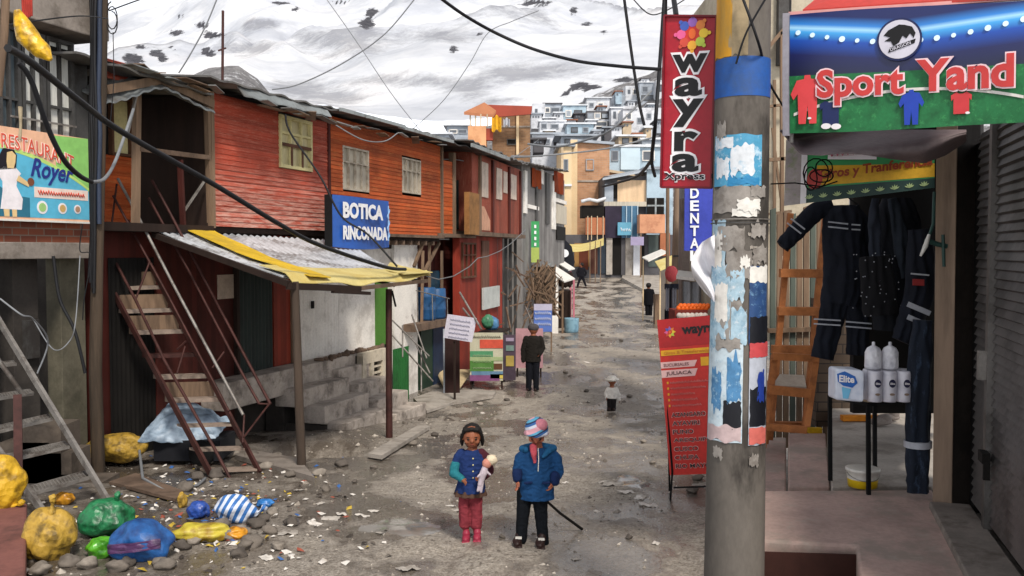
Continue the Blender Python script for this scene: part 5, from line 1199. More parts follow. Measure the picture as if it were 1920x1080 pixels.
# ---- concrete pole
pc=V(((1376-960)/F*5.4,5.4,0)); gpz=gz(pc.x,5.4)
def polec(py):
    t=(py)/1080; cx=1395-19*t; D=5.4; p=P(cx,py,D); r=(49+7.5*t)/1700*D*.99; return p,r
CP=thing('concrete_pole',V((pc.x,5.4,gpz)),'stout grey concrete pole with yellow and blue painted bands and torn posters','pole')
pp=[polec(y) for y in (1380,1250,1080,900,700,500,300,186,115,0,-120)]
pcm=mat('pole_concrete','#5f5953',.85,.3,3,.3,dirt='#2b2724',dirt_amt=.85,stretch=(1,1,.4))  # concrete and dirt tones darkened to stand in for the pole's shaded side
MB().tube([p for p,r in pp],[r for p,r in pp],40).build('shaft',pcm,CP)
def wrap(name,y0,y1,a0,a1,m,off=.004,parent=CP,seed=0,rag=.0,nv=10,nu=20,z=None):
    """sheet wrapped round the shaft; angles in degrees, 0 faces the camera, negative to the left"""
    def fn(s,t):
        y=y0+(y1-y0)*t
        if rag:
            y+=rag*mnoise.noise(V((s*4,t*4,seed)))*(1 if (t<.02 or t>.98) else 0)*1.0
        p,r=polec(y); a=math.radians(a0+(a1-a0)*s + (rag*.25*mnoise.noise(V((t*5,seed,s))) if (s<.02 or s>.98) else 0))
        rr_=r+off+.0015*mnoise.noise(V((s*6,t*6,seed)))
        return p+V((math.sin(a)*rr_,-math.cos(a)*rr_,0))
    return MB().grid(fn,nu,nv,True).build(name,m,parent)
wrap('blue_band',115,187,-179,179,mat('band_blue','#1d4f96',.6,.15,3,.05,dirt='#3a4a62',dirt_amt=.5),.0025,nu=48)
wrap('beige_band',-120,113,-45,-4,mat('band_beige','#9c8a6c',.8,.25,3,.1,dirt='#6a5f50',dirt_amt=.7),.002,rag=8)
wrap('yellow_band',-120,113,-110,-38,mat('band_yellow','#c98f1e',.6,.2,3,.05,dirt='#8a7440',dirt_amt=.7,stretch=(1,1,.3)),.0025,rag=6)
pap=mat('torn_paper','#8f8983',.9,.25,9,.35,dirt='#6a635d',dirt_amt=.8); pap2=mat('torn_paper_blue','#9db6c4',.8,.3,12,.3,dirt='#5f86a0',dirt_amt=.7,tint='#d5d5d5')
pblue=mat('poster_sky','#4a93b6',.5,.2,6,.1,tint='#c9d9e2'); pw=mat('poster_white','#cfd3d8',.6,.1,6,.1,tint='#7fa8c0')
wrap('poster',258,352,-80,30,pblue,.005,seed=2,rag=4)
wrap('poster_figure',278,330,-35,12,pw,.0065,seed=5,rag=14)
wrap('poster_figure',300,335,-70,-38,pw,.0065,seed=7,rag=12)
wrap('poster_figure',262,282,-76,-30,pw,.0066,seed=8,rag=6)
wrap('poster_band',336,350,-40,24,mat('poster_deep','#2a7aa8',.5,.2,6,.1),.007,seed=9,rag=8)
wrap('paper_remnant',352,402,-82,26,pap,.005,seed=3,rag=14)
wrap('paper_remnant',392,408,-30,20,M['white'],.006,seed=13,rag=6)
wrap('paper_remnant',415,560,-84,-42,pap2,.005,seed=4,rag=12)
wrap('paper_remnant',500,640,-84,-30,pap2,.0055,seed=6,rag=9)
wrap('paper_remnant',560,660,-55,-8,pap,.0052,seed=16,rag=9)
wrap('wire_loop',411,413,-179,179,M['iron_gray'],.008,nu=48)
wrap('wire_loop',418,420,-179,179,M['tin_dark'],.009,nu=48)
# lower posters
for k,(y0,y1,a0,a1,m_) in enumerate(((425,470,-62,-5,pap),(440,500,-80,-50,M['white']),(470,520,-40,10,pap),(505,560,-30,-4,pap2),(530,600,-66,-36,M['white']),(575,640,-28,2,pap2),(596,650,-80,-60,pap2),(420,446,8,44,pap),(462,492,12,48,pap),(482,500,-12,6,M['white']),(630,650,-60,-10,pap),(236,262,-70,-46,pap),(352,372,6,40,pap),(376,398,-20,26,M['white']),(830,850,-60,-40,pap),(842,862,10,30,pap))):
    wrap('paper_remnant',y0,y1,a0,a1,m_,.0058+.0003*k,seed=70+k,rag=16)
wrap('poster',640,820,-84,-4,mat('poster_ice','#bccad2',.5,.2,12,.05,tint='#86a5b8'),.0065,seed=21,rag=3)
pb=mat('poster_cobalt','#4a7ca6',.5,.3,14,.05,tint='#a9c6d6'); pd_=mat('poster_night','#14151c',.5,.2,5,.05)
wrap('poster_motif',665,745,-34,-8,pb,.008,seed=22,rag=26); wrap('poster_motif',690,760,-70,-45,pb,.008,seed=23,rag=28); wrap('poster_band',745,800,-40,-6,pd_,.008,seed=24,rag=8); wrap('poster_band',790,818,-80,-6,mat('poster_rose','#b9a3a3',.5,.2,5,.05),.009,seed=25,rag=7)
wrap('poster',498,640,6,52,mat('poster_navy','#2a4570',.5,.35,14,.05,tint='#7096b4'),.007,seed=31,rag=3)
wrap('poster_band',498,528,6,52,M['white'],.008,seed=32,rag=7)
wrap('poster_band',590,640,8,56,pd_,.009,seed=33,rag=7); wrap('poster_band',638,664,8,58,mat('poster_red','#b8474a',.5,.15,5,.05),.01,seed=34,rag=6)
wrap('poster',664,824,8,54,mat('poster_grey','#a9adb8',.5,.15,5,.05),.0068,seed=35,rag=2)
wrap('poster_band',720,790,10,52,pd_,.009,seed=36,rag=7); wrap('poster_motif',690,745,26,44,mat('poster_blue2','#22398a',.5,.2,5,.05),.0105,seed=37,rag=17); wrap('poster_band',792,822,9,52,mat('poster_coral','#c4655c',.5,.15,5,.05),.0105,seed=38,rag=6)
for k in range(5): wrap('chalk_mark',436+k*26,442+k*26,2+4*(k%3),30+5*(k%2),M['conc_pale'],.004,seed=50+k,rag=5,nv=4,nu=8)
# white plastic fastened left of pole
def wpl(s,t):
    x=1338-(38*math.sin(math.pi*min(1,t*1.2))**.6*(1-s)+4); x=1340-s*(10+34*math.sin(math.pi*(t*.85+.12))); y=440+125*t+ (26*s*(.5-t))
    return P(x,y,5.42-.08*math.sin(s*5+t*7)-.1*(1-s))
tag(MB().grid(wpl,18,24,True,.006).build('plastic_sheet',plastic('white_film','#dcdadd','#b9b8c0',7,bump=.5)),'crumpled white plastic sheet sticking out left of the concrete pole','plastic sheet')
# ---- hanging red sign
def signbox(fr_pts,th): pass
HS=thing('hanging_sign',P(1290,352,5.6),'tall hanging red sign with black lettering and a flower of coloured figures, by the pole','sign')
a,b,c,d=P(1240,351,5.75),P(1334,352,5.6),P(1344,31,5.6),P(1247,30,5.75)
rs=mat('sign_crimson','#a01828',.4,.08,2,0); 
n=((b-a).cross(d-a)).normalized(); 
if n.y>0: n=-n
MB().prism([a,b,c,d],-n*.03).build('panel',rs,HS)
ed=MB(); 
for p,q_ in ((a,b),(b,c),(c,d),(d,a)): ed.bar(p,q_,.012,.036,up=n)
ed.build('frame',mat('dark_red','#6e1420',.5,.1,2,0),HS)
def SP(s,t,off=.004): return a.lerp(b,s).lerp(d.lerp(c,s),t)+n*off   # t up
U_=(b-a).normalized(); V_=(d-a).normalized(); Wd=(b-a).length; Hd=(d-a).length
blk_=flat('letter_black','#0c0a0c'); wht=flat('letter_white2','#ece8ea')
def outlined(s,o,u,v,w,h,m1,m2,parent,k=.05,off1=.03,ext=.003):
    n_=V(u).cross(V(v)).normalized()
    e=k*h
    text(s,V(o)-V(u)*e-V(v)*e,u,v,w+2*e,h+2*e,m2,parent,'lettering_outline',off=off1*.6+.035,ext=.002)
    text(s,V(o)+n_*.003,u,v,w,h,m1,parent,'lettering',off=off1*.6,ext=.002)
for ch,y0,y1,x0,x1 in (('w',103,137,1259,1326),('a',146,181,1264,1317),('y',186,238,1261,1321),('r',246,283,1266,1312),('a',288,322,1262,1314)):
    t0=(351-y1)/321; t1=(351-y0)/321; s0=(x0-1242)/97; s1=(x1-1242)/97
    outlined(ch,SP(s0,t0),U_,V_,(s1-s0)*Wd,(t1-t0)*Hd,blk_,wht,HS,.13,.06)
outlined('Xpress',SP(.06,.035),U_,V_,Wd*.80,Hd*.05,blk_,wht,HS,.12,.03)
def flower(parent,c,u,v,n_,r):
    cols=['#e8c23a','#d9803a','#8f5fae','#3f57a8','#d85a8c','#c94a3a','#e8a83a','#b8c84a']
    MB().disc(c+n_*.002,r*.52,u,v,n_*.002,20).build('emblem_core',flat('emb_core','#c8362c'),parent)
    for k in range(8):
        an=2*math.pi*k/8; q_=c+(u*math.cos(an)+v*math.sin(an))*r*.62
        MB().disc(q_+n_*.004,r*.26,u,v,n_*.002,10).build('emblem_petal',flat('emb%d'%k,cols[k]),parent)
        q2=c+(u*math.cos(an)+v*math.sin(an))*r*.92
        MB().disc(q2+n_*.004,r*.11,u,v,n_*.002,8).build('emblem_dot',flat('emb%d'%k,cols[k]),parent)
    MB().disc(c+n_*.006,r*.2,u,v,n_*.002,12,ry=r*.28).build('emblem_heart',flat('emb_or','#e0662c'),parent)
flower(HS,SP(.55,(351-63)/321,.003),U_,V_,n,.115)
# white dashes of the lower sign portion: bracket to the pole
for p_,q_,w_ in ((P(1344,60,5.6),P(1360,58,5.5),.03),(P(1336,330,5.6),P(1352,330,5.5),.03),(P(1250,-60,5.75),P(1249,30,5.75),.012)): MB().bar(p_,q_,w_).build('bracket_or_shade',M['black'],HS)
# ---- standing red sign
SS=thing('standing_sign',Gd(1290,10.2),'leaning red standing sign listing towns in black and white lettering, on thin iron legs','sign')
a,d,c=P(1256,891,10.0),P(1232,600,10.15),P(1345,590,9.95); b=a+(c-d)*.93+V((0,0,-.0))
n=((b-a).cross(d-a)).normalized(); 
if n.y>0: n=-n
U_=(b-a).normalized(); V_=(d-a); Hd=V_.length; V_=(V_-U_*V_.dot(U_)*0).normalized(); Wd=(b-a).length
def S2(s,t,off=.004): return a.lerp(b,s).lerp(d.lerp(c,s),t)+n*off
srd=mat('stand_red','#c42a20',.45,.08,2,0); MB().prism([a,b,c,d],-n*.02).build('panel',srd,SS)
def s2quad(x0,x1,t0,t1,m,name,off=.003,sl=0): MB().prism([S2(x0,t0,off),S2(x1-sl,t0,off),S2(x1,t1,off),S2(x0,t1,off)],n*.002).build(name,m,SS)
dk2=mat('stand_deep','#a81c1e',.45,.08,2,0); yl=flat('stand_yellow','#e0a41c'); pnk=flat('stand_pink','#e0b3ae'); slm=mat('stand_salmon','#d8564a',.5,.1,2,0)
s2quad(0,1,.82,1,dk2,'heading_band',.002); s2quad(0.02,1,.765,.80,yl,'yellow_band')
s2quad(0,.62,.685,.725,pnk,'list_band',.003,.05); s2quad(.68,1,.685,.74,yl,'yellow_patch',.003,-.0); s2quad(0,.62,.625,.672,pnk,'list_band',.003,.05)
nU=V((n.x,n.y,n.z)); vv=(S2(0,1)-S2(0,0)).normalized(); uu=U_
flower(SS,S2(.20,.915,.004),uu,vv,n,.062)
text('wayra',S2(.40,.875,.006),uu,vv,Wd*.58,Hd*.065,blk_,SS,off=.04)
text('Giros & Transferencias',S2(.07,.772,.007),uu,vv,Wd*.85,Hd*.02,flat('stand_orange','#c97a1c'),SS,off=.01)
text('SUCURSALES',S2(.05,.694,.008),uu,vv,Wd*.45,Hd*.02,flat('stand_grey','#7a4a48'),SS,off=.01)
text('JULIACA',S2(.08,.632,.008),uu,vv,Wd*.46,Hd*.03,flat('ink2','#5a3434'),SS,off=.01)
for i,s_ in enumerate(('AV. CIRCUNVALACION','JR. SAN MARTIN','JR. MARIANO','JR. MOQUEGUA','JR. HUANCANE')):
    scribble(S2(.14,.583-.037*i,.006),uu,vv,Wd*(.72,.62,.42,.46,.52)[i],Hd*.015,flat('stand_pale','#e0a09a'),SS)
    s2quad(.08,.11,.583-.037*i,.598-.037*i,yl,'bullet')
for i,s_ in enumerate(('AZANGARO','AYAVIRI','PUNO','AREQUIPA','CUSCO','CHUPA','RIO MAYO')):
    y=.370-.0545*i; wd=Wd*(.60,.48,.36,.68,.42,.42,.62)[i]
    outlined(s_,S2(.12,y,.006),uu,vv,wd,Hd*.026,blk_,flat('stand_pink2','#d89a94'),SS,.14,.015)
for s_ in (.05,.95):
    q_=S2(s_,.02); MB().tube([S2(s_,1,-.03),q_,V((q_.x+(-.02 if s_<.5 else .0),q_.y,gz(q_.x,q_.y)))],.012,6).build('leg',M['black'],SS)
    MB().tube([S2(s_,.4,-.03),V((q_.x+.05,q_.y+.45,gz(q_.x,q_.y+.4)))],.012,6).build('leg',M['black'],SS)
MB().tube([S2(.05,-.08,-.0),S2(.95,-.08,-.0)],.01,6).build('cross_bar',M['black'],SS)
# ---- Sport Yand banner
a,b,c,d=P(1481,250,5.75),P(1935,231,5.05),P(1935,-2,5.05),P(1481,28,5.75)
SB=thing('sports_banner',a.lerp(b,.5),'wide sports shop banner with red lettering over a green pitch and a round lion badge','banner')
def BN(s,t,off=0):
    p=a.lerp(b,s).lerp(d.lerp(c,s),t)
    k=.012*math.sin(s*7+1)*(1-abs(2*t-1)) 
    return p+nb*(off+k)+V((0,0,.012*math.sin(s*5)*(t-.5)))
nb=((b-a).cross(d-a)).normalized(); nb=nb if nb.y<0 else -nb
def bstrip(s0,s1,t0,t1,off,m,name,nu=40,nv=2,f0=None,f1=None): 
    def fn(x,y):
        s=s0+(s1-s0)*x; lo=f0(s) if f0 else t0; hi=f1(s) if f1 else t1
        return BN(s,lo+(hi-lo)*y,off)
    return MB().grid(fn,nu,nv,True).build(name,m,SB)
def gradmat():
    N=NT('night_print'); at=N.n('ShaderNodeAttribute'); at.attribute_name='tt'; p=N.pos(); nz=N.noise(p,5,3)
    N.l(N.ramp(at.outputs['Fac'],[(0,'#0a1236'),(.28,'#0b1550'),(.52,'#0f48a8'),(.66,'#3f9fe0'),(.72,'#9fd2f0'),(.78,'#2b7fd0'),(.92,'#0a1a58')]),N.b.inputs['Base Color'])
    N.b.inputs['Roughness'].default_value=.4; return N.m
bd=MB(); bd.grid(lambda x,y:BN(x,.48+.52*y,.0),60,12,True,tuple(-nb*.01)); ob=bd.build('night_field',gradmat(),SB)
at=ob.data.attributes.new('tt','FLOAT','POINT'); data=[]
for v in ob.data.vertices:
    p=v.co+worldloc(ob); s=(p.x-a.x)/(b.x-a.x); zt=a.lerp(b,s).z; zz_=d.lerp(c,s).z; t=(p.z-zt)/(zz_-zt)
    data.append((t-.48)/.52-.28*abs(s-.5)*2*.6+.1)
at.data.foreach_set('value',data)
bstrip(0,1,0,.48,0,mat('pitch_green','#1f6b3c',.5,.35,9,.05,fine=60,tint='#3f9454'),'pitch_field',nv=6)
bstrip(.02,.97,0,0,.006,M['white'],'touch_line',f0=lambda s:.13+.62*s*(1-s)+.05*s,f1=lambda s:.155+.62*s*(1-s)+.05*s)
rnd2=random.Random(9)
for k in range(15): 
    s=.04+.93*k/14; t=.84-.14*math.sin(math.pi*s)+.02; MB().disc(BN(s,t,.004),.013+.006*rnd2.random(),U_,up,nb*.002,10).build('floodlight_print',flat('lamp_print','#cfe6f5'),SB)
ub=(b-a).normalized(); vb=(d-a).normalized()
WB=(b-a).length; HB=(d-a).length
# badge
cc=BN(.485,.735,.012)
MB().disc(cc,.125,ub,vb,nb*.003,36).build('badge_rim',flat('badge_navy','#1c2450'),SB); MB().disc(cc+nb*.003,.113,ub,vb,nb*.003,36).build('badge_disc',flat('badge_pale','#c9c6d2'),SB)
lion=[(-.085,.03),(-.06,.06),(-.03,.075),(0,.09),(.03,.085),(.07,.07),(.09,.03),(.08,.0),(.06,.03),(.04,.0),(.02,.02),(0,-.02),(-.03,-.04),(-.045,-.01),(-.08,-.005),(-.05,.015)]
MB().prism([cc+nb*.007+ub*x*1.0+vb*y*.95 for x,y in lion],nb*.002).build('badge_lion',blk_,SB)
MB().prism([cc+nb*.007+ub*x+vb*y for x,y in ((-.06,-.075),(.085,-.03),(.09,-.005),(-.05,-.045))],nb*.002).build('badge_ribbon',blk_,SB)
text('DRAGON',cc+nb*.0105+ub*(-.045)+vb*(-.068),(ub+vb*.3).normalized(),(vb-ub*.3).normalized(),.115,.02,flat('badge_pale','#c9c6d2'),SB,off=.01)
# lettering, big slab
def bigword(s,s0,s1,t0,t1):
    o=BN(s0,t0,.022); o2=BN(s1,t0,.022); u=(o2-o).normalized(); w_=(o2-o).length
    outlined(s,o,u,vb,w_,(t1-t0)*HB,flat('sport_red','#c23a38'),flat('sport_rim','#e6c6cc'),SB,.045,.055)
bigword('Sport',.13,.505,.215,.515); bigword('Yand',.555,.935,.29,.545)
# serifs to read as slab letters
def figure(s,t,h,m,name,shirt=False):
    w=h*.36; o=BN(s,t,.014)
    def pr(pts): MB().prism([o+ub*x*w+vb*y*h for x,y in pts],nb*.003).build(name,m,SB)
    if shirt: pr([(-.9,0),(.9,0),(.9,.7),(1.15,.6),(1.2,.85),(.6,1),(.2,.92),(-.2,.92),(-.6,1),(-1.2,.85),(-1.15,.6),(-.9,.7)])
    else: pr([(-.5,0),(-.1,0),(0,.38),(.1,0),(.5,0),(.55,.62),(.8,.5),(.95,.62),(.6,.9),(.2,.92),(.15,1.0),(-.15,1.0),(-.2,.92),(-.6,.9),(-.95,.62),(-.8,.5),(-.55,.62)])
figure(.085,.075,.30,flat('track_red','#d8474a'),'red_tracksuit'); figure(.190,.06,.15,flat('kit_navy','#1c2858'),'navy_shirt',True)
figure(.535,.03,.205,flat('kit_blue','#1f3fa8'),'blue_kit'); figure(.735,.095,.125,flat('kit_red','#c8383c'),'red_shirt',True)
for s,t,r in ((.095,.12,.012),(.17,.05,.03),(.215,.045,.03),(.76,.1,.012)): MB().disc(BN(s,t,.018),r,ub,vb,nb*.002,12,ry=r*.6).build('ball_print',wht,SB)
# banner edge strip
bstrip(-.035,.0,-.02,1.02,-.004,mat('banner_hem','#9d9aa4',.6,.15,4,.1),'hem',nu=3,nv=6)
# canopy
CN=thing('red_canopy',P(1700,10,5.8),'bright red sheet canopy sloping up above the sports banner','canopy')
e0,e1,e2,e3=P(1505,24,5.75),P(1950,-6,5.02),P(1950,-130,6.4),P(1640,-90,7.6)
MB().hexa([e0,e1,e2,e3]+[q_+V((0,0,.02)) for q_ in (e0,e1,e2,e3)]).build('sheet',mat('canopy_red','#b53b34',.6,.15,2,.1),CN)
MB().bar(d+V((0,.02,.012)),c+V((0,.02,.012)),.02).build('edge_rod',flat('rod_pink','#d69a96'),CN)
MB().tube([P(1484,35,5.8),P(1484,268,5.8)],.012,6).build('rod',M['iron_gray'],CN)
# folded underside fabric + second banner
fb=MB()
def fold(s,t):
    x=1462+350*s; lo=[0,44,46,42,44,50,56,60,46,20][int(s*9)]*(1-(s*9)%1)+([44,46,42,44,50,56,60,46,20,20][int(s*9)])*((s*9)%1); y=243+lo*t
    return P(x,y,6.0+.25*math.sin(t*3.1+s*4)+.9*s*0+.05*math.sin(s*22)*t)
fb.grid(fold,50,12,True,.01); tag(fb.build('folded_tarpaulin',mat('mauve_tarp','#75686a',.6,.3,3,.3,dirt='#7d6a5a',bdist=.03)),'sagging mauve brown tarpaulin fold under the sports banner','tarpaulin')
a2,b2,c2,d2=P(1470,386,6.7),P(1752,352,6.45),P(1752,276,6.45),P(1474,262,6.7)
GB=thing('transfer_banner',a2.lerp(b2,.5),'lower printed banner with a yellow strip reading Giros y Tranferencia and a white floral hem','banner')
n2=((b2-a2).cross(d2-a2)).normalized(); n2=n2 if n2.y<0 else -n2
def B2(s,t,off=0): return a2.lerp(b2,s).lerp(d2.lerp(c2,s),t)+n2*(off+.01*math.sin(s*9))
def b2s(s0,s1,t0,t1,off,m,name): MB().grid(lambda x,y:B2(s0+(s1-s0)*x,t0+(t1-t0)*y,off),30,2,True,tuple(-n2*.003)).build(name,m,GB)
b2s(0,1,.0,1,0,mat('banner_green','#3f6b3a',.5,.2,3,.05),'sheet'); 
b2s(.22,1,.27,.60,.004,mat('banner_yellow','#d9a92c',.5,.1,3,.05),'yellow_strip')
b2s(0.12,1,.0,.24,.004,mat('banner_navygreen','#26403c',.5,.2,3,.05),'hem_band'); b2s(0,.12,0,1,.004,mat('banner_leftpale','#a39a98',.6,.3,6,.05,tint='#7a8a5c'),'pale_panel')
b2s(.11,.15,0,.85,.007,wht,'white_edge')
u2=(b2-a2).normalized(); v2=(d2-a2).normalized(); W2=(b2-a2).length; H2_=(d2-a2).length
text('Giros y Tranferencia',B2(.235,.32,.012),u2,v2,W2*.745,H2_*.19,flat('brick_ink','#8f3a1c'),GB,off=.03)
for k in range(9):
    o=B2(.17+.095*k,.06,.01)
    for an in (-60,-30,0,30,60):
        r_=math.radians(an); dd_=(u2*math.sin(r_)+v2*math.cos(r_)); pn=dd_.cross(n2)
        MB().prism([o,o+dd_*.022+pn*.005,o+dd_*.038,o+dd_*.022-pn*.005],n2*.002).build('leaf_print',flat('leaf_pale','#a9bf86'),GB)
MB().grid(lambda x,y:B2(.29+.33*x,.70+.17*y,.012),10,2,True).build('pink_strip',wht,GB); scribble(B2(.30,.73,.016),u2,v2,W2*.30,H2_*.11,flat('pink_ink','#c4506a'),GB)
MB().disc(B2(.205,.38,.012),.055,u2,v2,n2*.002,18,ry=.075).build('red_print',flat('print_red','#b8423c'),GB)
# wire scribble
wr=MB()
for k in range(4):
    cx,cy,rx,ry=((1530,325,24,28),(1545,315,16,16),(1520,335,12,22),(1540,330,22,12))[k]
    wr.tube([P(cx+rx*math.cos(t),cy+ry*math.sin(t),6.3) for t in [j*.45 for j in range(15)]],.005,5)
wr.tube([P(1445,345,6.3),P(1490,343,6.3),P(1540,350,6.3),P(1570,340,6.3)],.005,5)
tag(wr.build('wire_tangle',M['black']),'black loops of wire in front of the yellow transfer banner','wire')
# ---- shop structure
SH_=thing('corner_shop',R.pt(-.5,-.5,ZP),'shop front with a timber post and dark side wall beside the roller shutter','shop')
pm=mat('shop_post','#84705f',.8,.25,5,.2,stretch=(1,1,.1),dirt='#54473d',dirt_amt=.6)
pz=P(1790,960,6.77)
MB().hexa([P(1748,966,6.85),P(1784,972,6.75),P(1800,958,6.95),P(1764,952,7.05),P(1757,120,6.85),P(1797,120,6.75),P(1806,120,6.95),P(1766,120,7.05)]).build('post',pm,SH_,bevel=.006)
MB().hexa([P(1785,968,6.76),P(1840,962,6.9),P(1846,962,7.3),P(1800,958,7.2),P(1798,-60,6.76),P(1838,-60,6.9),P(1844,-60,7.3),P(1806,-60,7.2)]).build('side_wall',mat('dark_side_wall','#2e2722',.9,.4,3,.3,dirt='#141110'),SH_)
MB().hexa([P(1797,130,6.74),P(2060,100,4.6),P(2060,100,5.6),P(1797,130,9.5)]+[q_+V((0,0,.06)) for q_ in (P(1797,130,6.74),P(2060,100,4.6),P(2060,100,5.6),P(1797,130,9.5))]).build('soffit',M['shade_black'],SH_)
# shutter in real slats
SHU=thing('roller_shutter',R.pt(-1,0,ZP),'closed dark grey roller shutter with horizontal slats and a bolt','shutter')
slm_=mat('shutter_metal','#5c5856',.5,.3,3,.15,metal=.35,dirt='#2e2b29',dirt_amt=.7,spec=.5)
def shut(u0,u1,z0,z1,nn,parent,name):
    mb=MB(); z=z0
    while z<z1:
        mb.add([R.pt(u0,nn,z),R.pt(u1,nn,z),R.pt(u1,nn+.022,z+.012),R.pt(u0,nn+.022,z+.012)],[[0,1,2,3]])
        mb.add([R.pt(u0,nn+.022,z+.012),R.pt(u1,nn+.022,z+.012),R.pt(u1,nn,z+.062),R.pt(u0,nn,z+.062)],[[0,1,2,3]]); z+=.062
    mb.fbox(R,u0,u1,nn-.03,nn-.01,z0,z1)
    return mb.build(name,slm_,parent)
us_=R.U(1868)
shut(us_+.02,R.U(1836),ZP+.08,3.4,0,SHU,'curtain'); shut(-2.6,us_-.04,ZP+.08,3.4,0,SHU,'curtain')
MB().fbox(R,us_-.05,us_+.03,-.02,.05,ZP+.05,3.5).build('guide_rail',mat('rail_metal','#6d6966',.5,.3,3,.1,metal=.4,dirt='#3a3633'),SHU)
zz1=R.uz(1872,860)[1]; MB().fbox(R,us_-.16,us_-.02,.04,.09,zz1-.05,zz1+.02).build('bolt',M['shade_black'],SHU); MB().fbox(R,us_-.16,us_-.13,.04,.08,zz1-.16,zz1-.05).build('bolt',M['shade_black'],SHU)
zz2=R.uz(1872,690)[1]; MB().fbox(R,us_-.03,us_+.03,.05,.1,zz2-.1,zz2+.1).build('latch',M['iron_gray'],SHU)
MB().fbox(R,-2.8,R.U(1836),-.5,-.06,-.2,3.4).build('light_block',M['shade_black'],SHU)  # added dark box, keeps outside light from showing below the slats
MB().fbox(R,R.U(1836),R.U(1830)+.25,-.35,.0,ZP,3.4).build('shutter_jamb',M['shade_black'],SHU)
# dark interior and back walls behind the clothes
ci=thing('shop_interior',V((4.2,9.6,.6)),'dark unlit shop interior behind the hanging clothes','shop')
MB().prism([P(1600,775,9.6),P(1760,775,9.6),P(1800,120,9.6),P(1600,120,9.6)],(0,.1,0)).build('back_wall',M['shade_black'],ci)
MB().prism([P(1752,790,7.4),P(1752,110,7.4),P(1760,110,9.5),P(1760,790,9.5)],(.08,0,0)).build('side_wall',M['shade_black'],ci)
bwl=bricks('brown_block','#5a4a3c','#4a3c30','#2d2620',0,.3,.12)
bw_=thing('block_wall',P(1620,770,11.2),'rough brown block wall behind the toilet paper table','wall')
MB().prism([P(1530,800,11.2),P(1790,800,11.2),P(1790,560,11.2),P(1530,560,11.2)],(0,.2,0)).build('wall',bwl,bw_)
fc=MB(); 
fn_=thing('plank_fence',P(1500,830,12.4),'upright weathered planks behind the wooden ladder','fence')
rn=random.Random(3)
for k in range(13):
    x=1444+12.5*k; yt_=395+rn.uniform(-12,16); q0=P(x,835,12.4); 
    MB().prism([P(x,840,12.4),P(x+10,840,12.4),P(x+11,yt_,12.4),P(x+1,yt_+4,12.4)],(0,.04,0)).build('plank',M['wood'] if k%3 else mat('green_grey_plank','#4f564e',.85,.35,4,.2,stretch=(1,1,.15)),fn_)
MB().bar(P(1440,620,12.35),P(1600,615,12.35),.06).build('rail',M['wood'],fn_)
# ---- ladder
LD=thing('step_ladder',G(1480,830),'orange brown wooden step ladder leaning by the plank fence','ladder')
def lb(a,b,w=.07,h=.05,nm='side_rail'): MB().bar(P(*a),P(*b),w,h,up=V((0,-1,0))).build(nm,M['newwood'],LD,bevel=.004)
lb((1482,400,10.9),(1443,825,10.6)); lb((1548,400,10.9),(1508,815,10.6))
for y,xa,xb in ((512,1462,1546),(583,1458,1537),(655,1447,1530),(722,1440,1522),(798,1436,1510)):
    lb((xa,y,10.7),(xb,y+1,10.7),.10,.09,'rung')
lb((1440,745,10.2),(1430,840,10.0)); 
# second, smaller trestle frame
LT=thing('wood_trestle',G(1470,835),'low orange wooden trestle standing at the foot of the ladder','trestle')
def lt(a,b,w=.07,nm='bar'): MB().bar(P(*a),P(*b),w,.05,up=V((0,-1,0))).build(nm,M['newwood'],LT)
lt((1452,665,10.3),(1434,832,10.1),nm='leg'); lt((1530,670,10.3),(1512,800,10.1),nm='leg'); lt((1440,730,10.15),(1520,738,10.15),.1); lt((1436,800,10.05),(1512,806,10.05),.08); lt((1448,668,10.25),(1534,672,10.25),.08)
tag(quadslab([P(1448,728,10.3),P(1512,730,10.3),P(1508,708,10.6),P(1462,706,10.6)],.03).build('cardboard',mat('pale_board','#b3a595',.9,.15,4,.1)),'pale board resting on the trestle behind the ladder','board')
# ---- clothes
nav=mat('navy_work_cloth','#10141f',.9,.35,6,.5,bdist=.02); refl=mat('reflective_tape','#a9acb4',.4,.1,5,.05); 
CV=thing('work_coverall',P(1560,380,8.0),'navy work coverall with silver reflective tape hanging by its shoulders, arm flung left','coverall')
def cloth_shape(pts_px,D,th=.10,name='body',m=nav,parent=CV,seed=0):
    """garment: outline filled as a soft padded volume"""
    n_=len(pts_px); cx=sum(p[0] for p in pts_px)/n_; cy=sum(p[1] for p in pts_px)/n_
    return None
def limbcloth(pts,rs,name,parent,m=nav,flat_=.55):
    mb=MB(); P3=[P(x,y,d_) for x,y,d_ in pts]
    mb.smooth=True; k=14; vs=[];fs=[]
    for i,p in enumerate(P3):
        dd=(P3[min(i+1,len(P3)-1)]-P3[max(i-1,0)]).normalized(); sx=dd.cross(V((0,1,0))).normalized(); sy=V((0,1,0))
        r=rs[i]
        for j in range(k):
            t=2*math.pi*j/k; w_=1+.12*mnoise.noise(V((i*.9,math.cos(t)*1.5,math.sin(t)*1.5+r*9)))
            vs.append(p+sx*math.cos(t)*r*w_+sy*math.sin(t)*r*flat_*w_)
    for i in range(len(P3)-1):
        for j in range(k): fs.append([i*k+j,i*k+(j+1)%k,(i+1)*k+(j+1)%k,(i+1)*k+j])
    mb.add(vs,fs); mb.smooth=False; mb.add(vs[:k],[list(range(k))[::-1]]); mb.add(vs[-k:],[list(range(k))])
    def fold(p): 
        return p+V((.004*math.sin(p.z*70+p.x*20),-.010*math.sin(p.x*75+4*mnoise.noise(V((p.x*6,0,p.z*5))))-.012*(1-2*abs(mnoise.noise(V((p.x*9,2,p.z*7))))),0))
    return mb.build(name,m,parent,subsurf=2,disp=fold)
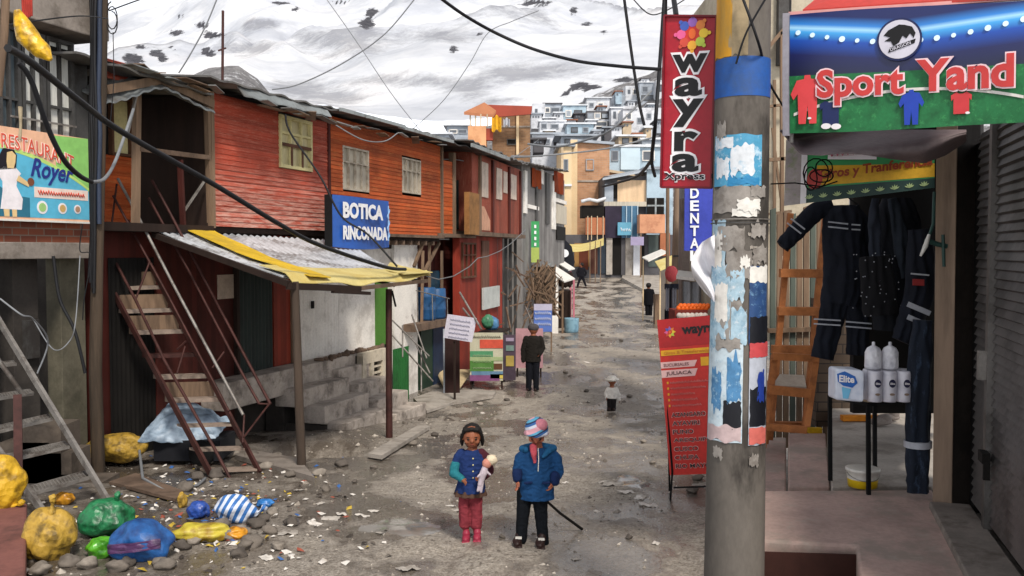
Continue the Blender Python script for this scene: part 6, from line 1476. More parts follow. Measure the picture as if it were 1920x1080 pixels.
limbcloth([(1578,385,8),(1578,400,8),(1580,440,8),(1584,480,8),(1584,530,8),(1575,570,8)],[.12,.17,.19,.19,.20,.18],'torso',CV)
limbcloth([(1560,388,8),(1530,392,8),(1505,420,7.95),(1482,445,7.9),(1466,462,7.9)],[.07,.09,.085,.075,.07],'sleeve',CV)
limbcloth([(1596,392,8.02),(1618,420,8.02),(1628,470,8.02),(1625,520,8.02)],[.07,.08,.07,.06],'sleeve',CV)
limbcloth([(1568,540,8),(1560,590,8),(1550,630,8),(1541,672,8)],[.13,.12,.105,.10],'trouser_leg',CV)
limbcloth([(1600,540,8),(1606,590,8),(1608,630,8),(1606,665,8)],[.11,.11,.10,.10],'trouser_leg',CV)
def tape(a,b,D,w=.016,parent=CV): MB().bar(P(a[0],a[1],D),P(b[0],b[1],D),w,.008,up=V((0,-1,0))).build('tape',refl,parent)
for dy in (0,9): tape((1553,416+dy),(1590,420+dy),7.85,.012); tape((1597,421+dy),(1613,422+dy),7.85,.012); tape((1526,598+dy),(1576,601+dy),7.87,.012); tape((1586,603+dy),(1634,607+dy),7.87,.012)
tape((1476,418),(1502,438),7.82,.012); tape((1483,410),(1509,430),7.82,.012)
MB().tube([P(1545,385,8),P(1578,362,8),P(1610,385,8)],.006,5).build('hanger',M['black'],CV)
JK=thing('work_jacket',P(1690,380,7.6),'dark jackets and ties crowded on hangers to the right of the coverall','clothes')
limbcloth([(1680,372,7.7),(1680,400,7.7),(1682,470,7.7),(1684,560,7.7),(1680,620,7.7)],[.12,.20,.22,.22,.20],'jacket',JK,mat('dark_jacket','#0f1118',.9,.3,6,.5,bdist=.02))
limbcloth([(1640,372,7.5),(1638,420,7.5),(1640,480,7.5),(1643,520,7.5)],[.03,.055,.06,.02],'scarf',JK,mat('slate_cloth','#232833',.9,.3,8,.4))
limbcloth([(1672,372,7.5),(1685,430,7.5),(1694,490,7.5),(1700,520,7.5)],[.04,.065,.06,.05],'scarf',JK,mat('denim_dark','#20262f',.9,.3,12,.4))
limbcloth([(1722,430,7.3),(1726,500,7.3),(1722,560,7.3),(1704,610,7.3),(1690,640,7.3)],[.09,.12,.12,.11,.08],'sleeve',JK)
for dy,w_ in ((0,.05),(24,.05)): tape((1702,570+dy+8*0),(1744,588+dy),7.16,w_*.8,JK)
tape((1708,513),(1742,516),7.15,.012,JK)
MB().prism([P(1712,523,7.15),P(1733,524,7.15),P(1733,536,7.15),P(1712,535,7.15)],(0,.01,0)).build('red_patch',flat('patch_red','#8f3030'),JK)
dt=MB()
for k in range(40): 
    p_=P(random.uniform(1595,1690),random.uniform(470,595),7.42); dt.ell(p_,.005,nu=5,nv=4)
dt.build('stud',refl,JK)
limbcloth([(1640,480,7.5),(1645,540,7.5),(1650,590,7.5)],[.13,.15,.14],'dress',JK,mat('black_dress','#0c0c10',.9,.3,6,.3))
HT=thing('denim_trousers',P(1722,640,7.05),'long dark denim trouser legs hanging beside the timber post with one white band','trousers')
dn=mat('denim','#161d29',.9,.35,8,.5,stretch=(1,1,.3),tint='#3a4a60',bdist=.02)
limbcloth([(1728,600,7.05),(1724,660,7.05),(1721,740,7.05),(1720,820,7.05),(1720,900,7.05),(1720,922,7.05)],[.07,.095,.10,.095,.09,.085],'trouser_leg',HT,dn,.8)
MB().tube([P(1721,838,7.05),P(1721,826,7.05)],.104,16).build('white_band',refl,HT)
# hook with hose and valve on post
hk=MB(); hk.tube([P(1752,360,6.75),P(1750,420,6.72),P(1738,455,6.7)],.012,6); hk.tube([P(1735,450,6.7),P(1758,458,6.7),P(1775,462,6.7)],.02,6); hk.tube([P(1768,440,6.68),P(1770,500,6.68)],.012,6)
tag(hk.build('tap_fitting',mat('teal_hose','#2d4a44',.5,.2,4,.05)),'teal hose and dark tap fitting fixed on the timber shop post','tap')
tag(MB().tube([P(1742,440,6.68),P(1735,462,6.66),P(1726,480,6.66)],[.012,.018,.008],6).build('white_tassel',M['white']),'small white tassel tied beside the tap fitting','tassel')
# ---- table and toilet rolls
zt_=ZP+.77
TB=thing('side_table',V((XY(1625,740,zt_)[0],7.4,ZP)),'small square table with a pale top and black legs carrying toilet paper','table')
cs=[XY(1556,732,zt_),XY(1628,748,zt_),XY(1712,738,zt_),XY(1640,722,zt_)]
MB().prism([V((x,y,zt_-.03)) for x,y in cs],(0,0,.03)).build('top',mat('table_top','#b09a82',.6,.2,4,.05,dirt='#7a6652'),TB,bevel=.004)
fr2=MB(); 
for i in range(4): fr2.bar(V((*cs[i],zt_-.045)),V((*cs[(i+1)%4],zt_-.045)),.03)
fr2.build('frame',M['black'],TB)
for x,y in cs: MB().bar(V((x+ (0.015),y,ZP)),V((x,y,zt_-.04)),.03).build('leg',M['black'],TB)
def roll_pack(px,py,D_,nx,rows,label,r=.055,h=.24,logo=False):
    base_=P(px,py,D_); base_.z=zt_+.001
    T_=thing('toilet_roll_pack',base_,label,'toilet paper','toilet paper packs on the table')
    film=plastic('roll_film','#d6d4dc','#bdbcc8',9,.35,bump=.3)
    for i in range(nx):
        cx=base_.x+i*r*2.05
        MB().lathe(V((cx,base_.y,zt_+.002)),[(0,0),(r*.95,0),(r,.01),(r,h-.015),(r*.9,h),(r*.3,h+.0),(0,h-.02)],20).build('roll',film,T_)
        MB().lathe(V((cx,base_.y+r*1.9,zt_+.002)),[(0,0),(r*.95,0),(r,.01),(r,h-.015),(r*.9,h),(0,h)],16).build('roll',film,T_)
    return T_,base_
ra,pa_=roll_pack(1640,742,7.05,4,1,'large wrapped pack of toilet rolls with round dark marks on the table')
for i in range(3):
    c_=V((pa_.x+i*.113,pa_.y-.058,zt_+.15)); MB().disc(c_,.026,X,up,(0,-.004,0),16,ry=.032).build('print_mark',flat('roll_mark','#2c2c48'),ra); text('Elite',c_+V((-.018,-.006,-.008)),X,up,.036,.016,wht,ra,off=.02)
    MB().disc(c_+V((0,0,-.085)),.02,X,up,(0,-.002,0),10,ry=.01).build('print_mark',flat('roll_mark2','#8f7a6a'),ra)
eb=thing('tissue_pack',P(1600,740,7.1),'white and blue printed tissue pack lettered Elite on the table','tissue pack')
xa_,xb_=P(1577,0,7.12).x,P(1621,0,7.12).x
MB().hexa([V((xa_,7.12,zt_)),V((xb_,7.0,zt_)),V((xb_,7.25,zt_)),V((xa_,7.3,zt_))]+[V((xa_,7.12,zt_+.25)),V((xb_,7.0,zt_+.25)),V((xb_,7.25,zt_+.25)),V((xa_,7.3,zt_+.25))]).build('wrapper',plastic('pack_film','#cfd4e0','#b9c2d4',9,.35,bump=.2),eb,bevel=.02)
uP=(V((xb_,7.0,0))-V((xa_,7.12,0))).normalized(); nP=V((uP.y,-uP.x,0)); oP=V((xa_,7.12,zt_))
MB().prism([oP+uP*x+up*z+nP*.003 for x,z in ((.012,.21),(.07,.235),(.15,.20),(.168,.15),(.13,.11),(.06,.12),(.02,.15))],nP*.002).build('logo_field',flat('elite_blue','#1f5fb0'),eb)
MB().prism([oP+uP*x+up*z+nP*.003 for x,z in ((.05,.11),(.12,.10),(.10,.02),(.06,.02))],nP*.002).build('logo_tail',flat('elite_sky','#6fb8dc'),eb)
text('Elite',oP+uP*.03+up*.148+nP*.006,uP,up,.115,.055,wht,eb,off=.03)
for k,(x_,r_) in enumerate(((1637,.062),(1668,.062))):
    p_=P(x_,690,7.12); z_=zt_+.25; tg=MB()
    tg.lathe(V((p_.x,7.12,z_)),[(0,0),(r_,.0),(r_*1.05,.02),(r_*1.02,.13),(r_*.75,.165),(r_*.2,.185),(.012,.21),(0,.215)],18)
    tag(tg.build('toilet_roll_bag',plastic('white_bag','#dcdbe0','#bdbcc4',14,.3,bump=.6)),('left','right')[k]+' one of the two white knotted bags of rolls on top of the packs','toilet paper','knotted bags on the packs')
tag(MB().lathe(V((P(1775-72,0,7.2).x,7.2,zt_)),[(0,0),(.055,0),(.056,.22),(.04,.24),(0,.24)],16).build('toilet_roll',plastic('roll_film','#d6d4dc')),'single wrapped roll at the right end of the table','toilet paper')
# bucket
bx,by=XY(1617,912,ZP)
BK=thing('bucket',V((bx,by,ZP)),'white plastic tub with a yellow lower half under the table','bucket')
MB().lathe(V((bx,by,ZP)),[(0,0.004),(.115,0.004),(.122,.07)],28).build('yellow_base',mat('tub_yellow','#d8b41c',.4,.1,3,0),BK)
MB().lathe(V((bx,by,ZP)),[(.122,.07),(.131,.135),(.137,.137),(.137,.155),(.12,.158),(0,.157)],28).build('body',mat('tub_white','#d8d3ca',.4,.1,3,0),BK)
MB().tube([V((bx+.13*math.cos(t),by-.13*math.sin(t),ZP+.12-.05*math.sin(t))) for t in [math.pi*k/10 for k in range(11)]],.003,5).build('handle',M['iron_gray'],BK)
# shoes and things at the back right of the walkway
for k,(x_,y_) in enumerate(((1665,790),(1650,798))):
    sx,sy=XY(x_,y_,ZP); mb=MB(); mb.ell((sx,sy,ZP+.045),(.14,.05,.045)); mb.ell((sx+.07,sy,ZP+.08),(.06,.045,.05)); tag(mb.build('shoe',mat('grey_shoe','#7a706a',.8,.3,8,.2)),('outer','inner')[k]+' grey shoe of the pair behind the table','shoe','pair of shoes behind the table')
sx,sy=XY(1617,790,ZP-.0)
tag(MB().box(sx-.22,sx+.22,sy,sy+.1,ZP,ZP+.06).build('orange_strip',mat('orange_strip','#c77a1c',.7,.25,12,.3)),'long low orange yellow strip lying behind the side table','strip')
sx,sy=XY(1528,812,.47); tag(MB().box(sx-.08,sx+.08,sy-.02,sy+.05,.47,.53).build('yellow_brick',mat('yellow_block','#c9a018',.7,.2,6,.1)),'small yellow block on the upper pink step','block')
# umber panel painting shade onto the platform's dark front face
tag(MB().prism([V((*XY(1396,1024,ZP),0))+V((0,-.004,ZP-.03)),V((*XY(1604,1030,ZP),0))+V((0,-.004,ZP-.03)),V((*XY(1604,1030,ZP),-.2))+V((0,-.004,0)),V((*XY(1396,1024,ZP),-.2))+V((0,-.004,0))],(0,-.012,0)).build('shade_panel',mat('umber_shade','#3a201a',.9,.3,3,.2)),'dark umber panel painting shade on the front of the pink platform','board')
# ================================================================== PEOPLE
def loft(mb,secs,n=24):
    """closed body through horizontal ellipses (centre, half width, half depth)"""
    vs=[];fs=[]
    for c,rx,ry in secs: vs += [V(c)+V((rx*math.cos(2*math.pi*k/n),ry*math.sin(2*math.pi*k/n),0)) for k in range(n)]
    for i in range(len(secs)-1):
        for k in range(n): fs.append([i*n+k,i*n+(k+1)%n,(i+1)*n+(k+1)%n,(i+1)*n+k])
    m=(len(secs)-1)*n; fs += [list(range(n))[::-1],[m+k for k in range(n)]]
    mb.add(vs,fs); return mb
skin=mat('skin','#8a5238',.55,.12,20,.05,spec=.35); skin_l=mat('skin_rosy','#a8644a',.55,.12,20,.05,spec=.35)
hairm=mat('dark_hair','#16110f',.7,.3,30,.4,spec=.3)
eyem=mat('eye_dark','#0c0908',.3,.1,5,0); lipm=mat('lip','#8a4238',.5,.1,5,0)
def cloth(n,c,**k): return mat(n,c,.92,.22,14,.45,fine=60,bdist=.006,spec=.15,**k)
def hand(mb,w,dirn,side,s=1.0,grip=.5):
    """palm, four unequal bent fingers and a thumb from its side; w wrist, dirn pointing to the fingertips, side = thumb side"""
    w=V(w); d=V(dirn).normalized(); sd=V(side); sd=(sd-d*sd.dot(d)).normalized(); nn=d.cross(sd)
    mb.limb([w,w+d*.030*s],[.014*s,.017*s],8)
    for k in (-1,0,1): mb.limb([w+d*.02*s+sd*.010*k*s,w+d*.052*s+sd*.0115*k*s],[.012*s,.010*s],8)
    for k,(o,l) in enumerate(((-.019,.036),(-.0065,.042),(.0065,.045),(.019,.040))):
        a=w+d*.052*s+sd*o*s; b=a+(d*(1-.3*grip)+nn*.6*grip).normalized()*l*.55*s; c=b+(d*(1-grip)+nn*grip).normalized()*l*.5*s
        mb.limb([a,b,c],[.0075*s,.0068*s,.0055*s],7)
    a=w+d*.018*s+sd*.016*s; b=a+(d*.6+sd*.9).normalized()*.026*s; c=b+(d+sd*.25+nn*grip*.6).normalized()*.022*s
    mb.limb([a,b,c],[.0095*s,.008*s,.0065*s],7)
def face(parent,c,fwd,r,skinm,eyes=True):
    """facial features on a head of radius r whose face looks along fwd"""
    f=V(fwd).normalized(); rt=f.cross(V((0,0,1))).normalized(); u=rt.cross(f)
    for s in (-1,1):
        MB().ell(c+f*r*.86+rt*s*r*.34+u*r*.02,(r*.15,r*.07,r*.09),nu=8,nv=6).build('eye',eyem,parent)
        MB().bar(c+f*r*.90+rt*s*r*.18+u*r*.22,c+f*r*.82+rt*s*r*.52+u*r*.22,r*.06,r*.07).build('eyebrow',hairm,parent)
    MB().ell(c+f*r*.86-u*r*.48,(r*.17,r*.10,r*.045),nu=8,nv=6).build('mouth',lipm,parent)
def headmesh(mb,c,f,r,ears=True):
    f=V(f).normalized(); rt=f.cross(V((0,0,1))).normalized(); u=rt.cross(f)
    q=Matrix((rt,f,u)).transposed()
    mb.ell(c+u*r*.12,(r*.88,r*.98,r*1.02),rot=q); mb.ell(c-u*r*.42+f*r*.12,(r*.66,r*.72,r*.62),rot=q)
    mb.ell(c+f*r*.95-u*r*.16,(r*.13,r*.16,r*.17),rot=q,nu=8,nv=6)
    mb.limb([c+f*r*.88+u*r*.1,c+f*r*.99-u*r*.18],[r*.07,r*.12],8)
    for s in (-1,1):
        mb.ell(c+rt*s*r*.48+f*r*.62-u*r*.28,(r*.26,r*.22,r*.22),rot=q)
        if ears: mb.ell(c+rt*s*r*.9-u*r*.1,(r*.1,r*.18,r*.24),rot=q,nu=8,nv=6)
# ------------------------------------------------- girl with the doll
D=8.1
J=lambda x,y,dd=0: P(x,y,D+dd)
gl=thing('person',Gd(882,D),'small girl in a blue and teal jacket and red trousers, clutching a pale doll','person')
zb=gl.location.z
f_=V((.05,-1,-.12)).normalized()
hc=J(885,819); r=.093
mb=MB(); headmesh(mb,hc,f_,r)
mb.limb([J(886,835,.02),J(886,850,.03)],[.042,.048]); 
mb.limb([J(885,852,.03),J(884,885,.03),J(882,910,.03)],[.07,.075,.075])
mb.limb([J(865,858,.02),J(852,884,.0),J(866,899,-.11)],[.028,.026,.022]); hand(mb,J(867,899,-.12),V((.6,-.5,-.45)),V((0,0,1)),.8,.6)
mb.limb([J(905,858,.02),J(916,882,-.02),J(905,896,-.12)],[.028,.026,.022]); hand(mb,J(905,896,-.13),V((-.6,-.35,-.1)),V((0,0,1)),.8,.9)
mb.limb([J(873,925,.03),J(872,965,.03),J(874,997,.03)],[.06,.042,.03]); mb.limb([J(892,925,.03),J(893,965,.03),J(893,998,.03)],[.06,.042,.03])
mb.build('body',skin,gl,remesh=.0055,smooth_it=2)
face(gl,hc,f_,r,skin)
# hair: cap, side masses
mb=MB(); u_=V((0,0,1))
mb.ell(hc+V((0,.030,.028)),(r*1.03,r*.98,r*1.0)); 
for s in (-1,1):
    mb.limb([hc+V((s*.055,-.055,.068)),hc+V((s*.086,-.02,.02)),hc+V((s*.094,.025,-.045)),hc+V((s*.09,.04,-.085))],[.018,.018,.02,.010])
mb.limb([hc+V((-.05,-.07,.075)),hc+V((0,-.082,.085)),hc+V((.05,-.07,.075))],[.022,.02,.022])
mb.ell(hc+V((0,.08,-.04)),(.075,.05,.09))
mb.build('hair',hairm,gl,remesh=.006,disp=lambda p:p+V((mnoise.noise(p*60),mnoise.noise(p*60+V((9,0,0))),mnoise.noise(p*70+V((0,9,0)))))*.004)
ck=cloth('girl_blue','#1d2f5c'); ct=cloth('girl_teal','#256a74'); cm_=cloth('girl_maroon','#451f28'); cb_=cloth('girl_brown','#4f3a30')
def crease(k,a):
    def f(p):
        w=mnoise.noise(V((p.x*9+k,p.y*9,p.z*22+k*3))); w2=1-2*abs(mnoise.noise(V((p.x*16,p.y*16,p.z*34+k))))
        return p+V((mnoise.noise(V((p.x*30,p.y*30,p.z*14+k)))*a*.5+w*a*.6,-w2*a*.7-abs(w)*a*.4,0))
    return f
mb=MB(); loft(mb,[(J(886,842,.03),.05,.05),(J(885,848,.03),.100,.075),(J(885,858,.03),.125,.088),(J(884,885,.02),.118,.095),(J(883,905,.02),.122,.10),(J(882,921,.02),.140,.115)])
mb.build('jacket',ck,gl,remesh=.008,smooth_it=2,disp=crease(1,.012))
MB().limb([J(866,850,.03),J(859,858,.02),J(853,874,.01)],[.046,.047,.043]).build('sleeve',ck,gl,remesh=.008,disp=crease(2,.008))
MB().limb([J(854,871,.0),J(851,887,-.02),J(866,898,-.10)],[.045,.045,.032]).build('sleeve',ct,gl,remesh=.008,disp=crease(3,.009))
MB().limb([J(903,850,.03),J(911,858,.02),J(918,882,-.02),J(908,894,-.10)],[.046,.046,.042,.032]).build('sleeve',cm_,gl,remesh=.008,disp=crease(4,.009))
mb=MB(); loft(mb,[(J(882,915,.02),.128,.105),(J(882,928,.02),.150,.125)],40)
cgx=J(882,928).x
mb.build('skirt_hem',cb_,gl,remesh=.008,disp=lambda p:p+V(((p.x-cgx),(p.y-D-.02),0))*.07*math.sin(9*math.atan2(p.x-cgx,p.y-D)))
tr=cloth('girl_trousers','#7a3038')
mb=MB(); mb.limb([J(874,915,.03),J(871,950,.03),J(872,982,.03)],[.068,.058,.054]); mb.limb([J(891,915,.03),J(893,950,.03),J(893,984,.03)],[.068,.058,.054]); mb.build('trousers',tr,gl,remesh=.007,disp=crease(5,.009))
sh_=mat('pink_shoe','#8f2c40',.5,.15,8,.1)
for x in (873,894):
    b_=Gd(x,D-.02); mb=MB(); mb.ell(b_+V((0,-.03,.032)),(.037,.075,.034)); mb.ell(b_+V((0,.02,.05)),(.036,.042,.05)); mb.box(b_.x-.036,b_.x+.036,b_.y-.10,b_.y+.055,b_.z+.0,b_.z+.014); mb.build('shoe',sh_,gl,remesh=.006)
for k in range(4): MB().ell(J(887,860+12*k,-.066-.004*k),.008,nu=7,nv=5).build('button',M['cream'],gl)
dl=thing('doll',J(897,918,-.15),'pale rag doll held against the small girl in the blue jacket','doll')
mb=MB(); mb.limb([J(900,908,-.16),J(906,888,-.16),J(910,876,-.16)],[.022,.034,.028]); mb.limb([J(900,905,-.16),J(896,920,-.16)],[.016,.012]); mb.limb([J(904,905,-.16),J(902,922,-.16)],[.016,.012]); mb.limb([J(906,884,-.17),J(896,894,-.18)],[.013,.01]); mb.limb([J(910,882,-.17),J(919,890,-.16)],[.013,.01])
mb.build('body',cloth('doll_cloth','#b7aab2'),dl,remesh=.005)
MB().ell(J(913,869,-.16),(.043,.04,.045)).build('head',mat('doll_skin','#b97c6c',.6,.1,10,0),dl)
MB().ell(J(922,862,-.145),(.05,.045,.045),nz=.3,nf=3).build('hair',cloth('doll_hair','#cfc0a6'),dl)
# ------------------------------------------------- older child with beanie
D=7.95
ch=thing('person',Gd(998,D),'taller child in a bright blue coat and striped beanie looking down at the ground','person')
f_=V((-.05,-.75,-.62)).normalized(); hc=J(1006,811,-.02); r=.094
mb=MB(); headmesh(mb,hc,f_,r)
mb.limb([J(1007,828,.03),J(1007,842,.05)],[.045,.052]); mb.limb([J(1007,850,.05),J(1005,885,.05),J(1002,912,.05)],[.08,.08,.075])
mb.limb([J(982,860,.04),J(970,880,.02),J(970,900,-.03)],[.03,.028,.024]); hand(mb,J(970,900,-.03),V((.05,-.15,-1)),V((.4,-1,0)),1.0,.5)
mb.limb([J(1034,860,.04),J(1047,881,.02),J(1036,906,-.04)],[.03,.028,.024]); hand(mb,J(1036,905,-.04),V((-.35,-.15,-1)),V((-.4,-1,0)),1.0,.7)
mb.limb([J(984,928,.05),J(980,972,.03),J(977,1016,.04)],[.062,.045,.033]); mb.limb([J(1012,928,.05),J(1015,975,.03),J(1019,1022,.02)],[.062,.045,.033])
mb.build('body',skin_l,ch,remesh=.0055,smooth_it=2); face(ch,hc,f_,r,skin_l)
def stripey():
    N=NT('beanie_knit'); p=N.pos(); s=N.n('ShaderNodeSeparateXYZ'); N.l(p,s.inputs[0])
    ad=N.n('ShaderNodeMath',operation='MULTIPLY_ADD'); N.l(s.outputs[0],ad.inputs[0]); ad.inputs[1].default_value=-.45; N.l(s.outputs[2],ad.inputs[2])
    dv=N.n('ShaderNodeMath',operation='MULTIPLY'); N.l(ad.outputs[0],dv.inputs[0]); dv.inputs[1].default_value=8.5; fr=N.n('ShaderNodeMath',operation='FRACT'); N.l(dv.outputs[0],fr.inputs[0])
    r_=N.ramp(fr.outputs[0],[(0,'#d9a0aa'),(.25,'#c8ccd8'),(.45,'#35619a'),(.62,'#1f2a4a'),(.72,'#5aa0c0'),(.88,'#d9a0aa')]); r_.node.color_ramp.interpolation='CONSTANT'
    N.l(r_,N.b.inputs['Base Color']); N.b.inputs['Roughness'].default_value=.95; N.bump(N.noise(p,90,2),.5,.005); return N.m
mb=MB(); mb.ell(hc+V((0,.005,.038)),(r*1.12,r*1.16,r*1.08)); mb.limb([hc+V((-.075,-.05,.0)),hc+V((0,-.098,-.005)),hc+V((.075,-.05,.0))],[.024,.026,.024]); mb.limb([hc+V((-.075,-.05,.0)),hc+V((-.09,.04,-.01)),hc+V((0,.09,-.02)),hc+V((.09,.04,-.01)),hc+V((.075,-.05,.0))],[.024]*5)
mb.build('beanie',stripey(),ch,remesh=.006)
MB().ell(hc+V((.038,-.055,.078)),(.06,.052,.055)).build('beanie_patch',cloth('beanie_pink','#c9808c'),ch,remesh=.006)
bc=cloth('coat_blue','#1c426c'); bn2=cloth('coat_navy','#17264a'); bt_=cloth('coat_teal','#235a84')
mb=MB(); loft(mb,[(J(1008,838,.05),.055,.055),(J(1008,843,.05),.115,.08),(J(1008,852,.05),.148,.098),(J(1007,880,.04),.150,.108),(J(1006,905,.04),.150,.112),(J(1006,920,.04),.155,.118),(J(1007,934,.04),.160,.122)])
for a in ([J(984,850,.05),J(975,860,.04),J(970,880,.02),J(970,894,-.01)],[J(1032,850,.05),J(1043,860,.04),J(1048,882,.02),J(1040,900,-.03)]): mb.limb(a,[.052,.052,.046,.038])
mb.build('coat',bc,ch,remesh=.008,smooth_it=2,disp=crease(11,.013))
for c_,k in ((J(970,893,-.012),1),(J(1040.5,899,-.03),2)): MB().limb([c_+V((0,.0,.03)),c_-V((0,.01,.012))],[.048,.044]).build('cuff',bn2,ch,remesh=.008,disp=crease(13+k,.005))
mb=MB(); mb.limb([J(986,843,-.01),J(979,841,.06),J(1007,836,.13),J(1037,841,.06),J(1028,845,-.03),J(1019,856,-.065)],[.028,.033,.042,.038,.03,.018]); mb.build('hood',bt_,ch,remesh=.008,disp=crease(17,.006))
for x in (990,1024): MB().limb([J(x-5,906,-.088),J(x+6,905,-.09)],[.012,.012]).build('pocket_flap',bn2,ch)
MB().limb([J(1000,838,-.05),J(1001,852,-.075),J(1003,866,-.08)],[.033,.028,.015]).build('scarf',cloth('scarf_red','#b8505a'),ch,remesh=.007,disp=crease(19,.008))
MB().tube([J(1009,840,-.07),J(1010,860,-.088),J(1009,884,-.092)],.0045,6).build('cord',M['white'],ch)
bt2=cloth('black_trousers','#101318')
mb=MB(); mb.limb([J(984,925,.05),J(980,970,.03),J(978,1010,.04)],[.075,.058,.05]); mb.limb([J(1012,925,.05),J(1015,973,.03),J(1019,1016,.02)],[.075,.058,.05]); mb.build('trousers',bt2,ch,remesh=.007,disp=crease(18,.008))
sb_=mat('brown_shoe','#2a1a18',.5,.2,8,.1)
for x,o in ((974,-.02),(1017,-.06)):
    b_=Gd(x,D+.02+o); mb=MB(); mb.ell(b_+V((-.02,-.045,.035)),(.042,.09,.036)); mb.ell(b_+V((0,.03,.055)),(.04,.046,.055)); mb.box(b_.x-.045,b_.x+.025,b_.y-.125,b_.y+.07,b_.z,b_.z+.016); mb.build('shoe',sb_,ch,remesh=.006)
    MB().box(b_.x-.035,b_.x+.02,b_.y-.07,b_.y-.02,b_.z+.066,b_.z+.074).build('lace',M['white'],ch)
tag(MB().tube([J(1010,926,.30),J(1050,962,.28),V((*G(1091,996).xy,G(1091,996).z+.02))],[.012,.013,.015],8).build('walking_stick',M['shade_black']),'dark straight stick touching the mud behind the taller child','stick')
# ------------------------------------------------- toddler
def small_person(name_label,D,head,neck,sho,arms,hips,legs,cols,hat=None,hr=.1,face_dir=V((0,-1,0)),coat_len=None,scale=1.0,vox=.012,backpack=None):
    J=lambda x,y,dd=0: P(x,y,D+dd)
    root=thing('person',Gd((legs[0][-1][0]+legs[1][-1][0])/2,D),name_label,'person')
    k=D/1700
    hcn=J(*head); mb=MB(); headmesh(mb,hcn,face_dir,hr)
    mb.limb([hcn-V((0,-.01,hr*.8)),J(*neck)],[hr*.48,hr*.55]); loft(mb,[(J(*neck)-V((0,0,.02)),sho*.4,sho*.3),(J(neck[0],neck[1]+ (hips[1]-neck[1])*.15),sho*.85,sho*.45),(J((neck[0]+hips[0])/2,(neck[1]+hips[1])/2),sho*.72,sho*.48),(J(*hips),sho*.75,sho*.5)])
    for a in arms:
        ps=[J(*p) for p in a]; mb.limb(ps,[sho*.27,sho*.22,sho*.16][:len(ps)]); dd=(ps[-1]-ps[-2]).normalized(); hand(mb,ps[-1],dd,V((0,-1,0)),scale,.5)
    for l in legs:
        ps=[J(*p) for p in l]; mb.limb(ps,[sho*.38,sho*.27,sho*.18][:len(ps)])
    mb.build('body',skin,root,remesh=vox)
    face(root,hcn,face_dir,hr,skin)
    ce=coat_len or hips[1]; mb=MB(); loft(mb,[(J(neck[0],neck[1]+.0),sho*.38,sho*.32),(J(neck[0],neck[1]+(hips[1]-neck[1])*.10),sho*.78,sho*.46),(J(neck[0],neck[1]+(hips[1]-neck[1])*.22),sho*.95,sho*.52),(J((neck[0]+hips[0])/2,(neck[1]+hips[1])/2),sho*.82,sho*.56),(J(hips[0],(hips[1]*.6+neck[1]*.4)),sho*.80,sho*.57),(J(hips[0],ce),sho*.88,sho*.6)])
    for a in arms:
        ps=[J(*p) for p in a]; mb.limb(ps,[sho*.34,sho*.29,sho*.24][:len(ps)])
    mb.build('jacket',cols[0],root,remesh=vox,disp=crease(3,.012))
    mb=MB()
    for l in legs: mb.limb([J(*p) for p in l],[sho*.46,sho*.36,sho*.30][:len(l)])
    mb.build('trousers',cols[1],root,remesh=vox,disp=crease(3,.010))
    for l in legs:
        b_=J(*l[-1]); g_=gz(b_.x,b_.y); mb=MB(); fd=V((face_dir.x,face_dir.y,0)).normalized(); mb.limb([V((b_.x,b_.y,g_+.045*scale))-fd*.04*scale,V((b_.x,b_.y,g_+.035*scale))+fd*.12*scale],[.045*scale,.038*scale]); mb.build('shoe',sb_,root,remesh=vox)
    if hat: 
        mb=MB(); mb.ell(hcn+V((0,0,hr*.4)),(hr*1.15,hr*1.15,hr*.85)); 
        if hat[1]: mb.lathe(hcn+V((0,0,hr*.3)),[(hr*.9,0),(hr*1.6,-.01),(hr*1.6,.012),(hr*.9,.03)],20)
        mb.build('hat',hat[0],root)
    else:
        MB().ell(hcn+V((0,0,hr*.25))-V(face_dir)*hr*.2,(hr*1.05,hr*1.05,hr*.95)).build('hair',hairm,root)
    return root
small_person('toddler in a white hat and pale jumper standing alone mid street',19.8,(1147.5,714),(1147.5,726),.16,[[(1140,730),(1136,738),(1137,745,-.05)],[(1155,730),(1160,741),(1161,750)]],(1147,747),[[(1144,749),(1143,763),(1142,778)],[(1150,749),(1150,763),(1150,778)]],(cloth('tot_white','#dcd6ce'),cloth('tot_trousers','#241f20')),hat=(cloth('tot_hat','#e6dfd4'),True),hr=.10,scale=.9)
small_person('man in a dark jacket and grey cap standing with his back turned',22.7,(1000,618),(1000,629),.235,[[(987,635),(981,655),(981,676)],[(1013,635),(1018,652),(1012,664,-.1)]],(999,672),[[(993,676),(992,703),(991,728)],[(1005,676),(1005,703),(1005,728)]],(cloth('man_jacket','#1f1c19'),cloth('man_trousers','#14151b')),hat=(cloth('man_cap','#4a4648'),False),hr=.125,face_dir=V((.45,.9,0)),coat_len=678)
small_person('distant person in a long black coat walking away by the right edge',44.7,(1216,536),(1216,541),.26,[[(1209,545),(1207,555),(1206,566)],[(1223,545),(1226,555),(1226,565)]],(1216,568),[[(1213,566),(1213,580),(1213,592)],[(1220,566),(1220,580),(1220,592)]],(cloth('far_black','#0e0e13'),cloth('far_black','#0e0e13')),hr=.13,face_dir=V((0,1,0)),coat_len=572,vox=.02)
small_person('distant person striding across the street beside the market stall',62,(1090,497),(1090,501),.25,[[(1085,504),(1082,511),(1084,518)],[(1095,504),(1099,511),(1097,516)]],(1090,519),[[(1089,519),(1086,527),(1083,536)],[(1092,519),(1095,527),(1098,535)]],(cloth('far_black2','#15141a'),cloth('far_black2','#15141a')),hr=.14,face_dir=V((-1,0,0)),vox=.02)
